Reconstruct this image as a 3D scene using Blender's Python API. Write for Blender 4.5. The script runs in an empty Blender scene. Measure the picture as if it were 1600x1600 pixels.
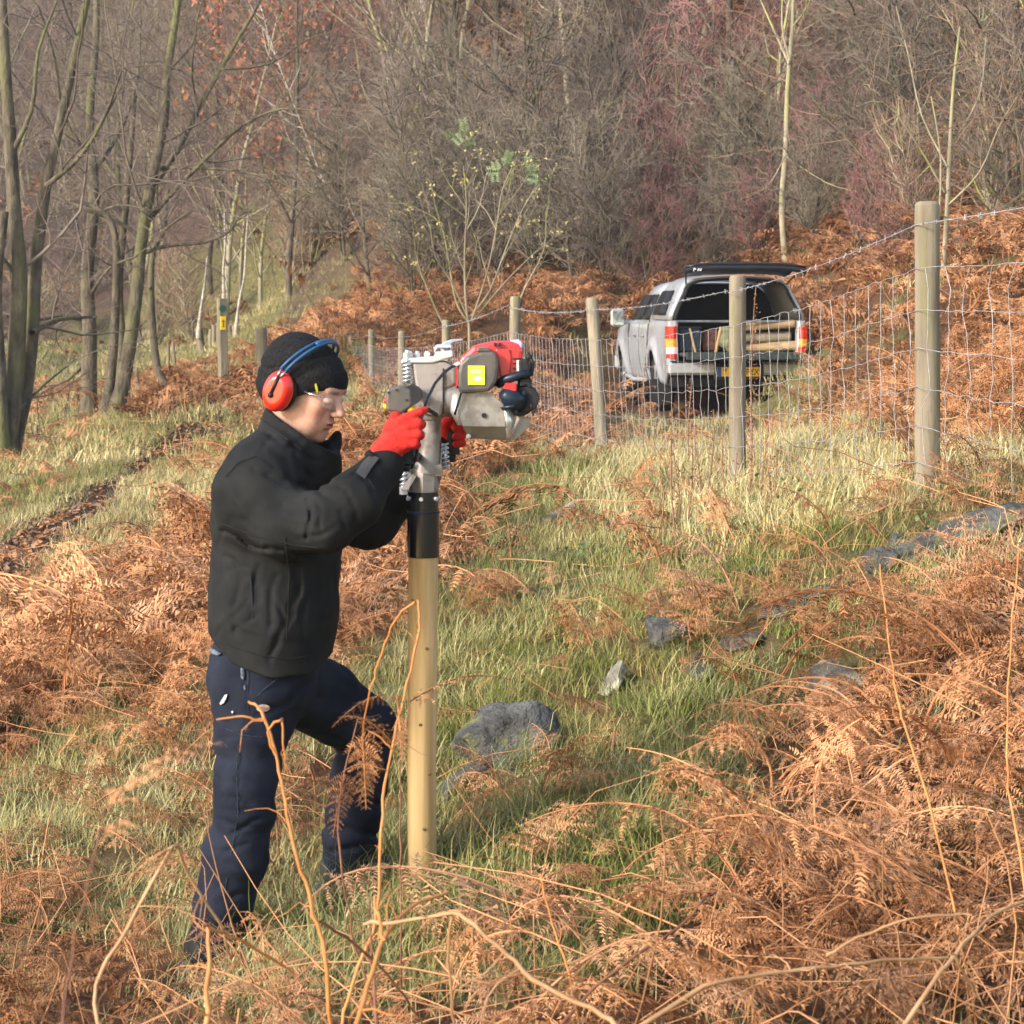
import bpy, math, random
import numpy as np
from mathutils import Vector, Matrix

# ------------------------------------------------------------------ camera, light, exposure
SC = bpy.context.scene
FPX = 2986.0                       # focal length in pixels of the 1600 px photograph
YH = 520.0                         # horizon row
PITCH = math.atan((800 - YH) / FPX)
cam_d = bpy.data.cameras.new("camera"); cam = bpy.data.objects.new("camera", cam_d)
SC.collection.objects.link(cam); SC.camera = cam
cam_d.sensor_width = 36; cam_d.lens = 36 * FPX / 1600
cam_d.clip_start = 0.05; cam_d.clip_end = 2000
cam.location = (0, 0, 0); cam.rotation_euler = (math.pi / 2 - PITCH, 0, 0)
cam_d.dof.use_dof = True; cam_d.dof.focus_distance = 7.6; cam_d.dof.aperture_fstop = 10.5

SUN_AZ, SUN_EL = math.radians(232), math.radians(27)      # azimuth clockwise from +Y
w = bpy.data.worlds.new("World"); SC.world = w; w.use_nodes = True
nt = w.node_tree; bg = nt.nodes["Background"]
sky = nt.nodes.new("ShaderNodeTexSky"); sky.sky_type = 'NISHITA'; sky.sun_disc = False
sky.sun_elevation = SUN_EL; sky.sun_rotation = SUN_AZ
sky.air_density = 1.2; sky.dust_density = 2.0; sky.ozone_density = 0.6
nt.links.new(sky.outputs[0], bg.inputs[0]); bg.inputs[1].default_value = 0.15
sd = bpy.data.lights.new("sun", 'SUN'); so = bpy.data.objects.new("sun", sd); SC.collection.objects.link(so)
sd.energy = 2.3; sd.angle = math.radians(10); sd.color = (1.0, 0.985, 0.965)
sdir = Vector((math.sin(SUN_AZ) * math.cos(SUN_EL), math.cos(SUN_AZ) * math.cos(SUN_EL), math.sin(SUN_EL)))
so.rotation_euler = sdir.to_track_quat('Z', 'Y').to_euler()
SC.view_settings.view_transform = 'Standard'; SC.view_settings.look = 'None'
SC.view_settings.exposure = 1.28; SC.view_settings.gamma = 1.0
SC.render.engine = 'CYCLES'
SC.cycles.use_denoising = True
SC.cycles.max_bounces = 5; SC.cycles.diffuse_bounces = 2; SC.cycles.glossy_bounces = 2
SC.cycles.transparent_max_bounces = 8; SC.cycles.transmission_bounces = 3

R0 = np.random.default_rng(7)
cp, sp = math.cos(PITCH), math.sin(PITCH)

def P(px, py, D):
    """World point seen at pixel px,py of the 1600 px photograph whose Y (depth) is D."""
    a = (px - 800) / FPX; b = (800 - py) / FPX
    y = cp + b * sp; z = -sp + b * cp
    return np.array([a / y * D, D, z / y * D])

def to_px(p):
    p = np.asarray(p, float)
    d = p[..., 1] * cp - p[..., 2] * sp
    u = p[..., 1] * sp + p[..., 2] * cp
    return 800 + FPX * p[..., 0] / d, 800 - FPX * u / d

# ------------------------------------------------------------------ numpy noise
def _hash(ix, iy, iz, seed):
    h = (ix.astype(np.int64) * 374761393 + iy.astype(np.int64) * 668265263 + iz.astype(np.int64) * 2147483647 + seed * 1274126177) & 0xffffffff
    h = ((h ^ (h >> 13)) * 1274126177) & 0xffffffff
    return ((h ^ (h >> 16)) & 0xffff).astype(np.float64) / 32767.5 - 1.0

def noise(x, y, z=None, seed=0):
    x = np.asarray(x, float); y = np.asarray(y, float)
    z = np.zeros_like(x) if z is None else np.asarray(z, float)
    x0, y0, z0 = np.floor(x), np.floor(y), np.floor(z)
    fx, fy, fz = x - x0, y - y0, z - z0
    fx = fx * fx * (3 - 2 * fx); fy = fy * fy * (3 - 2 * fy); fz = fz * fz * (3 - 2 * fz)
    r = 0
    for i in (0, 1):
        for j in (0, 1):
            for k in (0, 1):
                wgt = (fx if i else 1 - fx) * (fy if j else 1 - fy) * (fz if k else 1 - fz)
                r = r + wgt * _hash(x0 + i, y0 + j, z0 + k, seed)
    return r

# ------------------------------------------------------------------ objects
COL = SC.collection
def tag(o, label=None, cat=None, group=None, kind=None):
    if label: o['label'] = label
    if cat: o['category'] = cat
    if group: o['group'] = group
    if kind: o['kind'] = kind
    return o

def empty(name, loc, label, cat, group=None):
    o = bpy.data.objects.new(name, None); COL.objects.link(o)
    o.location = [float(v) for v in loc]; o.empty_display_size = 0.1
    return tag(o, label, cat, group)

def mesh_obj(name, verts, faces, mat, parent=None, smooth=False, col=None, loc=None):
    """verts in WORLD space; faces (N,3)/(N,4) array or list of tuples."""
    verts = np.asarray(verts, dtype=np.float64).reshape(-1, 3)
    org = np.zeros(3)
    if parent is not None: org = np.array(parent.matrix_world.translation) if parent.parent is None else np.zeros(3)
    if parent is not None:
        org = np.array(WORLD[parent.name])
    elif loc is not None:
        org = np.array(loc, float)
    me = bpy.data.meshes.new(name)
    v = (verts - org).astype(np.float32)
    if isinstance(faces, np.ndarray):
        k = faces.shape[1]; n = len(faces)
        me.vertices.add(len(v)); me.vertices.foreach_set('co', v.ravel())
        me.loops.add(n * k); me.loops.foreach_set('vertex_index', faces.astype(np.int32).ravel())
        me.polygons.add(n); me.polygons.foreach_set('loop_start', np.arange(0, n * k, k, dtype=np.int32))
        me.polygons.foreach_set('loop_total', np.full(n, k, dtype=np.int32))
        me.update(calc_edges=True)
    else:
        me.from_pydata([tuple(map(float, p)) for p in v], [], [tuple(int(i) for i in f) for f in faces]); me.update()
    if col is not None:
        a = me.color_attributes.new('Col', 'FLOAT_COLOR', 'POINT')
        c = np.ones((len(v), 4), np.float32); c[:, :col.shape[1]] = col
        a.data.foreach_set('color', c.ravel())
    if smooth: me.polygons.foreach_set('use_smooth', np.ones(len(me.polygons), bool))
    me.materials.append(mat)
    o = bpy.data.objects.new(name, me); COL.objects.link(o)
    if parent is not None:
        o.parent = parent; WORLD[o.name] = tuple(org)
    else:
        o.location = [float(q) for q in org]; WORLD[o.name] = tuple(org)
    return o
WORLD = {}
def thing(name, loc, label, cat, group=None):
    o = empty(name, loc, label, cat, group); WORLD[o.name] = tuple(float(v) for v in loc); return o

# ------------------------------------------------------------------ materials
def mat(name, c1, c2=None, scale=20, rough=.8, bump=0., bscale=None, metal=0., attr=False, detail=4, stretch=None, c3=None, s3=3., spec=.3, trans=0., alpha=1., coat=0., dist=.01):
    m = bpy.data.materials.new(name); m.use_nodes = True
    n = m.node_tree; b = n.nodes['Principled BSDF']; L = n.links.new
    b.inputs['Roughness'].default_value = rough; b.inputs['Metallic'].default_value = metal
    b.inputs['Specular IOR Level'].default_value = spec
    b.inputs['Coat Weight'].default_value = coat
    b.inputs['Transmission Weight'].default_value = trans; b.inputs['Alpha'].default_value = alpha
    c2 = c2 or c1
    tc = n.nodes.new('ShaderNodeTexCoord'); vec = tc.outputs['Object']
    if stretch:
        mp = n.nodes.new('ShaderNodeMapping'); mp.inputs['Scale'].default_value = stretch
        L(vec, mp.inputs[0]); vec = mp.outputs[0]
    def nz(s, d=detail):
        t = n.nodes.new('ShaderNodeTexNoise'); t.inputs['Scale'].default_value = s; t.inputs['Detail'].default_value = d
        t.inputs['Roughness'].default_value = .6; L(vec, t.inputs['Vector']); return t.outputs['Fac']
    def rampf(f, a=.35, c=.65):
        r = n.nodes.new('ShaderNodeMapRange'); r.inputs[1].default_value = a; r.inputs[2].default_value = c; L(f, r.inputs[0]); return r.outputs[0]
    def mix(f, a, c):
        x = n.nodes.new('ShaderNodeMix'); x.data_type = 'RGBA'
        L(f, x.inputs[0])
        for i, v in ((6, a), (7, c)):
            if hasattr(v, 'is_linked'): L(v, x.inputs[i])
            else: x.inputs[i].default_value = (*v, 1)
        return x.outputs[2]
    col = None
    if attr:
        at = n.nodes.new('ShaderNodeAttribute'); at.attribute_name = 'Col'
        if attr == 'rgb':
            x = n.nodes.new('ShaderNodeMix'); x.data_type = 'RGBA'; x.blend_type = 'MULTIPLY'; x.inputs[0].default_value = 1
            L(at.outputs['Color'], x.inputs[6]); L(mix(rampf(nz(scale)), c1, c2), x.inputs[7]); col = x.outputs[2]
        else:
            sep = n.nodes.new('ShaderNodeSeparateColor'); L(at.outputs['Color'], sep.inputs[0])
            base = mix(sep.outputs[0], c1, c2)
            if c3: base = mix(sep.outputs[2], base, c3)
            x = n.nodes.new('ShaderNodeMix'); x.data_type = 'RGBA'; x.blend_type = 'MULTIPLY'; x.inputs[0].default_value = 1
            L(base, x.inputs[6]); L(sep.outputs[1], x.inputs[7]); col = x.outputs[2]
    else:
        col = mix(rampf(nz(scale)), c1, c2)
        if c3: col = mix(rampf(nz(s3, 3), .5, .62), col, c3)
    L(col, b.inputs['Base Color'])
    if bump:
        bp = n.nodes.new('ShaderNodeBump'); bp.inputs['Strength'].default_value = bump; bp.inputs['Distance'].default_value = dist
        L(nz(bscale or scale * 3), bp.inputs['Height']); L(bp.outputs[0], b.inputs['Normal'])
    return m

# ------------------------------------------------------------------ tubes (polylines -> one mesh)
def tube_data(polys, sides=4, cap=True):
    """polys: list of (pts (N,3), radii (N,)) -> verts, quads, poly id per vert"""
    groups = {}
    for idx, (p, r) in enumerate(polys):
        groups.setdefault(len(p), []).append(idx)
    V, F, I = [], [], []; off = 0
    ang = np.arange(sides) * 2 * math.pi / sides
    for N, ids in groups.items():
        p = np.array([polys[i][0] for i in ids], float); r = np.array([polys[i][1] for i in ids], float)
        t = np.gradient(p, axis=1); t /= np.linalg.norm(t, axis=2, keepdims=True) + 1e-9
        t0 = (p[:, -1] - p[:, 0]); t0 /= np.linalg.norm(t0, axis=1, keepdims=True) + 1e-9
        ref = np.where(np.abs(t0[:, 2:3]) < .8, np.array([[0, 0, 1.]]), np.array([[1., 0, 0]]))[:, None, :]
        a = np.cross(t, ref); a /= np.linalg.norm(a, axis=2, keepdims=True) + 1e-9
        b = np.cross(t, a)
        ring = p[:, :, None, :] + r[:, :, None, None] * (a[:, :, None, :] * np.cos(ang)[None, None, :, None] + b[:, :, None, :] * np.sin(ang)[None, None, :, None])
        M = len(ids)
        V.append(ring.reshape(-1, 3))
        base = (np.arange(M) * N * sides)[:, None, None] + (np.arange(N - 1) * sides)[None, :, None]
        k = np.arange(sides)[None, None, :]; k2 = (k + 1) % sides
        q = np.stack([base + k, base + k2, base + sides + k2, base + sides + k], -1).reshape(-1, 4) + off
        F.append(q)
        if cap and sides == 4:
            b0 = (np.arange(M) * N * sides)[:, None]
            F.append(b0 + np.array([[3, 2, 1, 0]]) + off); F.append(b0 + (N - 1) * sides + np.array([[0, 1, 2, 3]]) + off)
        I.append(np.repeat(np.array(ids), N * sides)); off += M * N * sides
    return np.concatenate(V), np.concatenate(F), np.concatenate(I)

def tubes(name, polys, m, parent=None, sides=4, smooth=True, **kw):
    v, f, _ = tube_data(polys, sides)
    return mesh_obj(name, v, f, m, parent, smooth, **kw)

class MB:
    """collects simple solids into one mesh"""
    def __init__(s): s.v = []; s.f = []; s.n = 0
    def add(s, v, f):
        v = np.asarray(v, float); s.v.append(v); s.f += [tuple(int(i) + s.n for i in q) for q in f]; s.n += len(v); return s
    def box(s, c, d, rot=None, bev=0.):
        """box; bev: octagonal chamfer in all edges"""
        c = np.asarray(c, float); h = np.asarray(d, float) / 2
        if bev <= 0:
            v = np.array([[x, y, z] for x in (-1, 1) for y in (-1, 1) for z in (-1, 1)], float) * h
            f = [(0, 1, 3, 2), (4, 6, 7, 5), (0, 4, 5, 1), (2, 3, 7, 6), (0, 2, 6, 4), (1, 5, 7, 3)]
        else:
            bev = min(bev, *(h * .95)); v = []; idx = {}
            for sx in (-1, 1):
                for sy in (-1, 1):
                    for sz in (-1, 1):
                        for ax in range(3):
                            q = np.array([sx, sy, sz]) * (h - bev); q[ax] = (sx, sy, sz)[ax] * h[ax]
                            idx[(sx, sy, sz, ax)] = len(v); v.append(q)
            f = []
            for ax in range(3):
                o1, o2 = [a for a in range(3) if a != ax]
                for sg in (-1, 1):
                    loop = []
                    for (a, b) in ((-1, -1), (1, -1), (1, 1), (-1, 1)):
                        k = [0, 0, 0]; k[ax] = sg; k[o1] = a; k[o2] = b; loop.append(idx[(*k, ax)])
                    f.append(tuple(loop))
            for ax in range(3):
                o1, o2 = [a for a in range(3) if a != ax]
                for a in (-1, 1):
                    for b in (-1, 1):
                        k1 = [0, 0, 0]; k1[ax] = -1; k1[o1] = a; k1[o2] = b
                        k2 = list(k1); k2[ax] = 1
                        f.append((idx[(*k1, o1)], idx[(*k2, o1)], idx[(*k2, o2)], idx[(*k1, o2)]))
            for sx in (-1, 1):
                for sy in (-1, 1):
                    for sz in (-1, 1): f.append(tuple(idx[(sx, sy, sz, ax)] for ax in range(3)))
            v = np.array(v)
        if rot is not None: v = v @ np.asarray(rot).T
        return s.add(v + c, f)
    def tube(s, pts, rad, sides=12, cap=True):
        pts = np.asarray(pts, float); rad = np.broadcast_to(np.asarray(rad, float), (len(pts),))
        v, f, _ = tube_data([(pts, rad)], sides, False)
        f = [tuple(q) for q in f]
        if cap: f += [tuple(range(sides))[::-1], tuple(range((len(pts) - 1) * sides, len(pts) * sides))]
        return s.add(v, f)
    def prism(s, poly, axis_vec, close=True):
        """poly (N,3) extruded by axis_vec"""
        poly = np.asarray(poly, float); n = len(poly); v = np.concatenate([poly, poly + np.asarray(axis_vec, float)])
        f = [(i, (i + 1) % n, n + (i + 1) % n, n + i) for i in range(n)] + [tuple(range(n))[::-1], tuple(range(n, 2 * n))]
        return s.add(v, f)
    def ball(s, c, r, rot=None, n=10):
        v = []; f = []
        for i in range(n + 1):
            th = math.pi * i / n
            for j in range(2 * n):
                ph = math.pi * j / n; v.append([math.sin(th) * math.cos(ph), math.sin(th) * math.sin(ph), math.cos(th)])
        for i in range(n):
            for j in range(2 * n):
                j2 = (j + 1) % (2 * n); f.append((i * 2 * n + j, (i + 1) * 2 * n + j, (i + 1) * 2 * n + j2, i * 2 * n + j2))
        v = np.array(v) * np.asarray(r, float)
        if rot is not None: v = v @ np.asarray(rot).T
        return s.add(v + np.asarray(c, float), f)
    def build(s, name, m, parent=None, smooth=False, bevel=0, xf=None, **kw):
        v = np.concatenate(s.v)
        if xf is not None: v = xf(v)
        o = mesh_obj(name, v, s.f, m, parent, smooth, **kw)
        if bevel:
            md = o.modifiers.new('bevel', 'BEVEL'); md.width = bevel; md.segments = 2; md.limit_method = 'ANGLE'
        return o

def autosmooth(o, deg=35):
    me = o.data
    me.polygons.foreach_set('use_smooth', np.ones(len(me.polygons), bool))
    try: me.set_sharp_from_angle(angle=math.radians(deg))
    except Exception: pass
    return o

def rotz(a): c, s = math.cos(a), math.sin(a); return np.array([[c, -s, 0], [s, c, 0], [0, 0, 1.]])
def roty(a): c, s = math.cos(a), math.sin(a); return np.array([[c, 0, s], [0, 1, 0], [-s, 0, c]])
def rotx(a): c, s = math.cos(a), math.sin(a); return np.array([[1, 0, 0], [0, c, -s], [0, s, c]])

# ------------------------------------------------------------------ terrain
CT = [(800,1600,4.3),(0,1600,4.6),(1600,1600,4.2),(-300,1700,4.3),(1900,1600,4.2),(330,1500,5.0),(550,1372,5.35),(660,1362,5.2),(200,1450,5.4),(60,1300,6.3),
      (720,1240,6.1),(1100,1100,6.5),(1600,1000,6.3),(1450,755,8.3),(1155,765,11),(945,735,14.3),(806,705,18),(697,655,21.5),(628,628,25),(580,610,28.5),
      (1150,725,18),(1050,720,18),(1250,725,18),(1150,700,21.3),(1250,690,21.3),(1150,662,24.3),(960,622,29.5),(1000,650,24),(1250,655,25),(1600,730,8.8),(2000,600,9),(1400,650,13),(1600,560,13.5),(1300,575,21),(1350,460,22.5),(1600,430,20),(1800,330,22),(1250,480,27),
      (1228,410,31),(1150,435,32.5),(1000,455,33.5),(930,560,30),(900,490,31),(800,500,30),(650,520,31),(550,530,36),(450,530,42),
      (900,1000,7.4),(800,880,9.2),(700,780,11.8),(860,720,14),(1000,900,8.3),(1250,850,8.3),(300,1090,7.6),(0,1120,8),(450,850,11.5),(450,720,15),
      (0,900,12.5),(150,790,15.5),(270,700,20),(345,624,24.5),(410,610,30),(8,738,24),(140,665,29),(180,652,28),(262,610,31),(-250,800,18),(-200,1000,12),(-200,1300,7),
      (340,556,48),(150,556,62),(0,580,46),(400,522,56),(230,562,50),(60,640,33)]
CP = np.array([P(*c) for c in CT])
far = []
for xx in (-60, -40, -25, -12, 0, 10, 20, 32, 45, 65):
    for yy in (50, 65, 85, 120, 170, 240):
        d0 = np.interp(xx, [-60, -20, -8, 0, 8, 20, 60], [74, 70, 55, 36, 31, 24, 18])
        z0 = np.interp(xx, [-60, -20, -8, 0, 8, 20, 60], [-.5, -.4, -.2, .4, .9, 1.5, 3])
        if yy < d0 - 4:
            far.append((xx, yy, z0 - .1)); continue
        far.append((xx, yy, z0 + max(0, yy - d0) * .50))
far += [(-8, 2, -2.2), (8, 2, -.9), (0, 0, -1.55), (-3, 1, -1.8), (3, 1, -1.4), (-20, 20, -4.0), (-12, 10, -3.2), (12, 12, 1.3), (10, 6, .3), (-40, 20, -6), (30, 20, 6), (-30, 40, -2.5), (-20, 55, -.8), (-10, -10, -3), (10, -10, -1)]
CP = np.concatenate([CP, np.array(far, float)])
def _ker(a, b):
    wa = a / np.array([1., 1.15]); wb = b / np.array([1., 1.15])
    d = np.sqrt(((wa[:, None] - wb[None]) ** 2).sum(-1) + .8)
    return d
_A = _ker(CP[:, :2], CP[:, :2]); _n = len(CP)
_T = np.concatenate([np.ones((_n, 1)), CP[:, :2]], 1)
_M = np.block([[_A - .05 * np.eye(_n), _T], [_T.T, np.zeros((3, 3))]])
_W = np.linalg.solve(_M, np.concatenate([CP[:, 2], np.zeros(3)]))
def zt(x, y, rough=True):
    x = np.atleast_1d(np.asarray(x, float)); y = np.atleast_1d(np.asarray(y, float)); sh = x.shape
    q = np.stack([x.ravel(), y.ravel()], 1); out = np.empty(len(q))
    for i in range(0, len(q), 20000):
        s = q[i:i + 20000]
        out[i:i + 20000] = _ker(s, CP[:, :2]) @ _W[:_n] + _W[_n] + s @ _W[_n + 1:]
    z = out.reshape(sh)
    if rough:
        z = z + .035 * noise(x * 1.3, y * 1.3, seed=3) + .02 * noise(x * 3.7, y * 3.7, seed=4)
        far_ = np.clip((y - 30) / 40, 0, 1)
        z = z + far_ * (.5 * noise(x * .15, y * .15, seed=5) + .2 * noise(x * .5, y * .5, seed=6))
    return z
def G(px, py, dmin=3.0, dmax=160):
    """ground point under a pixel (first hit)"""
    D = np.exp(np.linspace(math.log(dmin), math.log(dmax), 500)); pts = np.array([P(px, py, d) for d in D])
    g = zt(pts[:, 0], pts[:, 1]); hit = np.nonzero(pts[:, 2] < g)[0]
    i = hit[0] if len(hit) else len(D) - 1
    return np.array([pts[i, 0], pts[i, 1], g[i]])
def zt1(x, y): return float(zt([x], [y])[0])
# ------------------------------------------------------------------ ground sheet
FENCE = [(2150,150,690,6.0,.055),(1450,315,745,8.3,.056),(1152,430,760,11,.050),(925,465,735,14.3,.050),(805,463,690,18,.052),(697,500,655,21.5,.05),(628,517,625,25,.05),(580,515,610,28.5,.05),(550,520,600,32,.05),(525,521,590,36,.05),(508,524,580,40,.05)]
FXY = np.array([P(f[0] + (3 if i == 2 else 0) + (18 if i == 3 else 0), f[2], f[3])[:2] for i, f in enumerate(FENCE)])
def fence_side(x, y):
    """signed distance in x from the fence line, + = right / beyond"""
    fy = FXY[:, 1]; fx = FXY[:, 0]
    return x - np.interp(y, fy, fx)

def poly_w(pix, dmin=3.0):
    return np.array([G(a, b, dmin)[:2] for a, b in pix])
def in_poly(x, y, poly):
    c = np.zeros(x.shape, bool); n = len(poly); j = n - 1
    for i in range(n):
        xi, yi = poly[i]; xj, yj = poly[j]
        k = ((yi > y) != (yj > y)) & (x < (xj - xi) * (y - yi) / (yj - yi + 1e-12) + xi); c ^= k; j = i
    return c
BR_POLY = [poly_w(p) for p in (
    [(-200,1090),(0,1010),(120,940),(240,860),(330,800),(420,770),(520,820),(520,1000),(430,1160),(330,1200),(230,1170),(110,1140),(0,1210),(-200,1260)],
    [(440,830),(480,740),(540,700),(640,690),(760,690),(800,730),(730,790),(760,850),(650,930),(600,1000),(500,1000)],
    [(-300,1380),(0,1380),(150,1440),(280,1480),(330,1540),(420,1570),(560,1540),(660,1500),(800,1560),(950,1560),(1100,1540),(1300,1560),(1900,1560),(1900,1750),(-300,1750)],
    [(1080,1290),(1200,1190),(1310,1130),(1340,1050),(1440,990),(1600,970),(1900,990),(1900,1680),(1400,1680),(1340,1560),(1180,1600),(1080,1500),(1110,1400)],
    [(400,1240),(520,1200),(520,1330),(500,1420),(390,1440)],
    [(230,640),(330,605),(420,600),(430,690),(300,700),(240,690)],
)]
BR_SPOT = [(1090,965,.30),(1190,985,.33),(1290,965,.3),(1060,1010,.2),(850,1250,.22),(800,1290,.2),(1010,830,.32),(1100,830,.25),(900,1090,.2),(930,1010,.2),(1190,1070,.25),(860,940,.2),(1000,1150,.18),
           (920,1420,.2),(960,1460,.22),(740,1000,.2),(60,1260,.3),(180,1240,.2),(260,1330,.25),(170,960,.35),(120,700,.5),(60,780,.6),(330,740,.4),(1180,860,.25),(760,900,.2),(1240,900,.2),(700,880,.3),(1050,900,.15),(1350,870,.2),(200,1360,.25),(1540,800,.3)]
BR_SPOT = [(*G(a, b)[:2], r) for a, b, r in BR_SPOT]
PATH = np.array([P(-150,960,10.5)[:2], P(-30,890,12.3)[:2], P(60,845,13.8)[:2], P(150,790,15.5)[:2], P(230,722,18.5)[:2], P(280,690,20.5)[:2], P(320,650,23)[:2]])
def seg_dist(x, y, pl):
    d = np.full(x.shape, 1e9)
    for a, b in zip(pl[:-1], pl[1:]):
        ab = b - a; t = np.clip(((x - a[0]) * ab[0] + (y - a[1]) * ab[1]) / (ab @ ab), 0, 1)
        d = np.minimum(d, np.hypot(x - a[0] - t * ab[0], y - a[1] - t * ab[1]))
    return d
GC = G(900, 1400)[:2]; GC2 = G(1180, 1500)[:2]
def cover(x, y):
    """-> bracken weight, mud weight, straw fraction"""
    x = np.asarray(x, float); y = np.asarray(y, float)
    nx = x + .18 * noise(x * 2.3, y * 2.3, seed=11); ny = y + .3 * noise(x * 2, y * 2, seed=12)
    b = np.zeros(x.shape)
    for p in BR_POLY: b = np.maximum(b, in_poly(nx, ny, p) * 1.)
    for cx, cy, r in BR_SPOT:
        b = np.maximum(b, np.clip(1.2 - np.hypot(nx - cx, (ny - cy) * .8) / r, 0, 1) * .7)
    fs = fence_side(nx, ny)
    beyond = (fs > .9) & (y > 9) | (fs > .25) & (y > 17)
    b = np.where(beyond, 1., b)
    wood = np.clip((y - 30) / 8, 0, 1); b = np.maximum(b, wood * np.clip(.55 + .6 * noise(x * .2, y * .2, seed=13), 0, 1))
    glade = (x < -5.5) & (y > 40) & (y < 64) & (x > -26); b = np.where(glade, b * .1, b)
    b = b * np.clip(1.05 + .8 * noise(x * 1.7, y * 1.7, seed=14), 0, 1)
    q = x / np.maximum(y, 1); lane = (q > .05) & (q < np.where(y < 19, .185, .164)) & (y > 10) & (y < 24.6) & (fs > -.3)
    b = np.where(lane, b * .06, b)
    b = np.maximum(b, np.clip(noise(x * 1.1, y * 1.1, seed=15) * 2.0 - 1.0, 0, .3) * ~lane)
    b = np.maximum(b, np.clip(noise(x * .9, y * .7, seed=19) * 2.0 - .35, 0, .42) * (x < -.9) * (y > 9.5) * (y < 34))
    pd = seg_dist(x, y, PATH) + .16 * noise(x * 3, y * 3, seed=16)
    mud = np.clip((.34 + .34 * noise(x * 1.4, y * .9, seed=18) - pd) / .15, 0, 1)
    b = b * (1 - np.clip((.95 - pd) / .4, 0, 1) * (y > 9))
    st = .50 + .5 * noise(x * .9, y * .9, seed=17) + .45 * (np.abs(fs - .3) < .8) * (y < 26) * (y > 8) + .22 * lane + .10 * (y > 9) - .42 * np.exp(-((x - GC[0]) ** 2 + (y - GC[1]) ** 2) / .55) - .3 * np.exp(-((x - GC2[0]) ** 2 + (y - GC2[1]) ** 2) / .2)
    return b, mud, np.clip(st, 0, 1)

def build_ground():
    ys = [1.0]
    while ys[-1] < 260: ys.append(ys[-1] + max(.07, ys[-1] * .014))
    ys = np.array([-6, -3, -1, 0] + ys); nxv = 260
    u = np.linspace(-1, 1, nxv); u = np.sign(u) * np.abs(u) ** 1.4
    X = u[None, :] * np.clip(ys[:, None] * .6 + 5, 5, 110); Y = np.repeat(ys[:, None], nxv, 1)
    Z = zt(X, Y)
    b, m, s = cover(X, Y)
    V = np.stack([X, Y, Z], -1).reshape(-1, 3); ny = len(ys)
    i = np.arange(ny - 1)[:, None] * nxv + np.arange(nxv - 1)[None]
    F = np.stack([i, i + 1, i + nxv + 1, i + nxv], -1).reshape(-1, 4)
    wf = np.clip((Y - 38) / 12, 0, 1) * np.where((X < -5.5) & (Y < 64), 0, 1)
    col = np.stack([b, m, wf], -1).reshape(-1, 3)
    gm = bpy.data.materials.new('ground'); gm.use_nodes = True; n = gm.node_tree; L = n.links.new; bs = n.nodes['Principled BSDF']
    bs.inputs['Roughness'].default_value = .95; bs.inputs['Specular IOR Level'].default_value = .1
    at = n.nodes.new('ShaderNodeAttribute'); at.attribute_name = 'Col'; sep = n.nodes.new('ShaderNodeSeparateColor'); L(at.outputs[0], sep.inputs[0])
    tc = n.nodes.new('ShaderNodeTexCoord')
    def nz(s, d=5):
        t = n.nodes.new('ShaderNodeTexNoise'); t.inputs['Scale'].default_value = s; t.inputs['Detail'].default_value = d; t.inputs['Roughness'].default_value = .7
        L(tc.outputs['Object'], t.inputs['Vector']); r = n.nodes.new('ShaderNodeMapRange'); r.inputs[1].default_value = .35; r.inputs[2].default_value = .65; L(t.outputs['Fac'], r.inputs[0]); return r.outputs[0]
    def mix(f, a, c):
        x = n.nodes.new('ShaderNodeMix'); x.data_type = 'RGBA'; L(f, x.inputs[0])
        for k, v in ((6, a), (7, c)):
            if hasattr(v, 'is_linked'): L(v, x.inputs[k])
            else: x.inputs[k].default_value = (*v, 1)
        return x.outputs[2]
    n1, n2 = nz(9), nz(31)
    grass = mix(n1, (.11, .12, .035), (.30, .25, .12)); brk = mix(n2, (.10, .045, .025), (.24, .125, .07)); mud_ = mix(n2, (.03, .02, .015), (.10, .06, .042))
    c = mix(sep.outputs[0], grass, brk); c = mix(sep.outputs[2], c, mix(n2, (.09, .055, .04), (.20, .13, .10))); c = mix(sep.outputs[1], c, mud_); L(c, bs.inputs['Base Color'])
    bp = n.nodes.new('ShaderNodeBump'); bp.inputs['Strength'].default_value = .8; bp.inputs['Distance'].default_value = .04; L(nz(55, 8), bp.inputs['Height']); L(bp.outputs[0], bs.inputs['Normal'])
    o = mesh_obj('ground', V, F, gm, smooth=True, col=col); tag(o, kind='structure')
build_ground()

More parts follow.
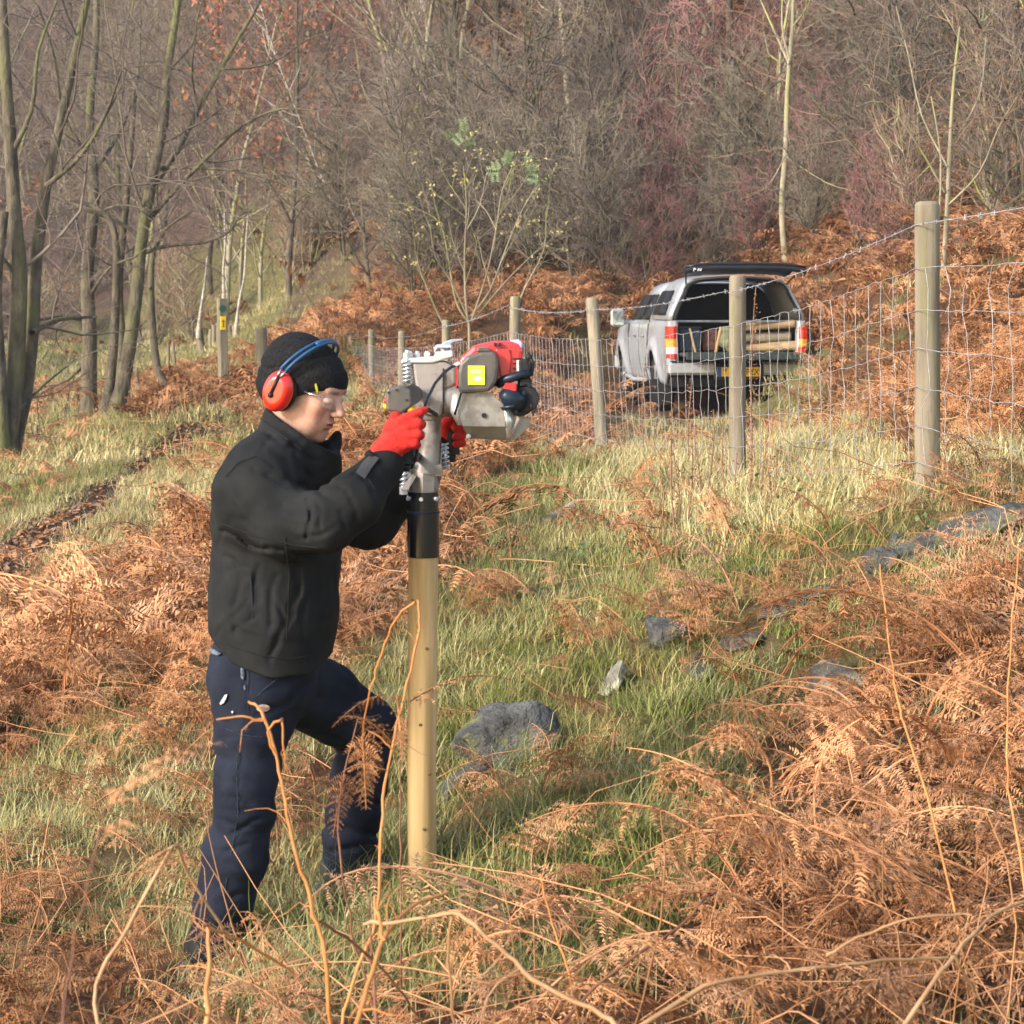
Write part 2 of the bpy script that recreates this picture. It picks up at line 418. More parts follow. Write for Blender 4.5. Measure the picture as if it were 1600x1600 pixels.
# ------------------------------------------------------------------ stamping of many small plants into one mesh
def stamp(name, protos, pos, yaw, scl, tilt, colr, colg, m, label, cat, colb=None):
    """protos: list of (tri-vertices (T*3,3), shade (T*3,)) ; all placed into ONE mesh"""
    rg = np.random.default_rng(5); N = len(pos); which = rg.integers(0, len(protos), N)
    Vs, Cs = [], []
    for k, (pv, ps) in enumerate(protos):
        ids = np.nonzero(which == k)[0]
        if not len(ids): continue
        c, s = np.cos(yaw[ids]), np.sin(yaw[ids]); a = scl[ids]
        x = pv[None, :, 0] * c[:, None] - pv[None, :, 1] * s[:, None]; y = pv[None, :, 0] * s[:, None] + pv[None, :, 1] * c[:, None]; z = np.broadcast_to(pv[None, :, 2], x.shape)
        x = x * a[:, None]; y = y * a[:, None]; z = z * a[:, None]
        x = x + z * tilt[ids, 0:1]; y = y + z * tilt[ids, 1:2]
        V = np.stack([x, y, z], -1) + pos[ids][:, None, :]
        C = np.empty((len(ids), len(pv), 3), np.float32)
        C[..., 0] = np.clip(colr[ids][:, None] + (ps[None] - .5) * .35, 0, 1); C[..., 1] = colg[ids][:, None] * (.8 + .4 * ps[None]); C[..., 2] = 0 if colb is None else colb[ids][:, None]
        Vs.append(V.reshape(-1, 3).astype(np.float32)); Cs.append(C.reshape(-1, 3))
    V = np.concatenate(Vs); C = np.concatenate(Cs); F = np.arange(len(V), dtype=np.int32).reshape(-1, 3)
    o = mesh_obj(name, V, F, m, col=C); tag(o, label, cat, kind='stuff'); return o

def rib(a, b, wa, wb, side):
    """flat strip a->b as two triangles"""
    return [a - side * wa, a + side * wa, b + side * wb, a - side * wa, b + side * wb, b - side * wb]

def frond(rg, npin=17, npl=10, L=1.0, curl=1.0, stem=.25):
    """dead bracken frond, unit length, growing from origin up and over (+X)"""
    T = []; S = []
    n = 14; el = math.radians(rg.uniform(50, 85)); p = np.zeros(3); pts = [p]; el2 = math.radians(rg.uniform(-55, 5)); az = 0
    for i in range(n):
        t = (i + 1) / n; e = el + (el2 - el) * t ** 1.1; az += rg.normal(0, .10)
        p = p + L / n * np.array([math.cos(e) * math.cos(az), math.cos(e) * math.sin(az), math.sin(e)]); pts.append(p)
    pts = np.array(pts)
    def at(t):
        f = t * n; i = min(int(f), n - 1); q = f - i; d = pts[i + 1] - pts[i]; return pts[i] + q * d, d / np.linalg.norm(d)
    for i in range(n):
        d = pts[i + 1] - pts[i]; sd_ = np.cross(d, [0, 0, 1.]); sd_ /= np.linalg.norm(sd_) + 1e-9; up = np.cross(sd_, d); up /= np.linalg.norm(up)
        wa = .0075 * (1 - i / n) + .0015
        T += rib(pts[i], pts[i + 1], wa, wa * .9, sd_); S += [.95] * 6
        T += rib(pts[i], pts[i + 1], wa, wa * .9, up); S += [.9] * 6
    for k in range(npin):
        t = stem + (1 - stem) * (k + .5) / npin
        for sgn in (-1, 1):
            if rg.random() < .12: continue
            c, d = at(t); sd_ = np.cross(d, [0, 0, 1.]); sd_ /= np.linalg.norm(sd_) + 1e-9; up = np.cross(sd_, d)
            ln = L * .34 * (1 - t) ** .8 * rg.uniform(.7, 1.1) + .03
            dr = sd_ * sgn * .9 + d * rg.uniform(-.1, .6) + up * rg.uniform(-.7, .5); dr /= np.linalg.norm(dr)
            q = c.copy(); m_ = npl; st = ln / m_; cr = rg.uniform(.2, 1) * curl; wd = rg.uniform(.45, .75)
            ax = rg.normal(0, .3, 3)
            for j in range(m_):
                dr = dr + (np.array([0, 0, -1.]) * cr + ax * .6) * (1.2 / m_); dr /= np.linalg.norm(dr)
                q2 = q + dr * st; pl = st * 2.0 * (1 - .75 * j / m_) * rg.uniform(.6, 1.3)
                nrm = np.cross(dr, d); nrm /= np.linalg.norm(nrm) + 1e-9; w_ = np.cross(nrm, dr)
                sh = rg.uniform(.15, .85)
                for s2 in (-1, 1):
                    tip = q + dr * st * .9 + w_ * s2 * pl + nrm * rg.normal(0, .5) * pl + np.array([0, 0, -.35]) * pl * rg.random()
                    T += [q, q + dr * st * wd, tip]; S += [sh, sh, min(1, sh + .15)]
                T += [q - nrm * .0016, q + nrm * .0016, q2]; S += [sh] * 3
                q = q2
    return np.array(T), np.array(S)

def frond_lo(rg, npin=9):
    T = []; S = []; el = math.radians(rg.uniform(40, 85)); el2 = math.radians(rg.uniform(-50, 10)); p = np.zeros(3); n = 5; pts = [p]
    for i in range(n):
        e = el + (el2 - el) * (i + 1) / n; p = p + np.array([math.cos(e), rg.normal(0, .2), math.sin(e)]) / n; pts.append(p)
    pts = np.array(pts)
    for i in range(n):
        T += rib(pts[i], pts[i + 1], .008, .006, np.array([0, 1., 0])); S += [.95] * 6
    for k in range(npin):
        t = .2 + .8 * (k + .5) / npin
        for sg in (-1, 1):
            f = t * n; i = min(int(f), n - 1); c = pts[i] + (f - i) * (pts[i + 1] - pts[i]); ln = .36 * (1 - t) ** .7 * rg.uniform(.6, 1.2) + .04
            d = np.array([rg.uniform(-.1, .6), sg, rg.uniform(-.7, .3)]); d /= np.linalg.norm(d); sh = rg.uniform(.1, .9)
            wv = np.cross(d, rg.normal(0, 1, 3)); wv /= np.linalg.norm(wv) + 1e-9
            mid = c + d * ln * .55 + np.array([0, 0, .03]); tip = c + d * ln + np.array([0, 0, -.10]) * rg.random()
            T += [c, mid + wv * ln * .16, mid - wv * ln * .16, mid + wv * ln * .15, tip, mid - wv * ln * .15]; S += [sh] * 6
    return np.array(T), np.array(S)

def tuft(rg, nb=28, h=.25, w_=.004, spread=.12, segs=3, lean=.9):
    T = []; S = []
    for _ in range(nb):
        a = rg.uniform(0, 2 * math.pi); r = spread * math.sqrt(rg.random()); p = np.array([r * math.cos(a), r * math.sin(a), -.01])
        az = rg.uniform(0, 2 * math.pi); L = h * rg.uniform(.45, 1.15); e = math.radians(rg.uniform(45, 88)); de = math.radians(rg.uniform(20, 95)) * lean / segs; sh = rg.random()
        sd_ = np.array([-math.sin(az), math.cos(az), 0]); w0 = w_ * rg.uniform(.6, 1.2)
        for i in range(segs):
            q = p + L / segs * np.array([math.cos(e) * math.cos(az), math.cos(e) * math.sin(az), math.sin(e)])
            wa, wb = w0 * (1 - i / segs), w0 * (1 - (i + 1) / segs)
            if i < segs - 1: T += rib(p, q, wa, wb, sd_); S += [sh] * 6
            else: T += [p - sd_ * wa, p + sd_ * wa, q]; S += [sh] * 3
            p = q; e -= de
    return np.array(T), np.array(S)

M_BR = mat('bracken', (.19, .075, .030), (.57, .290, .142), attr=True, rough=.85, spec=.06, c3=(.24, .17, .125))
M_GR = mat('grass', (.125, .155, .030), (.54, .45, .235), attr=True, rough=.9, spec=.05, c3=(.36, .27, .10))

def scatter(dens, d0, d1, rg, xm=1.25):
    """uniform random points on the visible wedge between depths d0,d1"""
    area = .268 * (d1 ** 2 - d0 ** 2) * xm; n = int(area * dens)
    D = np.sqrt(rg.uniform(d0 ** 2, d1 ** 2, n)); x = rg.uniform(-1, 1, n) * D * .268 * xm
    return x, D

def cull(x, y, z, h, m=60, top=-200):
    px, py = to_px(np.stack([x, y, z], -1)); px2, py2 = to_px(np.stack([x, y, z + h], -1))
    return (px > -m * 4) & (px < 1600 + m * 4) & (py2 < 1600 + m * 3) & (py > top)

def plant_cover():
    rg = np.random.default_rng(21)
    hi = [frond(rg, 18, 12) for _ in range(12)]; mid = [frond(rg, 13, 7) for _ in range(8)]; mlo = [frond(rg, 9, 4) for _ in range(8)]; lo = [frond_lo(rg) for _ in range(8)]
    def do(name, protos, dens, d0, d1, s0, s1, want, label, cat, kind, thr=.25):
        x, y = scatter(dens, d0, d1, rg); b, mud, st = cover(x, y)
        wgt = b if kind == 'b' else np.clip(1.1 - b * 1.0, .0, 1) * (1 - mud) * (1 - .6 * np.clip((y - 30) / 10, 0, 1) * (x > -9))
        k = rg.random(len(x)) < wgt
        x, y, b, st = x[k], y[k], b[k], st[k]; z = zt(x, y)
        k = cull(x, y, z, .6)
        # nothing grows through the truck, and the near post keeps a clear foot
        k &= ~((np.abs(x - 2.65) < 1.5) & (y > 23.7) & (y < 30.2) & (x < 4.0 - (y - 24) * .1))
        k &= np.hypot(x + .245, y - 5.2) > (.16 if kind == 'b' else .06)
        if kind == 'b':
            k &= ~((np.hypot(x + .82, y - 4.95) < .30) | (np.hypot(x + .47, y - 5.33) < .3)) | (rg.random(len(x)) < .15)
            k &= ~((np.abs(x + .55) < .42) & (np.abs(y - 5.15) < .35)) | (rg.random(len(x)) < .3)
        x, y, z, b, st = x[k], y[k], z[k], b[k], st[k]; n = len(x)
        if kind == 'b':
            cr = np.clip(.5 + .35 * noise(x * 1.1, y * 1.1, seed=31) + rg.normal(0, .22, n), 0, 1); cg = np.clip(.95 + .25 * noise(x * .8, y * .8, seed=32) + rg.normal(0, .12, n), .5, 1.4); cb = np.where(rg.random(n) < .25, rg.uniform(.1, .5, n), 0)
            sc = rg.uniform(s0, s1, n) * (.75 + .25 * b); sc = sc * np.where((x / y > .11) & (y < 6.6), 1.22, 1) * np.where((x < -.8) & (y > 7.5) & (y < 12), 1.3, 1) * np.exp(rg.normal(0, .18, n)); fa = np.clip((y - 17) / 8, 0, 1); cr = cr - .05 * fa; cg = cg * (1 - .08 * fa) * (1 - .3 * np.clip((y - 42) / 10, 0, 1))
        else:
            cr = np.clip(st + rg.normal(0, .22, n), 0, 1); cg = np.clip(.95 + .2 * noise(x * 1.9, y * 1.9, seed=33) + rg.normal(0, .12, n), .5, 1.4); cb = (rg.random(n) < .2) * .8
            qq = x / y; sc = rg.uniform(s0, s1, n) * (1 - .25 * b) * np.where((qq > .05) & (qq < .2) & (y > 14), .7, 1) * np.where((np.abs(fence_side(x, y)) < .8) & (y < 14) & (y > 8.2), 1.6, 1)
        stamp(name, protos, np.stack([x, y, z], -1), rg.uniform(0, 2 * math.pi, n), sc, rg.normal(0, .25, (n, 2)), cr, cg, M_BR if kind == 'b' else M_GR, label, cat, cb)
        print(name, n, 'plants')
    do('bracken_undergrowth', hi, 100, 2.6, 8.2, .20, .50, 0, 'tangle of dead orange bracken fronds over the near slope', 'bracken', 'b')
    do('bracken_undergrowth', mid, 46, 8.2, 19, .28, .62, 0, 'dead russet bracken fronds on the middle of the slope around the wire fence', 'bracken', 'b')
    do('bracken_undergrowth', mlo, 24, 19, 44, .38, .85, 0, 'far russet bracken covering the bank behind the truck', 'bracken', 'b')
    do('bracken_undergrowth', lo, 1.3, 44, 130, .9, 2.0, 0, 'brown bracken and leaf litter on the wooded hillside', 'bracken', 'b')
    g1 = [tuft(rg, 52, .125, .0024, .13, 3, 1.5) for _ in range(7)] + [tuft(rg, 34, .21, .0020, .10, 3, 1.3) for _ in range(3)]
    g2 = [tuft(rg, 30, .20, .0036, .2, 2, 1.4) for _ in range(7)]; g3 = [tuft(rg, 26, .30, .0065, .4, 2, 1.3) for _ in range(6)]
    do('grass', g1, 185, 2.8, 8.2, .6, 1.25, 0, 'short green and straw coloured grass on the near slope', 'grass', 'g')
    do('grass', g2, 120, 8.2, 19, .35, .85, 0, 'grass along the fence and the muddy path in the middle distance', 'grass', 'g')
    do('grass', g3, 24, 19, 60, .5, 1.1, 0, 'pale rough grass far down by the valley trees', 'grass', 'g')
    # pale straw stalks lying in every direction
    for nm, dens, d0, d1, rad, ln, lab in (('straw_stalks', 75, 2.5, 4.3, .0024, .75, 'tangled dry stalks at the very front of the slope'), ('straw_stalks', 44, 2.7, 8.5, .0021, .5, 'loose pale orange stalks fallen across the near bracken and grass'), ('straw_stalks', 12, 8.5, 24, .0035, .6, 'loose pale stalks fallen across the bracken farther up the slope')):
        x, y = scatter(dens, d0, d1, rg); b, mud, st = cover(x, y); k = (rg.random(len(x)) < .25 + .75 * b) & (mud < .2); x, y = x[k], y[k]
        k = np.hypot(x + .245, y - 5.2) > .55; x, y = x[k], y[k]
        z = zt(x, y); k = cull(x, y, z, .5) & ~((np.abs(x - 2.65) < 1.5) & (y > 22.7) & (y < 30.2)); x, y, z = x[k], y[k], z[k]
        polys = []
        for i in range(len(x)):
            a = rg.uniform(0, 6.28); e = math.radians(rg.choice([rg.uniform(-8, 25), rg.uniform(30, 85)], p=[.6, .4])); L_ = ln * rg.uniform(.4, 1.2)
            p0 = np.array([x[i], y[i], z[i] + rg.uniform(0, .25) * (e < .45)]); d = np.array([math.cos(a) * math.cos(e), math.sin(a) * math.cos(e), math.sin(e)])
            t = np.linspace(0, 1, 5)[:, None]; bend = rg.normal(0, .09, 3) * L_
            p = p0 + d * t * L_ + bend * np.sin(t * math.pi) + np.array([0, 0, -.3]) * L_ * t ** 2 * (e > .5)
            if rg.random() < .4: p[3:] += rg.normal(0, .05, 3)
            polys.append((p, rad * rg.uniform(.5, 1.5) * np.linspace(1, .5, 5)))
        v, f, pid = tube_data(polys, 3); cc = np.random.default_rng(3).random((len(polys), 2)); col = np.stack([.35 + .65 * cc[pid, 0], .8 + .5 * cc[pid, 1], np.zeros(len(pid))], -1)
        o = mesh_obj(nm, v, f, M_BR, col=col); tag(o, lab, 'stalks', kind='stuff')
plant_cover()
def leaf_litter():
    rg = np.random.default_rng(91); n = 4200
    k = rg.integers(0, len(PATH) - 1, n); t = rg.random(n); c = PATH[k] + (PATH[k + 1] - PATH[k]) * t[:, None] + rg.normal(0, .33, (n, 2)); z = zt(c[:, 0], c[:, 1]) + .012
    q = np.column_stack([c, z]); a = rg.normal(0, 1, (n, 3)) * [1, 1, .35]; a /= np.linalg.norm(a, axis=1)[:, None]; b = np.cross(a, rg.normal(0, .4, (n, 3)) + [0, 0, 1]); b /= np.linalg.norm(b, axis=1)[:, None]
    s = rg.uniform(.012, .038, n)[:, None]; V = np.stack([q - a * s, q + b * s * .6 + [0, 0, .006], q + a * s, q - a * s, q + a * s, q - b * s * .6 + [0, 0, .006]], 1).reshape(-1, 3)
    col = np.repeat(np.stack([rg.uniform(0, .9, n), rg.uniform(.45, 1.1, n), (rg.random(n) < .4) * .8], 1), 6, 0)
    tag(mesh_obj('leaf_litter', V, np.arange(len(V)).reshape(-1, 3), M_BR, col=col), 'fallen brown leaves along the muddy path', 'leaves', kind='stuff')
leaf_litter()
# ------------------------------------------------------------------ trees
def nrm(v): v = np.asarray(v, float); return v / (np.linalg.norm(v) + 1e-9)
M_BARK = mat('bark', (.055, .045, .032), (.17, .14, .095), scale=9, rough=.9, bump=1.0, bscale=26, stretch=(1, 1, .35), c3=(.14, .14, .055), s3=1.3, dist=.03)
M_BARK_PALE = mat('pale_bark', (.19, .165, .11), (.36, .31, .21), scale=6, rough=.85, bump=.4, stretch=(1, 1, .4), c3=(.30, .30, .10), s3=2.)
M_BARK_WHITE = mat('birch_bark', (.28, .25, .20), (.50, .45, .38), scale=4, rough=.8, stretch=(1, 1, 3))
M_TW_DARK = mat('twig_grey', (.105, .078, .062), (.23, .18, .145), scale=.8, rough=.9)
M_TW_PURP = mat('twig_purple', (.145, .088, .075), (.275, .18, .155), scale=.7, rough=.9)
M_TW_BROWN = mat('twig_brown', (.18, .11, .072), (.33, .22, .145), scale=.7, rough=.9)
M_TW_GREY = mat('twig_olive', (.15, .12, .09), (.28, .24, .175), scale=.6, rough=.9)
M_TW_RED = mat('twig_red', (.21, .095, .09), (.35, .18, .165), scale=.7, rough=.9)
M_LEAF_OR = mat('leaf_orange', (.26, .085, .04), (.44, .17, .075), scale=2, rough=.8)
M_LEAF_YG = mat('leaf_yellowgreen', (.24, .23, .08), (.46, .37, .17), scale=9, rough=.7)
M_LEAF_G = mat('leaf_green', (.08, .13, .05), (.22, .27, .12), scale=9, rough=.6)
M_EVER = mat('leaf_evergreen', (.02, .035, .015), (.06, .09, .04), scale=5, rough=.8)

def grow(rg, p0, d0, L, r, nseg, wob, up=0., rtip=.35):
    pts = [np.asarray(p0, float)]; d = nrm(d0)
    for i in range(nseg):
        d = nrm(d + rg.normal(0, wob, 3) + np.array([0, 0, up])); pts.append(pts[-1] + d * L / nseg)
    return np.array(pts), r * np.linspace(1, rtip, nseg + 1)

def spawn(rg, polys, n, Lr, ang, r_fac, nseg, wob, up, t0=.25, t1=1., rmin=.003, rtip=.35):
    """children off every parent polyline"""
    out = []
    for pts, rad in polys:
        N = len(pts) - 1; plen = np.linalg.norm(np.diff(pts, axis=0), axis=1).sum(); m = n if isinstance(n, int) else max(1, int(n * plen))
        for k in range(m):
            t = t0 + (t1 - t0) * (k + rg.random()) / m; f = min(t * N, N - 1e-3); i = int(f); c = pts[i] + (f - i) * (pts[i + 1] - pts[i]); d = nrm(pts[i + 1] - pts[i])
            q = rg.normal(0, 1, 3); q = nrm(q - d * (q @ d)); a = math.radians(rg.uniform(*ang)); dr = d * math.cos(a) + q * math.sin(a)
            rr = max(rmin, (rad[i] + (f - i) * (rad[i + 1] - rad[i])) * r_fac * rg.uniform(.7, 1.1))
            out.append(grow(rg, c, dr, rg.uniform(*Lr) * (1.15 - .6 * t), rr, nseg, wob, up, rtip))
    return out

def tree_obj(name, label, cat, base, trunk, limbs, twigs, mt, mw, group=None, leaves=None, ml=None, sides=8):
    o = thing(name, base, label, cat, group)
    tubes('trunk', trunk, mt, o, sides)
    for q in limbs: tubes('limb', [q], mt, o, 7)
    v2, f2, _ = tube_data(twigs, 3)
    c = mesh_obj('crown', v2, f2, mw, o)
    if leaves is not None:
        mesh_obj('leaves', leaves, np.arange(len(leaves)).reshape(-1, 3), ml, o)
    return o

def leaf_tris(rg, centers, size, n=1):
    T = []
    for c in centers:
        for _ in range(n):
            a = nrm(rg.normal(0, 1, 3)); b = nrm(np.cross(a, rg.normal(0, 1, 3))); s = size * rg.uniform(.6, 1.3); p = c + rg.normal(0, size, 3)
            T += [p - a * s, p + b * s * .55, p + a * s, p - a * s, p + a * s, p - b * s * .55]
    return np.array(T)

def pxline(pix, D, r0, r1, sub=3, rg=None, dd=0.):
    """smooth tapered limb through pixels at depth D (dd: depth drift at the tip)"""
    k = np.array([P(a, b, D + dd * i / (len(pix) - 1)) for i, (a, b) in enumerate(pix)]); n = len(k); t = np.linspace(0, n - 1, (n - 1) * sub + 1)
    out = []
    for tt in t:
        i = min(int(tt), n - 2); u = tt - i; a = k[max(i - 1, 0)]; b = k[i]; c = k[i + 1]; d = k[min(i + 2, n - 1)]
        out.append(.5 * ((2 * b) + (-a + c) * u + (2 * a - 5 * b + 4 * c - d) * u * u + (-a + 3 * b - 3 * c + d) * u ** 3))
    return np.array(out), np.linspace(r0, r1, len(out))

def flare(tr, f=1.7):
    p, r = tr; r = r.copy(); r[0] *= f; r[1] *= 1 + (f - 1) * .35; return p, r

def big_tree(label, D, stems, limbs, seed, m=M_BARK, mw=M_TW_DARK, tw=1., name='bare_tree', cat='tree', group=None, reach=1.9, spacing=2.0):
    """stems/limbs: (pixels, r0, r1); twigs are grown on all of them"""
    rg = np.random.default_rng(seed)
    T = [flare(pxline(px, D + rg.uniform(-.3, .3), a * .88, b * .8)) for px, a, b in stems]
    T[0][0][0][2] -= .25
    Lm = [pxline(px, D, a * .72, b * .6, dd=rg.uniform(-2.2, 2.2)) for px, a, b in limbs]
    src = [(p[len(p) // 3:], r[len(r) // 3:]) for p, r in T] + Lm
    s1 = spawn(rg, src, .9 * tw, (.9 * reach, 2.1 * reach), (35, 80), .30, 7, .16, .03, .05, 1., .008)
    tw = min(tw, 1.8)
    s2 = spawn(rg, s1 + Lm, 1.7 * tw, (.6, 1.5), (30, 75), .5, 5, .2, .03, .12, 1., .0055)
    s3 = spawn(rg, s2, 2.3 * tw, (.3, .85), (25, 70), .6, 4, .22, .02, .1, 1., .0040, .5)
    s4 = spawn(rg, s3, 5.0 * tw, (.15, .5), (25, 70), .8, 3, .22, .02, .1, 1., .0028, .6)
    base = T[0][0][0] + np.array([0, 0, .25])
    o = tree_obj(name, label, cat, base, T, Lm, s1 + s2 + s3 + s4, m, mw, group, sides=10)
    print(label[:30], len(s1), len(s2), len(s3), len(s4)); return o

big_tree('two-stemmed mossy bare tree at the left edge of the frame', 24, [([(4,742),(18,640),(26,540),(30,430),(22,330),(16,220),(8,100),(0,-60)], .15, .07), ([(10,735),(36,630),(50,520),(56,410),(72,290),(90,210),(110,120),(140,-20)], .12, .05), ([(2,740),(0,600),(-6,450),(8,330)], .12, .06)],
         [([(50,520),(90,500),(150,495)], .06, .03), ([(72,290),(120,250),(160,190),(190,110)], .05, .02), ([(26,430),(-30,360),(-80,250)], .05, .02), ([(30,640),(70,600),(120,560)], .04, .015), ([(18,240),(50,170),(60,80),(90,0)], .05, .02)], 1, tw=1.5)
big_tree('thick upright bare tree trunk second from the left with a low broken limb', 29, [([(140,668),(139,600),(140,520),(136,430),(145,340),(146,270),(140,180),(150,60),(150,-50)], .15, .05)],
         [([(134,498),(90,494),(50,500),(10,494)], .07, .03), ([(138,560),(110,590),(70,610),(20,640)], .05, .02), ([(136,470),(170,420),(215,400)], .045, .02), ([(145,330),(100,310),(60,305)], .05, .02), ([(146,270),(190,200),(215,120),(220,30)], .05, .02), ([(140,250),(100,180),(85,90),(60,10)], .05, .02), ([(145,340),(185,320),(240,330)], .04, .015)], 2, tw=1.6)
big_tree('tall leaning bare tree with a green-lit forked trunk left of the person', 28, [([(178,655),(196,580),(212,470),(222,370),(238,280),(256,190),(262,110),(276,20),(285,-60)], .125, .05), ([(165,652),(176,560),(182,450),(180,370),(160,330),(110,312)], .09, .035), ([(184,650),(190,540),(186,440),(196,330),(204,240),(210,150)], .08, .04)],
         [([(238,290),(275,240),(310,170),(345,108),(372,60),(402,10),(420,-40)], .075, .03), ([(228,350),(270,300),(330,240),(380,195),(440,170),(500,175)], .06, .015), ([(218,398),(260,384),(320,378),(360,360),(375,335),(400,330)], .05, .02), ([(345,108),(420,100),(480,62),(520,50)], .03, .01), ([(310,170),(300,120),(305,60)], .03, .01), ([(256,190),(215,140),(190,80),(180,20)], .045, .015), ([(240,262),(300,262),(380,268),(450,290),(520,320)], .04, .012), ([(262,110),(300,70),(310,20),(330,-30)], .03, .01), ([(222,375),(190,350),(110,318),(70,300)], .05, .02)], 3, tw=1.45)
big_tree('slim bare tree curving out at its foot beside the path', 31, [([(268,612),(248,582),(240,530),(236,450),(240,390),(256,360),(262,300),(270,230)], .085, .03)],
         [([(240,400),(220,350),(215,300)], .04, .015), ([(236,450),(200,440),(170,450)], .03, .01), ([(256,360),(300,330),(340,335)], .035, .01), ([(262,320),(300,290),(350,280)], .03, .01)], 4, tw=1.4)
big_tree('pale slender ash tree rising behind the truck roof', 31, [([(1229,414),(1224,370),(1222,310),(1228,230),(1230,150),(1234,95),(1238,40),(1240,-40)], .066, .035)],
         [([(1233,100),(1215,60),(1195,15),(1180,-20)], .03, .015), ([(1234,95),(1222,40),(1224,-30)], .03, .015), ([(1240,40),(1262,10),(1275,-30)], .02, .01), ([(1229,245),(1290,285),(1340,300)], .016, .006), ([(1229,240),(1200,290),(1165,305)], .016, .006)], 5, m=M_BARK_PALE, mw=M_TW_BROWN, tw=.45, reach=1.2)
big_tree('thin bare sapling behind the tall right fence post', 21, [([(1481,515),(1474,440),(1480,330),(1484,230),(1490,130),(1500,40)], .042, .014), ([(1470,500),(1466,380),(1470,250),(1455,150)], .018, .008)],
         [([(1476,300),(1430,220),(1380,160),(1330,170)], .018, .006), ([(1482,320),(1530,270),(1560,200),(1590,150)], .018, .006), ([(1478,360),(1540,340),(1600,300)], .014, .006), ([(1480,260),(1440,180),(1420,90),(1400,10)], .016, .006), ([(1484,230),(1530,150),(1540,60)], .014, .006), ([(1478,340),(1410,290),(1350,270)], .012, .005)], 6, m=M_BARK_PALE, mw=M_TW_BROWN, tw=1.0, reach=.9)
big_tree('old twisted hawthorn with a dark trunk behind the shrub', 35, [([(922,466),(926,420),(905,385),(892,350),(888,300)], .10, .05)],
         [([(905,385),(930,330),(945,300),(980,270)], .05, .015), ([(892,350),(860,300),(840,250)], .05, .015), ([(900,375),(950,370),(1000,350)], .04, .012), ([(888,310),(900,250),(890,180)], .04, .012), ([(892,350),(940,300),(1010,240),(1050,210)], .035, .01)], 8, tw=1.2, reach=1.1, name='hawthorn_tree')
big_tree('small dark-trunked bare tree left of the centre at the foot of the wood', 40, [([(590,500),(580,460),(574,425),(570,380),(565,320)], .09, .04)],
         [([(575,430),(550,390),(530,350)], .04, .015), ([(572,400),(610,350),(640,300)], .04, .015), ([(570,370),(540,300),(545,230)], .04, .015), ([(568,340),(600,280),(600,220)], .03, .01)], 9, tw=1.3, reach=1.2)
for k, (px, lab) in enumerate(((([(310,512),(316,470),(320,440),(324,400)]), 'leftmost of the three thin white birches behind the waymark post'), (([(350,470),(349,420),(352,380),(350,320)]), 'white birch directly above the waymark post'), (([(368,520),(374,470),(382,430),(385,370),(388,330)]), 'leaning white birch just right of the waymark post'))):
    big_tree(lab, 46 + k, [(px, .045, .02)], [], 20 + k, m=M_BARK_WHITE, mw=M_TW_BROWN, tw=.9, reach=.7, name='birch_tree', group='white birches by the picket fence')

# shrub with pale stems and a few leaves, behind the driver
def leafy_shrub():
    rg = np.random.default_rng(44); D = 22.5
    S = [([(735,520),(728,470),(726,400),(729,320),(724,260)], .020, .006), ([(733,505),(712,470),(700,400),(688,350),(660,330),(636,318)], .014, .004), ([(737,500),(760,430),(775,360),(784,300),(800,262)], .014, .005), ([(735,495),(765,455),(790,390),(815,330),(838,290)], .014, .004),
         ([(733,500),(705,440),(680,400),(672,350)], .012, .004), ([(740,500),(790,440),(830,400),(850,380)], .010, .003), ([(700,520),(680,480),(660,430),(648,390)], .016, .005), ([(800,500),(820,450),(850,390),(853,330)], .012, .004), ([(729,360),(750,320),(760,270)], .010, .003), ([(776,360),(760,330),(742,310)], .008, .003)]
    T = [pxline(p, D, a, b, dd=rg.uniform(-.8, .8)) for p, a, b in S]
    s1 = spawn(rg, T, 4.2, (.35, 1.0), (20, 50), .6, 5, .08, .08, .25, 1., .004); s2 = spawn(rg, s1, 3.5, (.12, .35), (20, 55), .7, 3, .12, .05, .3, 1., .003)
    base = P(735, 520, D); o = thing('shrub', (base[0], base[1], zt1(base[0], base[1])), 'pale-stemmed shrub with yellow-green leaves behind the post driver', 'shrub')
    T[0][0][0][2] = zt1(*T[0][0][0][:2]) - .1; T[6][0][0][2] = zt1(*T[6][0][0][:2]) - .1; T[7][0][0][2] = zt1(*T[7][0][0][:2]) - .1
    tubes('stem', T, M_BARK_PALE, o, 6); tubes('twigs', s1 + s2, M_BARK_PALE, o, 3)
    ends = [p[-1] for p, _ in s1 + s2 if rg.random() < .6] + [p[2] for p, _ in s2 if rg.random() < .3]
    lf = leaf_tris(rg, ends, .021, 5); mesh_obj('leaves', lf, np.arange(len(lf)).reshape(-1, 3), M_LEAF_YG, o)
    T = []
    for (px, py) in ((722,222),(786,262),(840,276)):
        c = P(px, py, D)
        for _ in range(6):
            c = P(px, py, D) + rg.normal(0, .05, 3); a = nrm(rg.normal(0, 1, 3) + np.array([0, 0, .4])); L_ = .15
            sd_ = nrm(np.cross(a, [0, 1, 0]))
            for j in range(5):
                q = c + a * L_ * (j + 1) / 5
                for s_ in (-1, 1):
                    e = q + sd_ * s_ * .06 + a * .03; T += [q, (q + e) / 2 + a * .012, e, q, e, (q + e) / 2 - a * .012]
    mesh_obj('green_leaves', np.array(T), np.arange(len(T)).reshape(-1, 3), M_LEAF_G, o)
leafy_shrub()

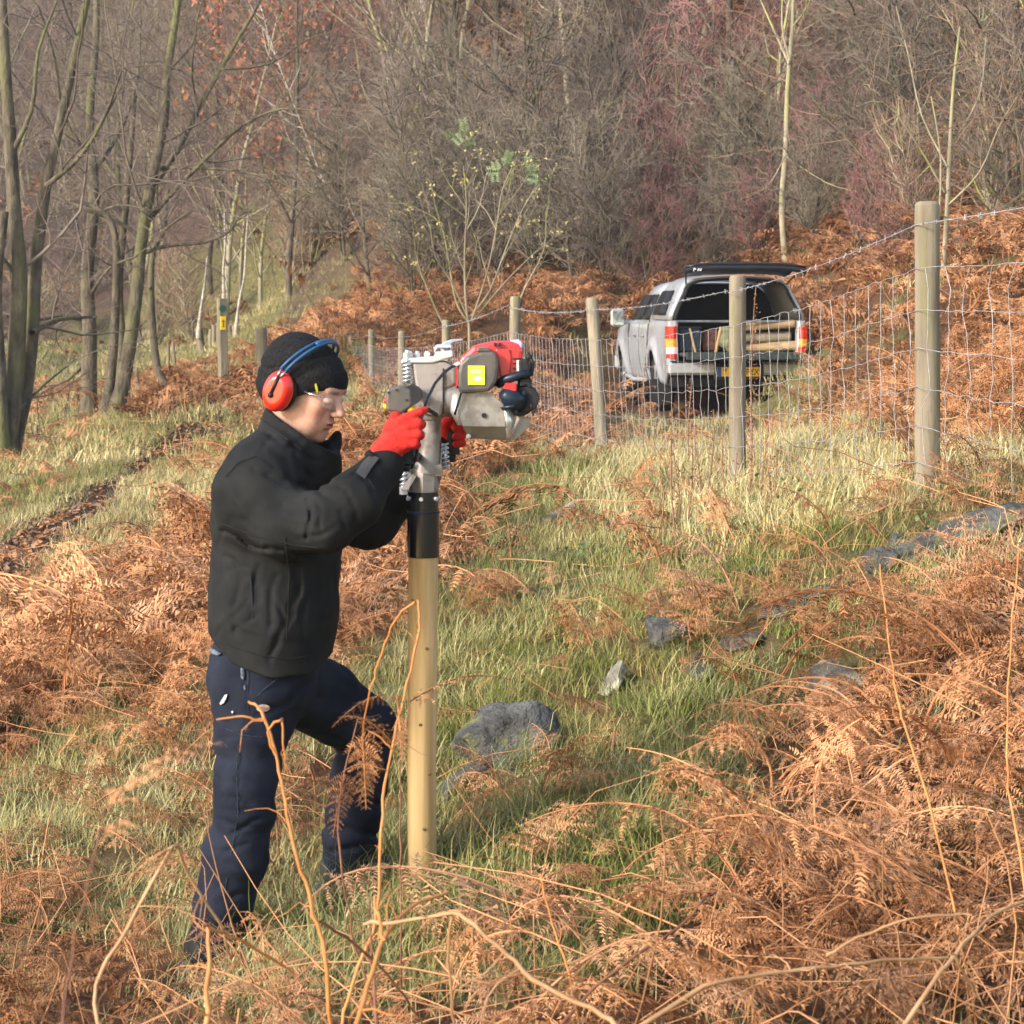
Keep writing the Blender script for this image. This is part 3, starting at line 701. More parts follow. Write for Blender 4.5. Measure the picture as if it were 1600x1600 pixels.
# the wood on the hillside: a handful of grown trees, copied
def proto_tree(seed, H, r, nl, spread, up, mt, mw, dens=1., t0=.2, multi=1, name='bare_tree', leaves=None, ltip=.5, twr=.008):
    rg = np.random.default_rng(seed); T = []
    for k in range(multi):
        a = rg.uniform(0, 6.28); lean = 0.06 if multi == 1 else rg.uniform(.1, .45)
        T.append(grow(rg, (0, 0, -.3), (math.cos(a) * lean, math.sin(a) * lean, 1), H * rg.uniform(.8, 1.05), r * (1 if multi == 1 else .6), 9, .06, .05, .22))
    s1 = spawn(rg, T, nl, (H * .28 * spread, H * .46 * spread), (30, 65), .5, 7, .11, up, t0, 1., .02)
    s2 = spawn(rg, s1, 1.5 * dens, (H * .10, H * .22), (25, 60), .5, 5, .14, up, .15, 1., .012)
    s3 = spawn(rg, s2, 2.0 * dens, (H * .05, H * .12), (25, 60), .6, 4, .16, up, .1, 1., twr, .5)
    s4 = spawn(rg, s3, 2.2 * dens, (H * .025, H * .07), (20, 55), .8, 3, .16, up, .1, 1., twr * .75, .6)
    v, f, _ = tube_data(T + s1, 5); me1 = (v, f, mt); v2, f2, _ = tube_data(s2 + s3 + s4, 3)
    print('proto', seed, len(s2), len(s3), len(s4))
    lv = leaf_tris(rg, [p[-1] for p, _ in s3 + s4], .105, 3) if leaves else None
    n1, n2 = len(v), len(v2)
    V = np.concatenate([v, v2] + ([lv] if leaves else []))
    F2 = f2 + n1
    me = bpy.data.meshes.new(name)
    faces = [F2, f]
    quads = np.concatenate([f, F2])
    nq = len(quads); nt_ = len(lv) // 3 if leaves else 0
    me.vertices.add(len(V)); me.vertices.foreach_set('co', V.astype(np.float32).ravel())
    me.loops.add(nq * 4 + nt_ * 3)
    li = quads.astype(np.int32).ravel()
    if nt_: li = np.concatenate([li, (np.arange(nt_ * 3) + n1 + n2).astype(np.int32)])
    me.loops.foreach_set('vertex_index', li); me.polygons.add(nq + nt_)
    ls = np.arange(0, nq * 4, 4, dtype=np.int32)
    if nt_: ls = np.concatenate([ls, nq * 4 + np.arange(0, nt_ * 3, 3, dtype=np.int32)])
    me.polygons.foreach_set('loop_start', ls); me.polygons.foreach_set('loop_total', np.concatenate([np.full(nq, 4), np.full(nt_, 3)]).astype(np.int32))
    mi = np.concatenate([np.zeros(len(f)), np.ones(len(F2)), np.full(nt_, 2)]).astype(np.int32); me.polygons.foreach_set('material_index', mi); me.update(calc_edges=True)
    me.materials.append(mt); me.materials.append(mw)
    if leaves: me.materials.append(leaves)
    return me

PT = {
 'purple': [proto_tree(101, 11, .11, 22, .9, .07, M_BARK_PALE, M_TW_PURP, 1.15), proto_tree(102, 12, .12, 20, .8, .09, M_BARK, M_TW_PURP, 1.15)],
 'brown': [proto_tree(103, 10, .09, 22, .8, .10, M_BARK_PALE, M_TW_BROWN, 1.2), proto_tree(104, 12, .12, 22, .9, .06, M_BARK, M_TW_BROWN, 1.1)],
 'olive': [proto_tree(105, 11, .12, 24, .9, .04, M_BARK, M_TW_GREY, 1.2)],
 'birch': [proto_tree(106, 10, .07, 16, .55, .14, M_BARK_WHITE, M_TW_PURP, 1.2, multi=2)],
 'bush': [proto_tree(107, 4.2, .06, 12, 1.1, .03, M_BARK, M_TW_DARK, 3.2, .1, 5, 'bare_bush', twr=.006), proto_tree(108, 4.5, .06, 12, 1.1, .02, M_BARK, M_TW_GREY, 3.0, .1, 5, 'bare_bush', twr=.006)],
 'redbush': [proto_tree(109, 3.6, .05, 12, 1.0, .06, M_BARK, M_TW_RED, 3.2, .1, 5, 'bare_bush', twr=.006)],
 'palebush': [proto_tree(110, 3.6, .045, 11, .8, .13, M_BARK_PALE, M_TW_BROWN, 3.0, .1, 6, 'bare_bush', twr=.006)],
 'orange': [proto_tree(111, 9, .12, 26, .9, .03, M_BARK, M_TW_RED, 1.3, leaves=M_LEAF_OR, name='beech_tree')],
 'ever': [proto_tree(112, 7, .12, 26, .7, .0, M_BARK, M_TW_DARK, 1.3, leaves=M_EVER, name='holly_tree')],
}
LAB = {'purple': ('bare_tree', 'leafless purple-brown tree among many on the wooded hillside', 'tree', 'purple-brown trees of the hillside wood'), 'brown': ('bare_tree', 'leafless warm brown tree among many on the wooded hillside', 'tree', 'warm brown trees of the hillside wood'),
       'olive': ('bare_tree', 'leafless olive-grey tree among many on the wooded hillside', 'tree', 'olive-grey trees of the hillside wood'), 'birch': ('birch_tree', 'leafless pale-stemmed birch on the wooded hillside', 'tree', 'pale birches of the hillside wood'),
       'bush': ('bare_bush', 'dense leafless grey-brown bush at the foot of the wood', 'bush', 'grey-brown bushes at the foot of the wood'), 'redbush': ('bare_bush', 'leafless reddish bush at the foot of the wood', 'bush', 'reddish bushes at the foot of the wood'),
       'palebush': ('bare_bush', 'pale straw-stemmed bare bush at the foot of the wood', 'bush', 'pale bushes at the foot of the wood')}
def put(kind, x, y, s, rg, label=None, sx=1.):
    me = PT[kind][rg.integers(0, len(PT[kind]))]; L_ = LAB.get(kind)
    nm = L_[0] if L_ else me.name
    o = bpy.data.objects.new(nm, me); COL.objects.link(o); o.location = (x, y, zt1(x, y)); o.rotation_euler = (rg.normal(0, .05), rg.normal(0, .05), rg.uniform(0, 6.28)); o.scale = (s * sx, s * sx, s)
    if label: tag(o, label, 'tree' if 'bush' not in nm else 'bush')
    else: tag(o, L_[1], L_[2], L_[3])
    return o
def wood():
    rg = np.random.default_rng(77); pts = []
    n = 0
    for tries in range(9000):
        y = math.sqrt(rg.uniform(36 ** 2, 125 ** 2)); x = rg.uniform(-1, 1) * y * .268 * 1.22
        edge = np.interp(x, [-40, -12, -5, 0, 4, 8, 20], [60, 58, 47, 41, 37, 33, 27])
        if y < edge: continue
        # the clearing of pale bracken upper right
        px, py = to_px(np.array([x, y, zt1(x, y)]))
        if 1290 < px < 1400 and y < 60: continue
        md = 1.35 + y * .010
        if y < 66 and 430 < px < 600 and y > 50: continue
        if any((x - a) ** 2 + (y - b) ** 2 < md * md for a, b in pts): continue
        if py < -420: continue
        pts.append((x, y)); u = noise(x * .07, y * .05, seed=41) + rg.normal(0, .35)
        right = x / y
        if y < edge + 7 and rg.random() < .75: kind = rg.choice(['bush', 'redbush', 'palebush', 'olive', 'brown'], p=[.34, .2 if right > .02 else .03, .18, .14, .14 + (.17 if right <= .02 else 0)])
        elif right < -.12: kind = rg.choice(['purple', 'olive', 'brown', 'birch'], p=[.45, .3, .2, .05])
        else: kind = rg.choice(['purple', 'brown', 'olive', 'birch'], p=[.42, .36, .12, .10])
        s = rg.uniform(.6, 1.05) * (1.0 if kind not in ('bush', 'redbush', 'palebush') else 1.0)
        put(kind, x, y, s, rg); n += 1
        if n >= 460: break
    for (px, D, kind, s) in ((1020,32.6,'redbush',.55),(1100,32.6,'bush',.5),(1180,32,'redbush',.5),(1262,30.5,'bush',.5),(1330,28.5,'redbush',.5),(945,33.2,'bush',.6),(1400,26,'redbush',.45),(900,34.2,'bush',.75),(975,34.6,'bush',.7),(1060,34.8,'redbush',.7),(1130,34.6,'bush',.6),(1195,33.5,'bush',.6),(1290,33,'redbush',.65),(765,35.5,'bush',.8),(835,35,'bush',.75),(700,37,'bush',.8),(1350,31.5,'bush',.55),(1440,27,'palebush',.6),(760,38,'bush',1.0),(860,37,'bush',1.15),(960,38,'bush',.9),(1050,36,'redbush',1.1),(1120,38,'redbush',1.2),(1000,41,'bush',1.3),(1180,34,'bush',.8),(680,40,'bush',1.1),(620,43,'palebush',1.0),(480,50,'palebush',1.1),(455,52,'palebush',.9),(540,46,'bush',1.1),(1330,36,'bush',.7),(1420,30,'bush',.9),(1540,27,'palebush',.9),(1590,25,'bush',.8),(1480,33,'bush',1.1),(1560,36,'redbush',1.2),(1280,38,'redbush',.9),(650,37,'bush',.7),(700,44,'olive',.6),(820,44,'olive',.7)):
        x = (px - 800) / FPX * D; put(kind, x, D, s, rg)
    for px, D, s, lab in ((470, 57, 1.0, 'beech still holding its orange leaves on the left hillside'), (512, 62, .8, 'smaller orange-leaved beech just up the slope from the larger one')):
        x = (px - 800) / FPX * D; put('orange', x, D, s, rg, lab)
    x = (565 - 800) / FPX * 66; put('ever', x, 66, .9, rg, 'dark evergreen beside the orange-leaved beeches')
    print('wood', n)
wood()
# ------------------------------------------------------------------ posts, fences
M_POST = mat('weathered_post', (.13, .105, .075), (.31, .26, .185), scale=7, rough=.85, bump=.7, bscale=34, stretch=(1, 1, .12), c3=(.17, .155, .085), s3=16, dist=.008)
M_POST_NEW = mat('treated_pine', (.42, .27, .11), (.68, .48, .25), spec=.08, scale=14, rough=.85, bump=.5, bscale=60, stretch=(1, 1, .06), c3=(.40, .27, .12), s3=9, dist=.003)
M_POST_DARK = mat('old_oak_stake', (.12, .09, .06), (.26, .21, .15), scale=7, rough=.9, bump=.6, stretch=(1, 1, .15))
M_WIRE = mat('galvanised_wire', (.27, .26, .27), (.44, .42, .44), scale=30, rough=.45, metal=.25, spec=.5)
M_WHITE = mat('white_plastic', (.75, .74, .72), rough=.4)
M_YEL = mat('yellow_plastic', (.85, .55, .02), rough=.4)
M_GREENP = mat('green_disc', (.02, .09, .06), rough=.5)
M_KNOT = mat('wood_knot', (.12, .07, .035), (.2, .12, .06), rough=.8)

def post_mesh(name, base, top, r, m, parent=None, rt=.96, seed=0, sides=18, round_top=True):
    """round timber post with uneven surface, chamfered head"""
    base = np.asarray(base, float); top = np.asarray(top, float); n = 22; L_ = np.linalg.norm(top - base); ax = (top - base) / L_
    a = nrm(np.cross(ax, [0, 1, .0])); b = np.cross(a, ax); V = []
    ts = list(np.linspace(0, 1 - .35 * r / L_, n)); rs = [1] * n
    if round_top: ts += [1 - .15 * r / L_, 1, 1.0 + .06 * r / L_]; rs += [.93, .78, .0001]
    else: ts += [1, 1.0005]; rs += [1, .0001]
    for i, (t, rr) in enumerate(zip(ts, rs)):
        for j in range(sides):
            an = 2 * math.pi * j / sides; q = 1 + .045 * float(noise(math.cos(an) * 1.4 + seed, math.sin(an) * 1.4, t * L_ * 2.2, seed)) + .02 * float(noise(math.cos(an) * 4 + seed, math.sin(an) * 4, t * L_ * 4, seed + 1))
            bow = .006 * math.sin(t * 3 + seed)
            V.append(base + ax * t * L_ + (a * math.cos(an) + b * math.sin(an)) * r * rr * q * (1 - (1 - rt) * t) + a * bow)
    F = [(i * sides + j, i * sides + (j + 1) % sides, (i + 1) * sides + (j + 1) % sides, (i + 1) * sides + j) for i in range(len(ts) - 1) for j in range(sides)]
    o = mesh_obj(name, V, F, m, parent, True); return o

def stock_fence():
    o = thing('wire_fence', (FXY[2][0], FXY[2][1], zt1(*FXY[2])), 'stock netting fence on round weathered posts running up the slope past the truck', 'fence')
    tops = []; bases = []
    for i, (px, pt, pb, D, r) in enumerate(FENCE):
        b = P(px + (18 if i == 3 else -3 if i == 1 else 3 if i == 2 else 0), pb, D); t = P(px, pt, D); bx = b.copy(); bx[2] = min(b[2], zt1(b[0], b[1])) - .12
        post_mesh('fence_post', bx, t, r, M_POST, o, seed=i * 3 + 1); tops.append(t); bases.append(b)
    bases[0][2] = zt1(*bases[0][:2])
    # wires: heights above the local base line
    rg = np.random.default_rng(9)
    def line(i, h0, h1, n=14, sag=.02, off=.055, below=None):
        a, b = bases[i], bases[i + 1]
        if below is not None: pa = tops[i] - np.array([0, 0, below]); pb_ = tops[i + 1] - np.array([0, 0, below])
        else:
            fa = (tops[i] - bases[i]); fb = (tops[i + 1] - bases[i + 1]); pa = bases[i] + fa * h0; pb_ = bases[i + 1] + fb * h1
        t = np.linspace(0, 1, n)[:, None]; p = pa + (pb_ - pa) * t; p = p + np.array([-off, -off * .6, 0])
        p[:, 2] -= sag * np.sin(t[:, 0] * math.pi)
        return p
    HS = [.06, .19, .33, .47, .61, .76]
    net = []; barb = MB()
    for i in range(len(FENCE) - 2):
        thin = .0016 if i < 3 else .0019
        W = []
        for h in HS:
            p = line(i, h, h, 40, sag=.02 + .01 * rg.random()); p[:, 2] += rg.normal(0, .004, 40) * (i < 4); net.append((p, np.full(40, thin))); W.append(p)
        span = np.linalg.norm(bases[i + 1] - bases[i]); nv = int(span / .155)
        for k in range(nv):
            f = (k + .5) / nv * 39; j = int(f); u = f - j; pts = []
            wob = rg.normal(0, 1)
            for q, p in enumerate(W):
                c = p[j] + u * (p[min(j + 1, 39)] - p[j]); d = nrm(p[min(j + 1, 39)] - p[j])
                c = c + d * rg.normal(0, .016) ; pts.append(c)
                if q < len(W) - 1:
                    c2 = (c + W[q + 1][j] + u * (W[q + 1][min(j + 1, 39)] - W[q + 1][j])) / 2; pts.append(c2 + d * rg.normal(0, .014))
            net.append((np.array(pts), np.full(len(pts), thin)))
    v, f, _ = tube_data(net, 4, False); mesh_obj('netting', v, f, M_WIRE, o)
    bw = []
    for i in range(len(FENCE) - 2):
        p = line(i, 0, 0, 60, sag=.03, below=[.10, .10, .09, .10, .08, .08, .08, .08, .08, .08, .08][i]); r_ = .0021 if i < 3 else .0025
        bw.append((p, np.full(60, r_)))
        if i < 5:
            L_ = np.linalg.norm(p[-1] - p[0]); m_ = int(L_ / .10)
            for k in range(m_):
                f = (k + .5) / m_ * 59; j = int(f); c = p[j] + (f - j) * (p[min(j + 1, 59)] - p[j])
                for _ in range(2):
                    d = nrm(rg.normal(0, 1, 3)) * .014; bw.append((np.array([c - d, c, c + d]), np.array([.0016, .0022, .0016])))
    v, f, _ = tube_data(bw, 4, False); mesh_obj('barbed_wire', v, f, M_WIRE, o)
stock_fence()

# fat gate post and thinner one hidden partly by the person's hat
b = P(412, 618, 29); t = P(407, 512, 29); w_ = thing('gate_post', b, 'thick grey strainer post just left of the person\'s hat', 'post')
post_mesh('shaft', b - [0, 0, .1], t, .095, M_POST, w_, seed=33)
# waymark post
def waymark():
    D = 24.5; b = P(348, 621, D); t = P(348, 466, D); o = thing('waymark_post', b, 'square wooden footpath post with yellow arrow plate beside the muddy path', 'post')
    m = MB(); w = .055; c = (b + t) / 2
    m.box(c - [0, 0, .05], (w * 2, w * 2, t[2] - b[2] + .1), rot=rotz(.5), bev=.008); m.build('shaft', M_POST, o)
    R = rotz(.5); f = R @ np.array([0, -1., 0])
    d = MB(); q = P(345, 482, D); q[1] = D; d.tube([q + f * .058, q + f * .068], [.045, .045], 16); d.build('green_disc', M_GREENP, o)
    p = MB(); q = P(346, 505, D); p.box(q + f * .062, (.075, .01, .17), rot=R, bev=.003); pl = p.build('yellow_plate', M_YEL, o)
    a = MB(); up = np.array([0, 0, 1.]); rt = R @ np.array([1., 0, 0]); k = q + f * .070
    a.prism([k + up * .05, k + rt * .022 + up * .015, k + rt * .008 + up * .015, k + rt * .008 - up * .05, k - rt * .008 - up * .05, k - rt * .008 + up * .015, k - rt * .022 + up * .015], f * .002); a.build('arrow', mat('arrow_brown', (.20, .09, .02), rough=.6), pl)
waymark()
# picket line far left
rg = np.random.default_rng(12)
PK = [(318,512,556,46,.10,1),(334,508,552,48,.06,0),(341,505,550,48,.06,0),(358,508,553,48,.06,0),(365,509,553,48,.055,0),(372,512,552,48,.055,0),(381,512,551,48,.055,0),(390,515,552,49,.055,0),(328,514,550,48,.05,0),(352,512,552,48,.05,0)]
PL = ['dark leaning stake at the left end of the far picket line', 'second stake of the far picket line, next but one to the dark leaning stake', 'grey stake just left of the waymark post in the far picket line', 'stake directly right of the waymark post in the far picket line',
      'second stake right of the waymark post in the far picket line', 'third stake right of the waymark post in the far picket line', 'fourth stake right of the waymark post in the far picket line', 'rightmost stake of the far picket line', 'stake touching the dark leaning one in the far picket line', 'stake half hidden behind the waymark post']
for i, (px, pt, pb, D, r, lean) in enumerate(PK):
    b = P(px, pb, D); t = P(px - (8 if lean else rg.uniform(-1, 1)), pt, D); b[2] = min(b[2], zt1(b[0], b[1])) - .1
    o = post_mesh('fence_stake', b, t, r, M_POST_DARK if lean or i % 3 == 0 else M_POST, None, seed=50 + i, sides=10); tag(o, PL[i], 'stake', 'stakes of the far picket line')
SL = [(202,577,622,29,'thin dark stake right of the forked tree foot'),(262,537,584,33,'thin stake between the slim curving tree and the waymark post'),(275,533,578,34,'leaning thin stake nearest the picket line'),(214,574,612,30,'upright stake of the pair leaning together between the trees'),(224,576,606,30,'slanting stake of the pair leaning together between the trees'),(21,676,734,25,'thin pale stake at the foot of the left edge tree'),(56,664,704,26,'short stake between the left edge tree and the thick upright tree')]
for i, (px, pt, pb, D, lab) in enumerate(SL):
    b = P(px, pb, D); dx = 12 if 'slanting' in lab else (5 if 'leaning thin' in lab else rg.uniform(-1, 1)); t = P(px - dx, pt, D); b[2] = min(b[2], zt1(b[0], b[1])) - .1
    o = post_mesh('fence_stake', b, t, .026, M_POST_DARK, None, seed=70 + i, sides=8); tag(o, lab, 'stake')

# ------------------------------------------------------------------ rocks and logs
M_ROCK = mat('gritstone', (.035, .034, .032), (.13, .125, .115), scale=6, rough=.92, bump=1.0, bscale=26, c3=(.13, .13, .06), s3=9, dist=.03)
M_LICHEN = mat('lichen_stone', (.12, .11, .09), (.26, .24, .19), scale=9, rough=.95, bump=1.0, bscale=30, c3=(.50, .48, .36), s3=7, dist=.02)
M_LOG = mat('dead_log', (.19, .16, .13), (.42, .37, .30), scale=6, rough=.9, bump=1.0, bscale=25, stretch=(.3, 1, 1), dist=.02)
def rock(name, label, px, py, size, seed, m=M_ROCK, rz=0., dip=.35, cat='rock', tilt=0.):
    g = G(px, py); n = 22; V = []; F = []
    for i in range(n + 1):
        for j in range(2 * n):
            th = math.pi * i / n; ph = math.pi * j / n; V.append([math.sin(th) * math.cos(ph), math.sin(th) * math.sin(ph), math.cos(th)])
    V = np.array(V); rgk = np.random.default_rng(seed)
    for _ in range(18):                                            # planar breaks
        d = nrm(rgk.normal(0, 1, 3)); h = rgk.uniform(.46, .8); s = V @ d; V = V - np.maximum(s - h, 0)[:, None] * d * .92
    V = V * (1 + .03 * noise(V[:, 0] * 11, V[:, 1] * 11, V[:, 2] * 11, seed + 2) + .10 * noise(V[:, 0] * 2 + seed, V[:, 1] * 2, V[:, 2] * 2, seed) + .06 * noise(V[:, 0] * 6, V[:, 1] * 6, V[:, 2] * 6, seed))[:, None]
    V = (V * np.array(size)) @ roty(tilt).T @ rotz(rz).T
    for i in range(n):
        for j in range(2 * n): F.append((i * 2 * n + j, (i + 1) * 2 * n + j, (i + 1) * 2 * n + (j + 1) % (2 * n), i * 2 * n + (j + 1) % (2 * n)))
    c = g + np.array([0, 0, size[2] * dip])
    o = mesh_obj(name, V + c, F, m, None, False, loc=g); autosmooth(o, 28); tag(o, label, cat)
rock('boulder', 'large dark grey boulder in the grass right of the new post', 778, 1195, (.24, .22, .15), 3, rz=.3, tilt=-.7, dip=.45)
rock('rock', 'low dark slab running down from the large boulder to the post', 718, 1240, (.14, .12, .07), 4, rz=-.3, tilt=-.5)
rock('rock', 'grey half-buried rock under russet bracken in the middle of the slope', 1040, 1012, (.12, .16, .09), 5, rz=.4)
rock('rock', 'small upright pale stone in the grass above the large boulder', 960, 1078, (.045, .06, .10), 6, rz=.2, tilt=.4, m=M_LICHEN)
rock('rock', 'pale lichen-covered flat rock at the edge of the near bracken', 1305, 1090, (.15, .2, .09), 7, M_LICHEN, rz=.2)
rock('rock', 'small dark stone in the grass left of the lichen-covered rock', 1098, 1065, (.06, .08, .045), 8)
rock('rock', 'small bluish stone in short grass below the seed-head stalks', 1140, 893, (.055, .08, .035), 9)
rock('boulder', 'long grey slanting boulder in the grass at the right below the tall post', 1490, 862, (.38, .20, .075), 10, M_ROCK, rz=.1, tilt=-.36, dip=.38)
rock('rock', 'rough grey rock end touching the long slanting boulder', 1385, 895, (.12, .14, .075), 12, rz=-.2, tilt=-.3)
rock('rock', 'dark mossy ledge of stone trailing down from the slanting boulder', 1290, 935, (.24, .14, .05), 13, rz=.2, tilt=-.3)
rock('rock', 'grey stone cut off by the right edge of the picture', 1597, 1000, (.07, .1, .09), 14)
rock('rock', 'dark stone in shade under russet bracken left of the lichen-covered rock', 1088, 1052, (.07, .08, .05), 21)
rock('rock', 'grey stone half buried where the mossy ledge ends', 1222, 965, (.11, .10, .045), 22, rz=.2, tilt=-.3)
rock('rock', 'small grey stone between the bluish stone and the mossy ledge', 1185, 905, (.06, .08, .035), 23)
rock('rock', 'pointed grey stone in the grass just above the slanting boulder rock end', 1405, 862, (.07, .07, .07), 24, tilt=.5)
rock('rock', 'flat dark stone in the grass between the two middle rocks', 1165, 1010, (.10, .09, .035), 25, tilt=-.2)
def log(label, a, b, r, seed):
    a = G(*a); b = G(*b); t = np.linspace(0, 1, 12)[:, None]; p = a + (b - a) * t; p[:, 2] = zt(p[:, 0], p[:, 1]) + r * .8
    v, f, _ = tube_data([(p, r * (1 + .15 * noise(t[:, 0] * 6, t[:, 0] * 0 + seed)) * np.linspace(.7, 1, 12))], 12, False)
    v = v + .2 * r * np.stack([noise(v[:, 0] * 20, v[:, 1] * 20, v[:, 2] * 20, seed)] * 3, -1)
    f = [tuple(q) for q in f] + [tuple(range(12)), tuple(range(132, 144))]
    o = mesh_obj('fallen_log', v, f, M_LOG, None, True, loc=a); tag(o, label, 'log')
log('grey fallen branch lying in the grass below the leaning fence post', (950, 832), (1045, 792), .035, 3)
log('short mossy branch lying in the grass left of the grey fallen branch', (855, 822), (905, 795), .03, 4)

# ------------------------------------------------------------------ dry stalks, leafy weeds
M_STALK = mat('dry_stalk', (.16, .08, .05), (.32, .18, .11), scale=20, rough=.9)
M_WEED = mat('weed_leaf', (.06, .11, .035), (.17, .22, .09), scale=12, rough=.6)
def dock(px, pb, pt, D, label, seed, group=None, top=.5, lean=0, dens=1.):
    rg = np.random.default_rng(seed); b = P(px, pb, D); t = P(px + lean, pt, D); b[2] = min(b[2], zt1(b[0], b[1]) + .0); k = np.linspace(0, 1, 9)[:, None]
    p = b + (t - b) * k + np.array([1, .5, 0]) * .012 * np.sin(k * 5 + seed); o = thing('dry_weed', b, label, 'weed', group)
    tubes('stem', [(p, np.linspace(.006, .002, 9))], M_STALK, o, 5)
    T = []; H = np.linalg.norm(t - b)
    for _ in range(int(H * top * 260 * dens)):
        u = 1 - top * rg.random() ** .8; c = b + (t - b) * u + rg.normal(0, .011 * (1.15 - u) + .006, 3); s = rg.uniform(.004, .010)
        a = nrm(rg.normal(0, 1, 3)) * s; q = nrm(rg.normal(0, 1, 3)) * s * .7; T += [c - a, c + q, c + a, c - a, c + a, c - q]
    mesh_obj('seed_head', np.array(T), np.arange(len(T)).reshape(-1, 3), M_STALK, o)
dock(1168, 800, 448, 10.4, 'tall dry seed-head stalk beside the middle fence post in front of the truck', 1, top=.75, lean=14)
dock(1058, 900, 640, 8.6, 'tall thin brown dock stalk standing alone left of the middle post', 2, top=.55, lean=-10)
dock(1078, 680, 580, 12.2, 'short dry dock spike in front of the truck bumper', 3, top=.7)
dock(1172, 860, 640, 9.6, 'dry brown stalk rising below the middle fence post', 4, top=.5)
dock(1202, 850, 730, 8.9, 'short brown stalk in the tall grass right of the middle post', 5, top=.6)
dock(1462, 800, 735, 8.0, 'dark twisted twig sticking out of the grass under the tall right post', 6, top=.2, lean=-16)
dock(1592, 735, 640, 9.2, 'thin reddish twig in the grass at the right edge', 7, top=.2, lean=-8)
dock(1004, 660, 560, 13.0, 'pinkish dry stalk in front of the truck side', 8, top=.6, lean=4)
dock(990, 960, 850, 8.0, 'leaning dry stem in the grass in the middle of the slope', 9, top=.2, lean=24)
dock(1600, 1000, 790, 6.6, 'orange stem at the right edge above the bracken', 10, top=.15, lean=-6)
for i, (px, pb, pt, ln) in enumerate(((1075,850,660,6),(1095,830,670,-8),(1120,845,690,4),(1135,830,650,-5),(1190,840,660,8),(1215,820,700,-6),(1105,800,640,10),(1232,830,720,5),(1060,800,690,-4),(1150,860,700,3))):
    dock(px, pb, pt, 9.4 + (i * 7 % 5) * .3, 'pinkish brown dead weed stalk in the clump around the middle fence post', 30 + i, 'dead weed stalks around the middle post', top=.65, lean=ln, dens=.55)
def weed(px, py, s, n, label, seed):
    rg = np.random.default_rng(seed); g = G(px, py); T = []
    for _ in range(n):
        c = g + rg.normal(0, 1, 3) * np.array([s, s, s * .35]) + [0, 0, s * .55]; a = nrm(rg.normal(0, 1, 3) + [0, -.3, 0]); b_ = nrm(np.cross(a, rg.normal(0, 1, 3))); l = rg.uniform(.018, .036)
        m_ = c + a * l * .5; T += [c, m_ + b_ * l * .4, c + a * l, c, c + a * l, m_ - b_ * l * .4]
    o = mesh_obj('green_weed', np.array(T), np.arange(len(T)).reshape(-1, 3), M_WEED, None, loc=g); tag(o, label, 'weed')
weed(845, 712, .16, 240, 'low green leafy weed below the engine at the fence', 1)
weed(968, 725, .08, 70, 'bright green weed at the foot of the leaning fence post', 2)
weed(915, 868, .05, 40, 'dark green bramble sprig in the grass of the open slope', 3)
weed(1262, 800, .13, 110, 'broad grey-green leaves in the tall grass right of the middle post', 4)
weed(1180, 835, .07, 50, 'small green leaves at the foot of the brown stalk', 5)
weed(1490, 840, .06, 45, 'green leaves growing over the slanting boulder', 6)
weed(1250, 1105, .06, 40, 'green bramble leaves just below the lichen-covered rock', 7)
# green and ochre grass tussocks that stand out
for i, (px, py, s, lab) in enumerate(((180,1105,.9,'dark green grass tussock in the bracken left of the person'),(1060,1240,.8,'bright green grass tussock right of the boulder'),(1000,1330,.9,'long bent green grass clump below the boulder'),(1545,760,1.0,'ochre grass tussock right of the tall post'),(400,1470,.6,'green tuft at the person\'s rear boot'))):
    rg = np.random.default_rng(60 + i); g = G(px, py); pv, ps = tuft(rg, 150, .30 * s, .0028, .07, 4, 1.1)
    col = np.stack([np.clip((.75 if 'ochre' in lab else .12) + (ps - .5) * .4, 0, 1), .8 + .4 * ps, ps * 0], -1)
    o = mesh_obj('grass_tussock', pv + g, np.arange(len(pv)).reshape(-1, 3), M_GR, None, col=col, loc=g); tag(o, lab, 'tussock')
tub = MB(); q = P(902, 648, 15.2); q[2] = zt1(q[0], q[1]) + .07; tub.box(q, (.17, .2, .16), rot=rotz(.3), bev=.02); tag(tub.build('storage_tub', mat('blue_grey_plastic', (.20, .25, .32), (.32, .38, .46), rough=.5), loc=q), 'small blue-grey plastic tub in dry grass behind the netting', 'tub')
def lane_road():
    rows = []
    for px, D in ((-40, 55), (20, 55.5), (80, 56), (130, 57), (180, 58), (215, 58.5)):
        x = (px - 800) / FPX * D
        for dy in (-1.6, -.5, .6, 1.8): rows.append((x, D + dy, zt1(x, D + dy) + .05))
    F = [(i * 4 + k, i * 4 + k + 1, i * 4 + k + 5, i * 4 + k + 4) for i in range(5) for k in range(3)]
    o = mesh_obj('road', rows, F, mat('pale_road', (.30, .30, .32), (.42, .42, .44), scale=1.5, rough=.8), None, True, loc=rows[0]); tag(o, kind='structure')
lane_road()
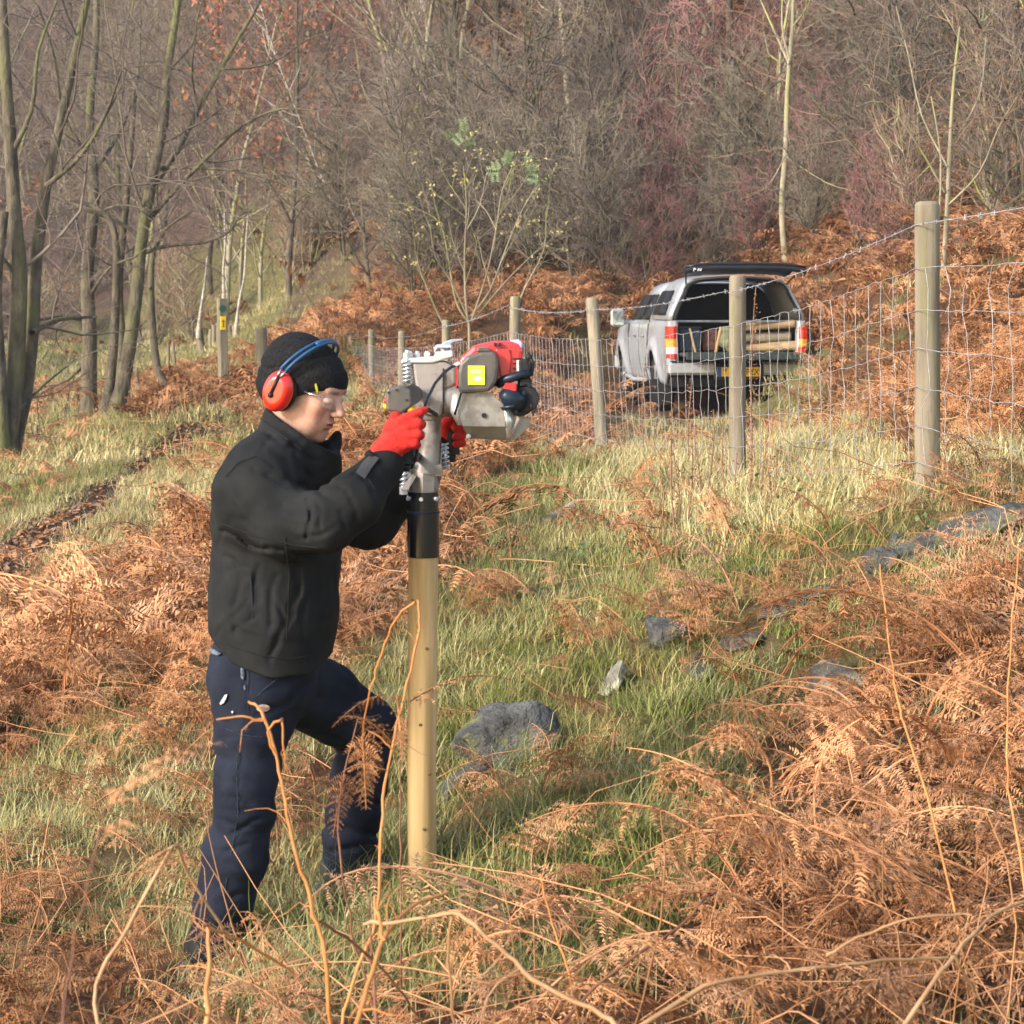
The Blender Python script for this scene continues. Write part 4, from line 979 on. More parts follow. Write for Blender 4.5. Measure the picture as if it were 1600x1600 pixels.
# ------------------------------------------------------------------ pickup truck (local: x right, y forward, z up; origin under the rear bumper)
def truck():
    D0 = 24.35; org = P(1151, 649, D0); yaw = math.radians(4.6)
    zr = org[2]; org[2] = zr
    R = rotz(yaw); pitch = rotx(math.radians(.7))
    RR = R @ pitch
    xf = lambda v: (np.asarray(v, float) @ RR.T) + org
    o = thing('pickup_truck', org, 'silver double-cab pickup truck with its rear canopy hatch open beyond the fence', 'truck')
    SIL = mat('silver_paint', (.39, .41, .44), (.45, .47, .50), scale=3, rough=.35, metal=.15, spec=.5, coat=.5, c3=(.35, .34, .33), s3=2.0)
    SILB = mat('silver_bumper', (.42, .42, .43), (.50, .50, .51), scale=4, rough=.35, metal=.3)
    BLK = mat('black_trim', (.012, .012, .013), (.025, .025, .027), scale=8, rough=.55)
    HAT = mat('black_hatch', (.012, .013, .016), (.02, .02, .024), scale=4, rough=.3)
    GLS = mat('tinted_glass', (.010, .010, .011), (.016, .016, .016), scale=2, rough=.35, spec=.2)
    DGLS = mat('interior_shade', (.010, .010, .011), (.018, .017, .016), scale=4, rough=.9)
    RED = mat('tail_red', (.62, .02, .015), (.75, .04, .02), scale=20, rough=.25, spec=.6, coat=.6)
    AMB = mat('tail_amber', (.90, .30, .03), (.95, .40, .05), scale=20, rough=.25, coat=.6)
    CLR = mat('tail_clear', (.80, .72, .70), (.88, .80, .78), scale=20, rough=.2, coat=.6)
    TYR = mat('tyre', (.018, .017, .016), (.04, .035, .03), scale=15, rough=.9); RIM = mat('rim', (.25, .25, .26), (.45, .45, .46), scale=10, rough=.4, metal=.7)
    YW, W_ = 1.18, 4.28; RW = .39
    zs = np.array([.34, .45, .60, .75, .92, 1.05, 1.14, 1.20]); hwz = np.array([.80, .85, .885, .905, .91, .905, .895, .88])
    def hw(y, z):
        h = np.interp(z, zs, hwz)
        h = h * np.interp(y, [0, .12, 4.4, 5.0, 5.2], [.985, 1, 1, .94, .84])
        for wy in (YW, W_):
            r = np.hypot(y - wy, (z - .40) * 1.0); h = h + .045 * np.exp(-((r - .47) / .085) ** 2) * (z > .38)
        return h
    def top(y): return np.interp(y, [0, 1.56, 1.6, 3.6, 3.9, 5.0, 5.2], [1.20, 1.20, 1.16, 1.14, 1.12, 1.02, .92])
    for sg, nm in ((-1, 'l'), (1, 'r')):
        ny, nz_ = 105, 22; Y = np.linspace(0.02, 5.15, ny); idx = -np.ones((ny, nz_), int); V = []; 
        for i, y in enumerate(Y):
            for j in range(nz_):
                z0 = .36 + .22 * (y < .55) * (1 - y / .55); z = z0 + (top(y) - z0) * j / (nz_ - 1); yy = y
                for wy in (YW, W_):
                    dy, dz = yy - wy, z - .38; r = math.hypot(dy, dz)
                    if r < .43 and r > .36: yy = wy + dy / r * .43; z = .38 + dz / r * .43
                idx[i, j] = len(V); V.append((sg * float(hw(yy, z)), yy, z))
        V = np.array(V); F = []
        for i in range(ny - 1):
            for j in range(nz_ - 1):
                q = (idx[i, j], idx[i + 1, j], idx[i + 1, j + 1], idx[i, j + 1]); c = V[list(q)].mean(0)
                if any(math.hypot(c[1] - wy, c[2] - .38) < .425 for wy in (YW, W_)): continue
                F.append(q if sg > 0 else q[::-1])
        p = mesh_obj('side_panel', xf(V), F, SIL, o, True); md = p.modifiers.new('s', 'SOLIDIFY'); md.thickness = .03; md.offset = -1
    # bonnet, cab lower, floor
    m = MB(); hood = []
    Yh = np.linspace(3.55, 5.12, 14); V = []
    for y in Yh:
        for k in range(13):
            u = -1 + 2 * k / 12; V.append((u * float(hw(y, 1.0)) * .985, y, float(top(y)) + .07 * (1 - u ** 4) - .005 - (.12 * max(0, (y - 4.9) / .22)) ))
    m.add(V, [(i * 13 + k, i * 13 + k + 1, (i + 1) * 13 + k + 1, (i + 1) * 13 + k) for i in range(13) for k in range(12)]); m.build('bonnet', SIL, o, True, xf=xf)
    m = MB(); m.box((0, 2.6, .42), (1.62, 4.9, .12)); m.box((0, 5.08, .65), (1.55, .1, .5), bev=.04); m.box((0, 1.585, .8), (1.74, .04, .70)); m.build('chassis', BLK, o, xf=xf)
    m = MB(); m.box((0, 5.2, .55), (1.74, .18, .3), bev=.07); m.build('front_bumper', SILB, o, xf=xf)
    # load bed
    m = MB(); m.box((0, .80, .775), (1.66, 1.5, .05)); m.box((-.80, .80, .90), (.05, 1.5, .46)); m.box((.80, .80, .90), (.05, 1.5, .46)); m.box((0, 1.54, .9), (1.6, .04, .46)); m.build('load_bed', BLK, o, xf=xf)
    # arches: (y, half width at belt, half width at shoulder, roof z, belt z)
    def arch(y, wb, ws, zr_, zb, zs_=None, n=9):
        zs_ = zr_ - .20; pts = []
        for i in range(5): t = i / 4; pts.append((-(wb + (ws - wb) * t ** 1.25), zb + (zs_ - zb) * t))
        for i in range(1, 6): a = math.radians(90 * i / 6); pts.append((-(ws - (1 - math.cos(a)) * .22 - .02 * math.sin(a)), zs_ + math.sin(a) * .17))
        xe = pts[-1][0]; 
        for i in range(1, 6): u = i / 6; pts.append((xe * (1 - u), zr_ - .03 + .03 * math.sin(u * math.pi / 2)))
        L_ = pts + [(0, zr_)] + [(-x, z) for x, z in reversed(pts)]
        return [(x, y(z) if callable(y) else y, z) for x, z in L_]
    def loft(name, rows, m_, thick=.03, closed_ends=(False, False), par=o):
        V = [q for r in rows for q in r]; n = len(rows[0]); F = [(i * n + k, i * n + k + 1, (i + 1) * n + k + 1, (i + 1) * n + k) for i in range(len(rows) - 1) for k in range(n - 1)]
        if closed_ends[1]: F.append(tuple(range((len(rows) - 1) * n, len(rows) * n)))
        ob = mesh_obj(name, xf(V), F, m_, par, True)
        if thick: md = ob.modifiers.new('s', 'SOLIDIFY'); md.thickness = thick; md.offset = -1
        return ob
    rear = lambda z: .03 + .16 * max(0, (z - 1.21) / .65) ** 1.3
    can = []
    for t in np.linspace(0, 1, 9):
        y0 = 1.57
        can.append(arch(lambda z, t=t: rear(z) + (y0 - rear(z)) * t, .868, .71 + .01 * math.sin(t * 3), 1.795 - .03 * (1 - t) ** 4 - .05 * t ** 6, 1.212))
    canopy = loft('canopy', can, SIL, .035)
    # canopy side windows: outward panels hugging the canopy side
    def side_glass(name, y0b, y1b, y0t, y1t, zb, zt_, wfun, m_, par, off=.017, nn=7):
        for sg in (-1, 1):
            V = []; 
            for i in range(nn):
                t = i / (nn - 1); z = zb + (zt_ - zb) * t
                for y in (y0b + (y0t - y0b) * t, y1b + (y1t - y1b) * t): V.append((sg * (wfun(z) + off), y, z))
            F = [(2 * i, 2 * i + 1, 2 * i + 3, 2 * i + 2) if sg > 0 else (2 * i, 2 * i + 2, 2 * i + 3, 2 * i + 1) for i in range(nn - 1)]
            ob = mesh_obj(name, xf(V), F, m_, par, True); md = ob.modifiers.new('s', 'SOLIDIFY'); md.thickness = .004; md.offset = 1
    wcan = lambda z: .868 - (.868 - .71) * min(1, max(0, (z - 1.212) / .383)) ** 1.25
    side_glass('side_window', .42, 1.46, .52, 1.44, 1.27, 1.585, wcan, GLS, canopy)
    # bulkhead closing the canopy, coloured near-black to stand in for the shade inside
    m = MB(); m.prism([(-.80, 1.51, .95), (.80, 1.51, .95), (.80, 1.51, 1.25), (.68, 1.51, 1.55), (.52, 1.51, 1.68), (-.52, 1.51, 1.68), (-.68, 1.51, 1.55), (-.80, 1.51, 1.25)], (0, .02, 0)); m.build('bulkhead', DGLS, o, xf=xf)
    # opening frame: dark rubber seal round the hatch opening
    fr = [(x * .93, rear(z) - .012, 1.212 + (z - 1.212) * .93) for x, y, z in can[0]]
    m = MB(); m.tube(fr, .018, 6, False); m.build('hatch_seal', BLK, o, xf=xf)
    # cab
    rows = []
    for y, zr_, ws in ((1.60, 1.69, .70), (1.66, 1.73, .71), (2.2, 1.75, .71), (2.8, 1.74, .70), (3.05, 1.705, .69), (3.25, 1.62, .71), (3.5, 1.44, .76), (3.75, 1.27, .80)):
        zb = 1.145; pts = arch(y, .865, ws, zr_, zb) ; rows.append(pts)
    cab = loft('cab', rows, SIL, .03)
    wcab = lambda z: .865 - (.865 - .71) * min(1, max(0, (z - 1.145) / .405)) ** 1.25
    side_glass('rear_door_window', 1.78, 2.38, 1.80, 2.36, 1.20, 1.545, wcab, GLS, cab, off=.012)
    side_glass('front_door_window', 2.50, 3.45, 2.46, 3.08, 1.20, 1.545, wcab, GLS, cab, off=.012)
    m = MB(); m.add([(-.42, 3.12, 1.69), (.42, 3.12, 1.69), (.60, 3.22, 1.58), (.70, 3.72, 1.24), (-.70, 3.72, 1.24), (-.60, 3.22, 1.58)], [(0, 1, 2, 3, 4, 5)]); m.build('windscreen', GLS, cab, xf=lambda v: xf(v + np.array([0, .03, .02])))
    # door shut lines, handles, mirrors
    for sg in (-1, 1):
        m = MB()
        for y in (1.66, 2.44, 3.42):
            z_ = np.linspace(.42, 1.14, 9); m.tube([(sg * (float(hw(y, z)) - .002), y + (.10 * (1.14 - z) if y == 1.66 else 0), z) for z in z_], .007, 5)
        m.tube([(sg * (float(hw(1.58, z)) + .001), 1.585, z) for z in np.linspace(.6, 1.2, 8)], .008, 5)
        m.build('door_gap', BLK, o, xf=xf)
        for y in (1.98, 2.74):
            m = MB(); m.box((sg * (float(hw(y, .98)) + .022), y, .98), (.03, .15, .035), bev=.01); m.build('door_handle', RIM, o, xf=xf)
        m = MB(); m.box((sg * 1.08, 3.36, 1.22), (.20, .11, .25), bev=.035); m.tube([(sg * .86, 3.40, 1.16), (sg * 1.0, 3.38, 1.17)], .03, 8); mm = m.build('mirror', SIL, o, xf=xf)
        m = MB(); m.box((sg * 1.08, 3.298, 1.22), (.165, .012, .21), bev=.004); m.build('mirror_glass', mat('mirror', (.55, .6, .6), rough=.08, metal=.9), mm, xf=xf)
        m = MB(); m.tube([(sg * .90, 1.85, .39), (sg * .94, 2.6, .37), (sg * .90, 3.6, .39)], .028, 8); m.build('side_step', SILB, o, xf=xf)
        m = MB(); m.box((sg * .86, 1.0 - .26, .27), (.26, .02, .34)); m.build('mudflap', BLK, o, xf=xf)
        for wy in (YW, W_):
            m = MB(); a = np.linspace(0, 2 * math.pi, 29)
            prof = [(-.10, .26), (-.115, .31), (-.11, .36), (-.08, .385), (0, RW), (.08, .385), (.11, .36), (.115, .31), (.10, .26)]; V = []
            for i in range(28):
                an = 2 * math.pi * i / 28
                for dx, r in prof: V.append((sg * .76 + dx, wy + r * math.cos(an), .38 + r * math.sin(an)))
            n = len(prof); F = [(i * n + k, ((i + 1) % 28) * n + k, ((i + 1) % 28) * n + k + 1, i * n + k + 1) for i in range(28) for k in range(n - 1)]
            m.add(V, F); wh = m.build('wheel', TYR, o, True, xf=xf)
            m = MB(); m.tube([(sg * .80, wy, .38), (sg * .85, wy, .38)], [.26, .25], 24); m.tube([(sg * .85, wy, .38), (sg * .87, wy, .38)], [.07, .06], 14)
            for k in range(6): an = k * math.pi / 3; m.box((sg * .856, wy + .15 * math.cos(an), .38 + .15 * math.sin(an)), (.02, .20, .05), rot=rotx(an))
            m.build('rim', RIM, wh, xf=xf)
            m = MB(); V = []; 
            for i in range(15):
                an = math.pi * i / 14; V += [(sg * .55, wy + .44 * math.cos(an), .38 + .44 * math.sin(an)), (sg * .88, wy + .44 * math.cos(an), .38 + .44 * math.sin(an))]
            m.add(V, [(2 * i, 2 * i + 1, 2 * i + 3, 2 * i + 2) for i in range(14)]); m.build('wheel_liner', BLK, o, xf=xf)
    # rear: corner pillars with tail lights
    for sg in (-1, 1):
        m = MB(); poly = [(sg * .77, .0), (sg * .80, -.012), (sg * .86, -.005), (sg * .895, .05), (sg * .895, .12), (sg * .77, .12)]
        m.prism([(x, y, .60) for x, y in poly], (0, 0, .60)); m.build('rear_corner', SIL, o, xf=xf)
        lamp = None
        for (z0, z1, mm_, nm) in ((1.13, .97, RED, 'tail_light'), (.97, .87, AMB, 'indicator_lens'), (.87, .78, CLR if sg < 0 else RED, 'reversing_lens'), (.78, .725, RED, 'reflector')):
            m = MB(); pl = [(sg * .785, -.022), (sg * .83, -.040), (sg * .885, -.022), (sg * .915, .04), (sg * .912, .13), (sg * .785, .10)]
            m.prism([(x * (1 - .012 * (z0 < .9)), y, z1 + .002) for x, y in pl], (0, 0, z0 - z1 - .004)); ob = m.build(nm, mm_, lamp if lamp else o, xf=xf)
            if lamp is None: lamp = ob
            if nm == 'indicator_lens':
                pass
    # bumper with steps, number plate
    m = MB(); m.box((-.60, -.09, .60), (.62, .20, .16), bev=.03); m.box((.60, -.09, .60), (.62, .20, .16), bev=.03); m.box((0, -.07, .575), (.66, .15, .11), bev=.02); m.build('rear_bumper', SILB, o, xf=xf)
    m = MB(); m.box((-.64, -.10, .685), (.46, .17, .02)); m.box((.64, -.10, .685), (.46, .17, .02)); m.build('bumper_step', BLK, o, xf=xf)
    PX0 = -.02
    m = MB(); m.box((PX0, -.175, .56), (.62, .04, .20), bev=.01); m.build('plate_recess', BLK, o, xf=xf)
    YP = mat('plate_yellow', (.88, .50, .04), (.92, .55, .05), rough=.5); m = MB(); m.box((PX0, -.20, .56), (.54, .008, .115)); pl = m.build('number_plate', YP, o, xf=xf)
    m = MB(); m.box((PX0 - .245, -.2065, .56), (.045, .004, .113)); m.build('blue_band', mat('blue_band', (.02, .10, .35), rough=.5), pl, xf=xf)
    def text(body, x, z, size, mt, par, y=-.2062, align='LEFT', nm='lettering'):
        cu = bpy.data.curves.new('t', 'FONT'); cu.body = body; cu.size = size; cu.extrude = .0008; cu.align_x = align; to = bpy.data.objects.new('t', cu); COL.objects.link(to)
        dg = bpy.context.evaluated_depsgraph_get(); me = bpy.data.meshes.new_from_object(to.evaluated_get(dg)); bpy.data.objects.remove(to)
        v = np.array([q.co[:] for q in me.vertices]); v = np.stack([v[:, 0] * .82 + x, np.full(len(v), y) - v[:, 2], v[:, 1] + z], -1); fs = [tuple(q.vertices) for q in me.polygons]
        return mesh_obj(nm, xf(v), fs, mt, par)
    BK = mat('plate_black', (.01, .01, .01), rough=.6)
    text('Y', PX0 - .205, .522, .108, BK, pl); text('PYX', PX0 + .092, .520, .112, BK, pl)
    # tailgate, lowered
    m = MB(); m.box((0, -.27, .775), (1.50, .52, .05), bev=.015); m.box((0, -.535, .765), (1.50, .03, .10), bev=.01); m.build('tailgate', mat('tailgate_dark', (.02, .03, .028), (.05, .06, .055), rough=.5), o, xf=xf)
    # hatch: glass lid lifted almost level
    V = []; nh = 7
    for i in range(nh):
        t = i / (nh - 1); y = .17 - t * .62; z = 1.775 + .10 * t + .05 * math.sin(t * math.pi)
        for k in range(11):
            u = -1 + .2 * k; V.append((u * (.66 + .10 * t), y, z + .015 * (1 - u * u) - .03 * abs(u) ** 8))
    m = MB(); m.add(V, [(i * 11 + k, i * 11 + k + 1, (i + 1) * 11 + k + 1, (i + 1) * 11 + k) for i in range(nh - 1) for k in range(10)])
    h = m.build('rear_hatch', HAT, o, True, xf=xf); md = h.modifiers.new('s', 'SOLIDIFY'); md.thickness = .03
    m = MB(); e = [V[(nh - 1) * 11 + k] for k in range(11)]; m.tube([(x, y, z - .035) for x, y, z in e], .035, 6); m.build('hatch_frame', HAT, h, xf=xf)
    for sg in (-1, 1):
        m = MB(); m.tube([(sg * .64, .18, 1.64), (sg * .70, -.16, 1.79)], .010, 6); m.build('gas_strut', BLK, o, xf=xf)
    m = MB()
    for a, b in (((-.66, 1.808), (-.66, 1.845)), ((-.66, 1.845), (-.635, 1.84)), ((-.635, 1.84), (-.64, 1.825)), ((-.61, 1.81), (-.60, 1.845)), ((-.60, 1.845), (-.575, 1.815)), ((-.575, 1.815), (-.565, 1.845))):
        m.tube([(a[0], -.505, a[1]), (b[0], -.505, b[1])], .005, 5)
    m.build('badge', M_WHITE, h, xf=xf)
    m = MB(); m.tube([(-.78, .10, 1.19), (.78, .10, 1.19)], .016, 8); m.build('cross_rail', RIM, o, xf=xf)
    m = MB(); m.tube([(.735, .02, 1.33), (.735, -.02, 1.33)], .03, 12); m.build('hatch_catch', RIM, o, xf=xf)
    m = MB(); m.tube([(-.75, YW, .38), (.75, YW, .38)], .05, 8); m.ball((.0, YW, .38), (.13, .13, .13), n=6); m.build('rear_axle', BLK, o, xf=xf)
    # ---- load: things of their own
    M_TIMBER = mat('cut_timber', (.22, .15, .075), (.40, .28, .15), scale=14, rough=.8, stretch=(.1, 1, 1))
    lg = [(.40, 1.04, .055, 'topmost new timber stake across the pickup load bed'), (.38, .92, .07, 'thick pale stake under the topmost one in the pickup load bed'), (.48, .80, .065, 'pale stake second from the bottom of the load in the pickup'), (.30, .76, .06, 'brown stake with a split end at the bottom of the pickup load')]
    for i, (x, z, r, lab) in enumerate(lg):
        a = xf([(x - .40, .25 + .1 * i, z + .06)])[0]; b_ = xf([(x + .36, .10 + .12 * (i % 2), z + (.13 if i == 0 else .08))])[0]
        ob = post_mesh('timber_stake', a, b_, r, (M_TIMBER, M_POST, M_TIMBER, M_POST_DARK)[i], None, seed=90 + i, sides=12, round_top=True); tag(ob, lab, 'stake', 'timber stakes loaded in the pickup')
    m = MB(); m.box((-.58, .35, .95), (.28, .3, .30), bev=.02); m.box((-.58, .35, 1.11), (.30, .32, .02), bev=.006); ob = m.build('tool_box', mat('tool_box', (.03, .045, .07), (.06, .08, .11), rough=.5), None, xf=xf, loc=xf([(-.58, .35, .69)])[0]); tag(ob, 'dark blue box at the left of the pickup load bed', 'box')
    m = MB(); m.box((-.28, .42, .94), (.22, .25, .28), bev=.03); ob = m.build('tool_bag', mat('bag', (.10, .04, .03), (.2, .09, .06), rough=.8), None, xf=xf, loc=xf([(-.28, .42, .69)])[0]); tag(ob, 'dark maroon bag next to the blue box in the pickup', 'bag')
    m = MB(); m.tube([(-.52, .1, .80), (-.60, .08, 1.10)], .014, 8); ob = m.build('wooden_stick', M_POST_NEW, None, xf=xf, loc=xf([(-.52, .1, .70)])[0]); tag(ob, 'short wooden stick leaning on the dark blue box in the pickup', 'stick')
    m = MB(); m.tube([(-.26, .1, .80), (-.20, .08, 1.12)], .018, 8); ob = m.build('wooden_stick', M_POST_NEW, None, xf=xf, loc=xf([(-.26, .1, .70)])[0]); tag(ob, 'short wooden stick leaning in front of the maroon bag in the pickup', 'stick')
    m = MB(); m.ball((-.08, .35, .98), (.13, .15, .15), n=8); m.ball((-.06, .22, .89), (.06, .05, .10), n=7); ob = m.build('work_glove_sack', mat('sack', (.16, .17, .09), (.34, .33, .2), scale=12, rough=.9), None, True, xf=xf, loc=xf([(-.08, .35, .80)])[0]); tag(ob, 'olive sack bulging in the middle of the pickup load bed', 'sack'); ob.name = 'sack'
truck()
# ------------------------------------------------------------------ implicit surfaces (numpy) -> mesh
def surface_nets(f, ax, ay, az):
    s = f < 0; nx, ny, nz = f.shape
    c = np.zeros((nx - 1, ny - 1, nz - 1), np.int8)
    for i in (0, 1):
        for j in (0, 1):
            for k in (0, 1): c += s[i:nx - 1 + i, j:ny - 1 + j, k:nz - 1 + k]
    act = (c > 0) & (c < 8); I, J, K = np.nonzero(act); n = len(I)
    idx = -np.ones(act.shape, np.int64); idx[I, J, K] = np.arange(n)
    acc = np.zeros((n, 3)); cnt = np.zeros(n); cor = [(i, j, k) for i in (0, 1) for j in (0, 1) for k in (0, 1)]
    for a in cor:
        for d in range(3):
            if a[d]: continue
            b = list(a); b[d] = 1
            fa = f[I + a[0], J + a[1], K + a[2]]; fb = f[I + b[0], J + b[1], K + b[2]]; m = (fa < 0) != (fb < 0)
            t = np.where(m, fa / np.where(m, fa - fb, 1), 0)
            q = np.array(a, float)[None] + t[:, None] * (np.array(b, float) - np.array(a, float))[None]
            acc += q * m[:, None]; cnt += m
    q = acc / cnt[:, None]
    def co(A, ii, u): return A[ii] + u * (A[ii + 1] - A[ii])
    V = np.stack([co(ax, I, q[:, 0]), co(ay, J, q[:, 1]), co(az, K, q[:, 2])], 1)
    F = []
    for d in range(3):
        a = s.swapaxes(0, d); e = a[:-1] != a[1:]; ix = idx.swapaxes(0, d)
        e = e[:, 1:-1, 1:-1]; A, B, C = np.nonzero(e); B1, C1 = B + 1, C + 1
        q = np.stack([ix[A, B1 - 1, C1 - 1], ix[A, B1, C1 - 1], ix[A, B1, C1], ix[A, B1 - 1, C1]], 1)
        fl = a[A, B1, C1] ^ (d > 0)
        q[~fl] = q[~fl][:, ::-1]; F.append(q)
    F = np.concatenate(F); F = F[(F >= 0).all(1)]
    return V, F

class SDF:
    def __init__(s, lo, hi, h, fine=None):
        """fine: list of (axis, a, b, h) intervals with their own spacing"""
        s.ax = []
        for d in range(3):
            pts = [lo[d]]; fs = [q for q in (fine or []) if q[0] == d]
            while pts[-1] < hi[d]:
                st = h
                for q in fs:
                    if q[1] <= pts[-1] < q[2]: st = q[3]
                pts.append(pts[-1] + st)
            s.ax.append(np.array(pts))
        s.X = s.ax[0][:, None, None]; s.Y = s.ax[1][None, :, None]; s.Z = s.ax[2][None, None, :]
        s.f = np.full((len(s.ax[0]), len(s.ax[1]), len(s.ax[2])), 9.0, np.float32)
    def win(s, c, r):
        """index window around a box c +- r"""
        sl = tuple(slice(max(0, np.searchsorted(s.ax[d], c[d] - r[d]) - 1), np.searchsorted(s.ax[d], c[d] + r[d]) + 1) for d in range(3))
        return sl, s.ax[0][sl[0]][:, None, None], s.ax[1][sl[1]][None, :, None], s.ax[2][sl[2]][None, None, :]
    def put(s, sl, d, k=0., mode='u'):
        f = s.f[sl]; d = d.astype(np.float32)
        if mode == 'u':
            if k > 0: h = np.clip(.5 + .5 * (f - d) / k, 0, 1); f = f + (d - f) * h - k * h * (1 - h)
            else: f = np.minimum(f, d)
        elif mode == 's':
            d = -d
            if k > 0: h = np.clip(.5 - .5 * (f - d) / k, 0, 1); f = f + (d - f) * h + k * h * (1 - h)
            else: f = np.maximum(f, d)
        s.f[sl] = f
    def ell(s, c, r, M=None, k=.0, mode='u', pad=.03):
        c = np.asarray(c, float); r = np.broadcast_to(np.asarray(r, float), (3,)); R_ = r.max() + pad + k
        sl, x, y, z = s.win(c, (R_, R_, R_)); p = [x - c[0], y - c[1], z - c[2]]
        if M is not None: M = np.asarray(M); p = [M[0, i] * p[0] + M[1, i] * p[1] + M[2, i] * p[2] for i in range(3)]
        k0 = np.sqrt((p[0] / r[0]) ** 2 + (p[1] / r[1]) ** 2 + (p[2] / r[2]) ** 2); k1 = np.sqrt((p[0] / r[0] ** 2) ** 2 + (p[1] / r[1] ** 2) ** 2 + (p[2] / r[2] ** 2) ** 2)
        s.put(sl, k0 * (k0 - 1) / (k1 + 1e-6), k, mode); return s
    def cap(s, a, b, ra, rb, k=.0, mode='u', sy=1., cy=None, pad=.04):
        """tapered capsule; sy widens it along Y about the axis"""
        a = np.asarray(a, float); b = np.asarray(b, float); c = (a + b) / 2; e = np.abs(b - a) / 2 + max(ra, rb) * np.array([1, sy, 1]) + pad + k
        sl, x, y, z = s.win(c, e)
        ab = (b - a) / np.array([1, sy, 1]); px, py, pz = x - a[0], (y - a[1]) / sy, z - a[2]
        t = np.clip((px * ab[0] + py * ab[1] + pz * ab[2]) / (ab @ ab + 1e-9), 0, 1)
        d = np.sqrt((px - t * ab[0]) ** 2 + (py - t * ab[1]) ** 2 + (pz - t * ab[2]) ** 2) - (ra + (rb - ra) * t)
        s.put(sl, d, k, mode); return s
    def chain(s, pts, rad, k=.0, **kw):
        for i in range(len(pts) - 1): s.cap(pts[i], pts[i + 1], rad[i], rad[i + 1], k if i else kw.get('k0', k), **{q: v for q, v in kw.items() if q != 'k0'})
        return s
    def plane(s, p, n):
        """keep the side opposite to n"""
        n = nrm(n); d = (s.X - p[0]) * n[0] + (s.Y - p[1]) * n[1] + (s.Z - p[2]) * n[2]; s.f = np.maximum(s.f, d.astype(np.float32)); return s
    def mesh(s): return surface_nets(s.f, *s.ax)

def smooth_obj(name, V, F, m, parent=None, it=2, lam=.5, col=None, **kw):
    """a little Laplacian smoothing, then the mesh"""
    e = np.concatenate([F[:, [0, 1]], F[:, [1, 2]], F[:, [2, 3]], F[:, [3, 0]]]); e = np.concatenate([e, e[:, ::-1]])
    deg = np.bincount(e[:, 0], minlength=len(V))[:, None]
    for _ in range(it):
        a = np.stack([np.bincount(e[:, 0], weights=V[e[:, 1], d], minlength=len(V)) for d in range(3)], 1) / np.maximum(deg, 1); V = V + lam * (a - V)
    return mesh_obj(name, V, F, m, parent, True, col=col, **kw)

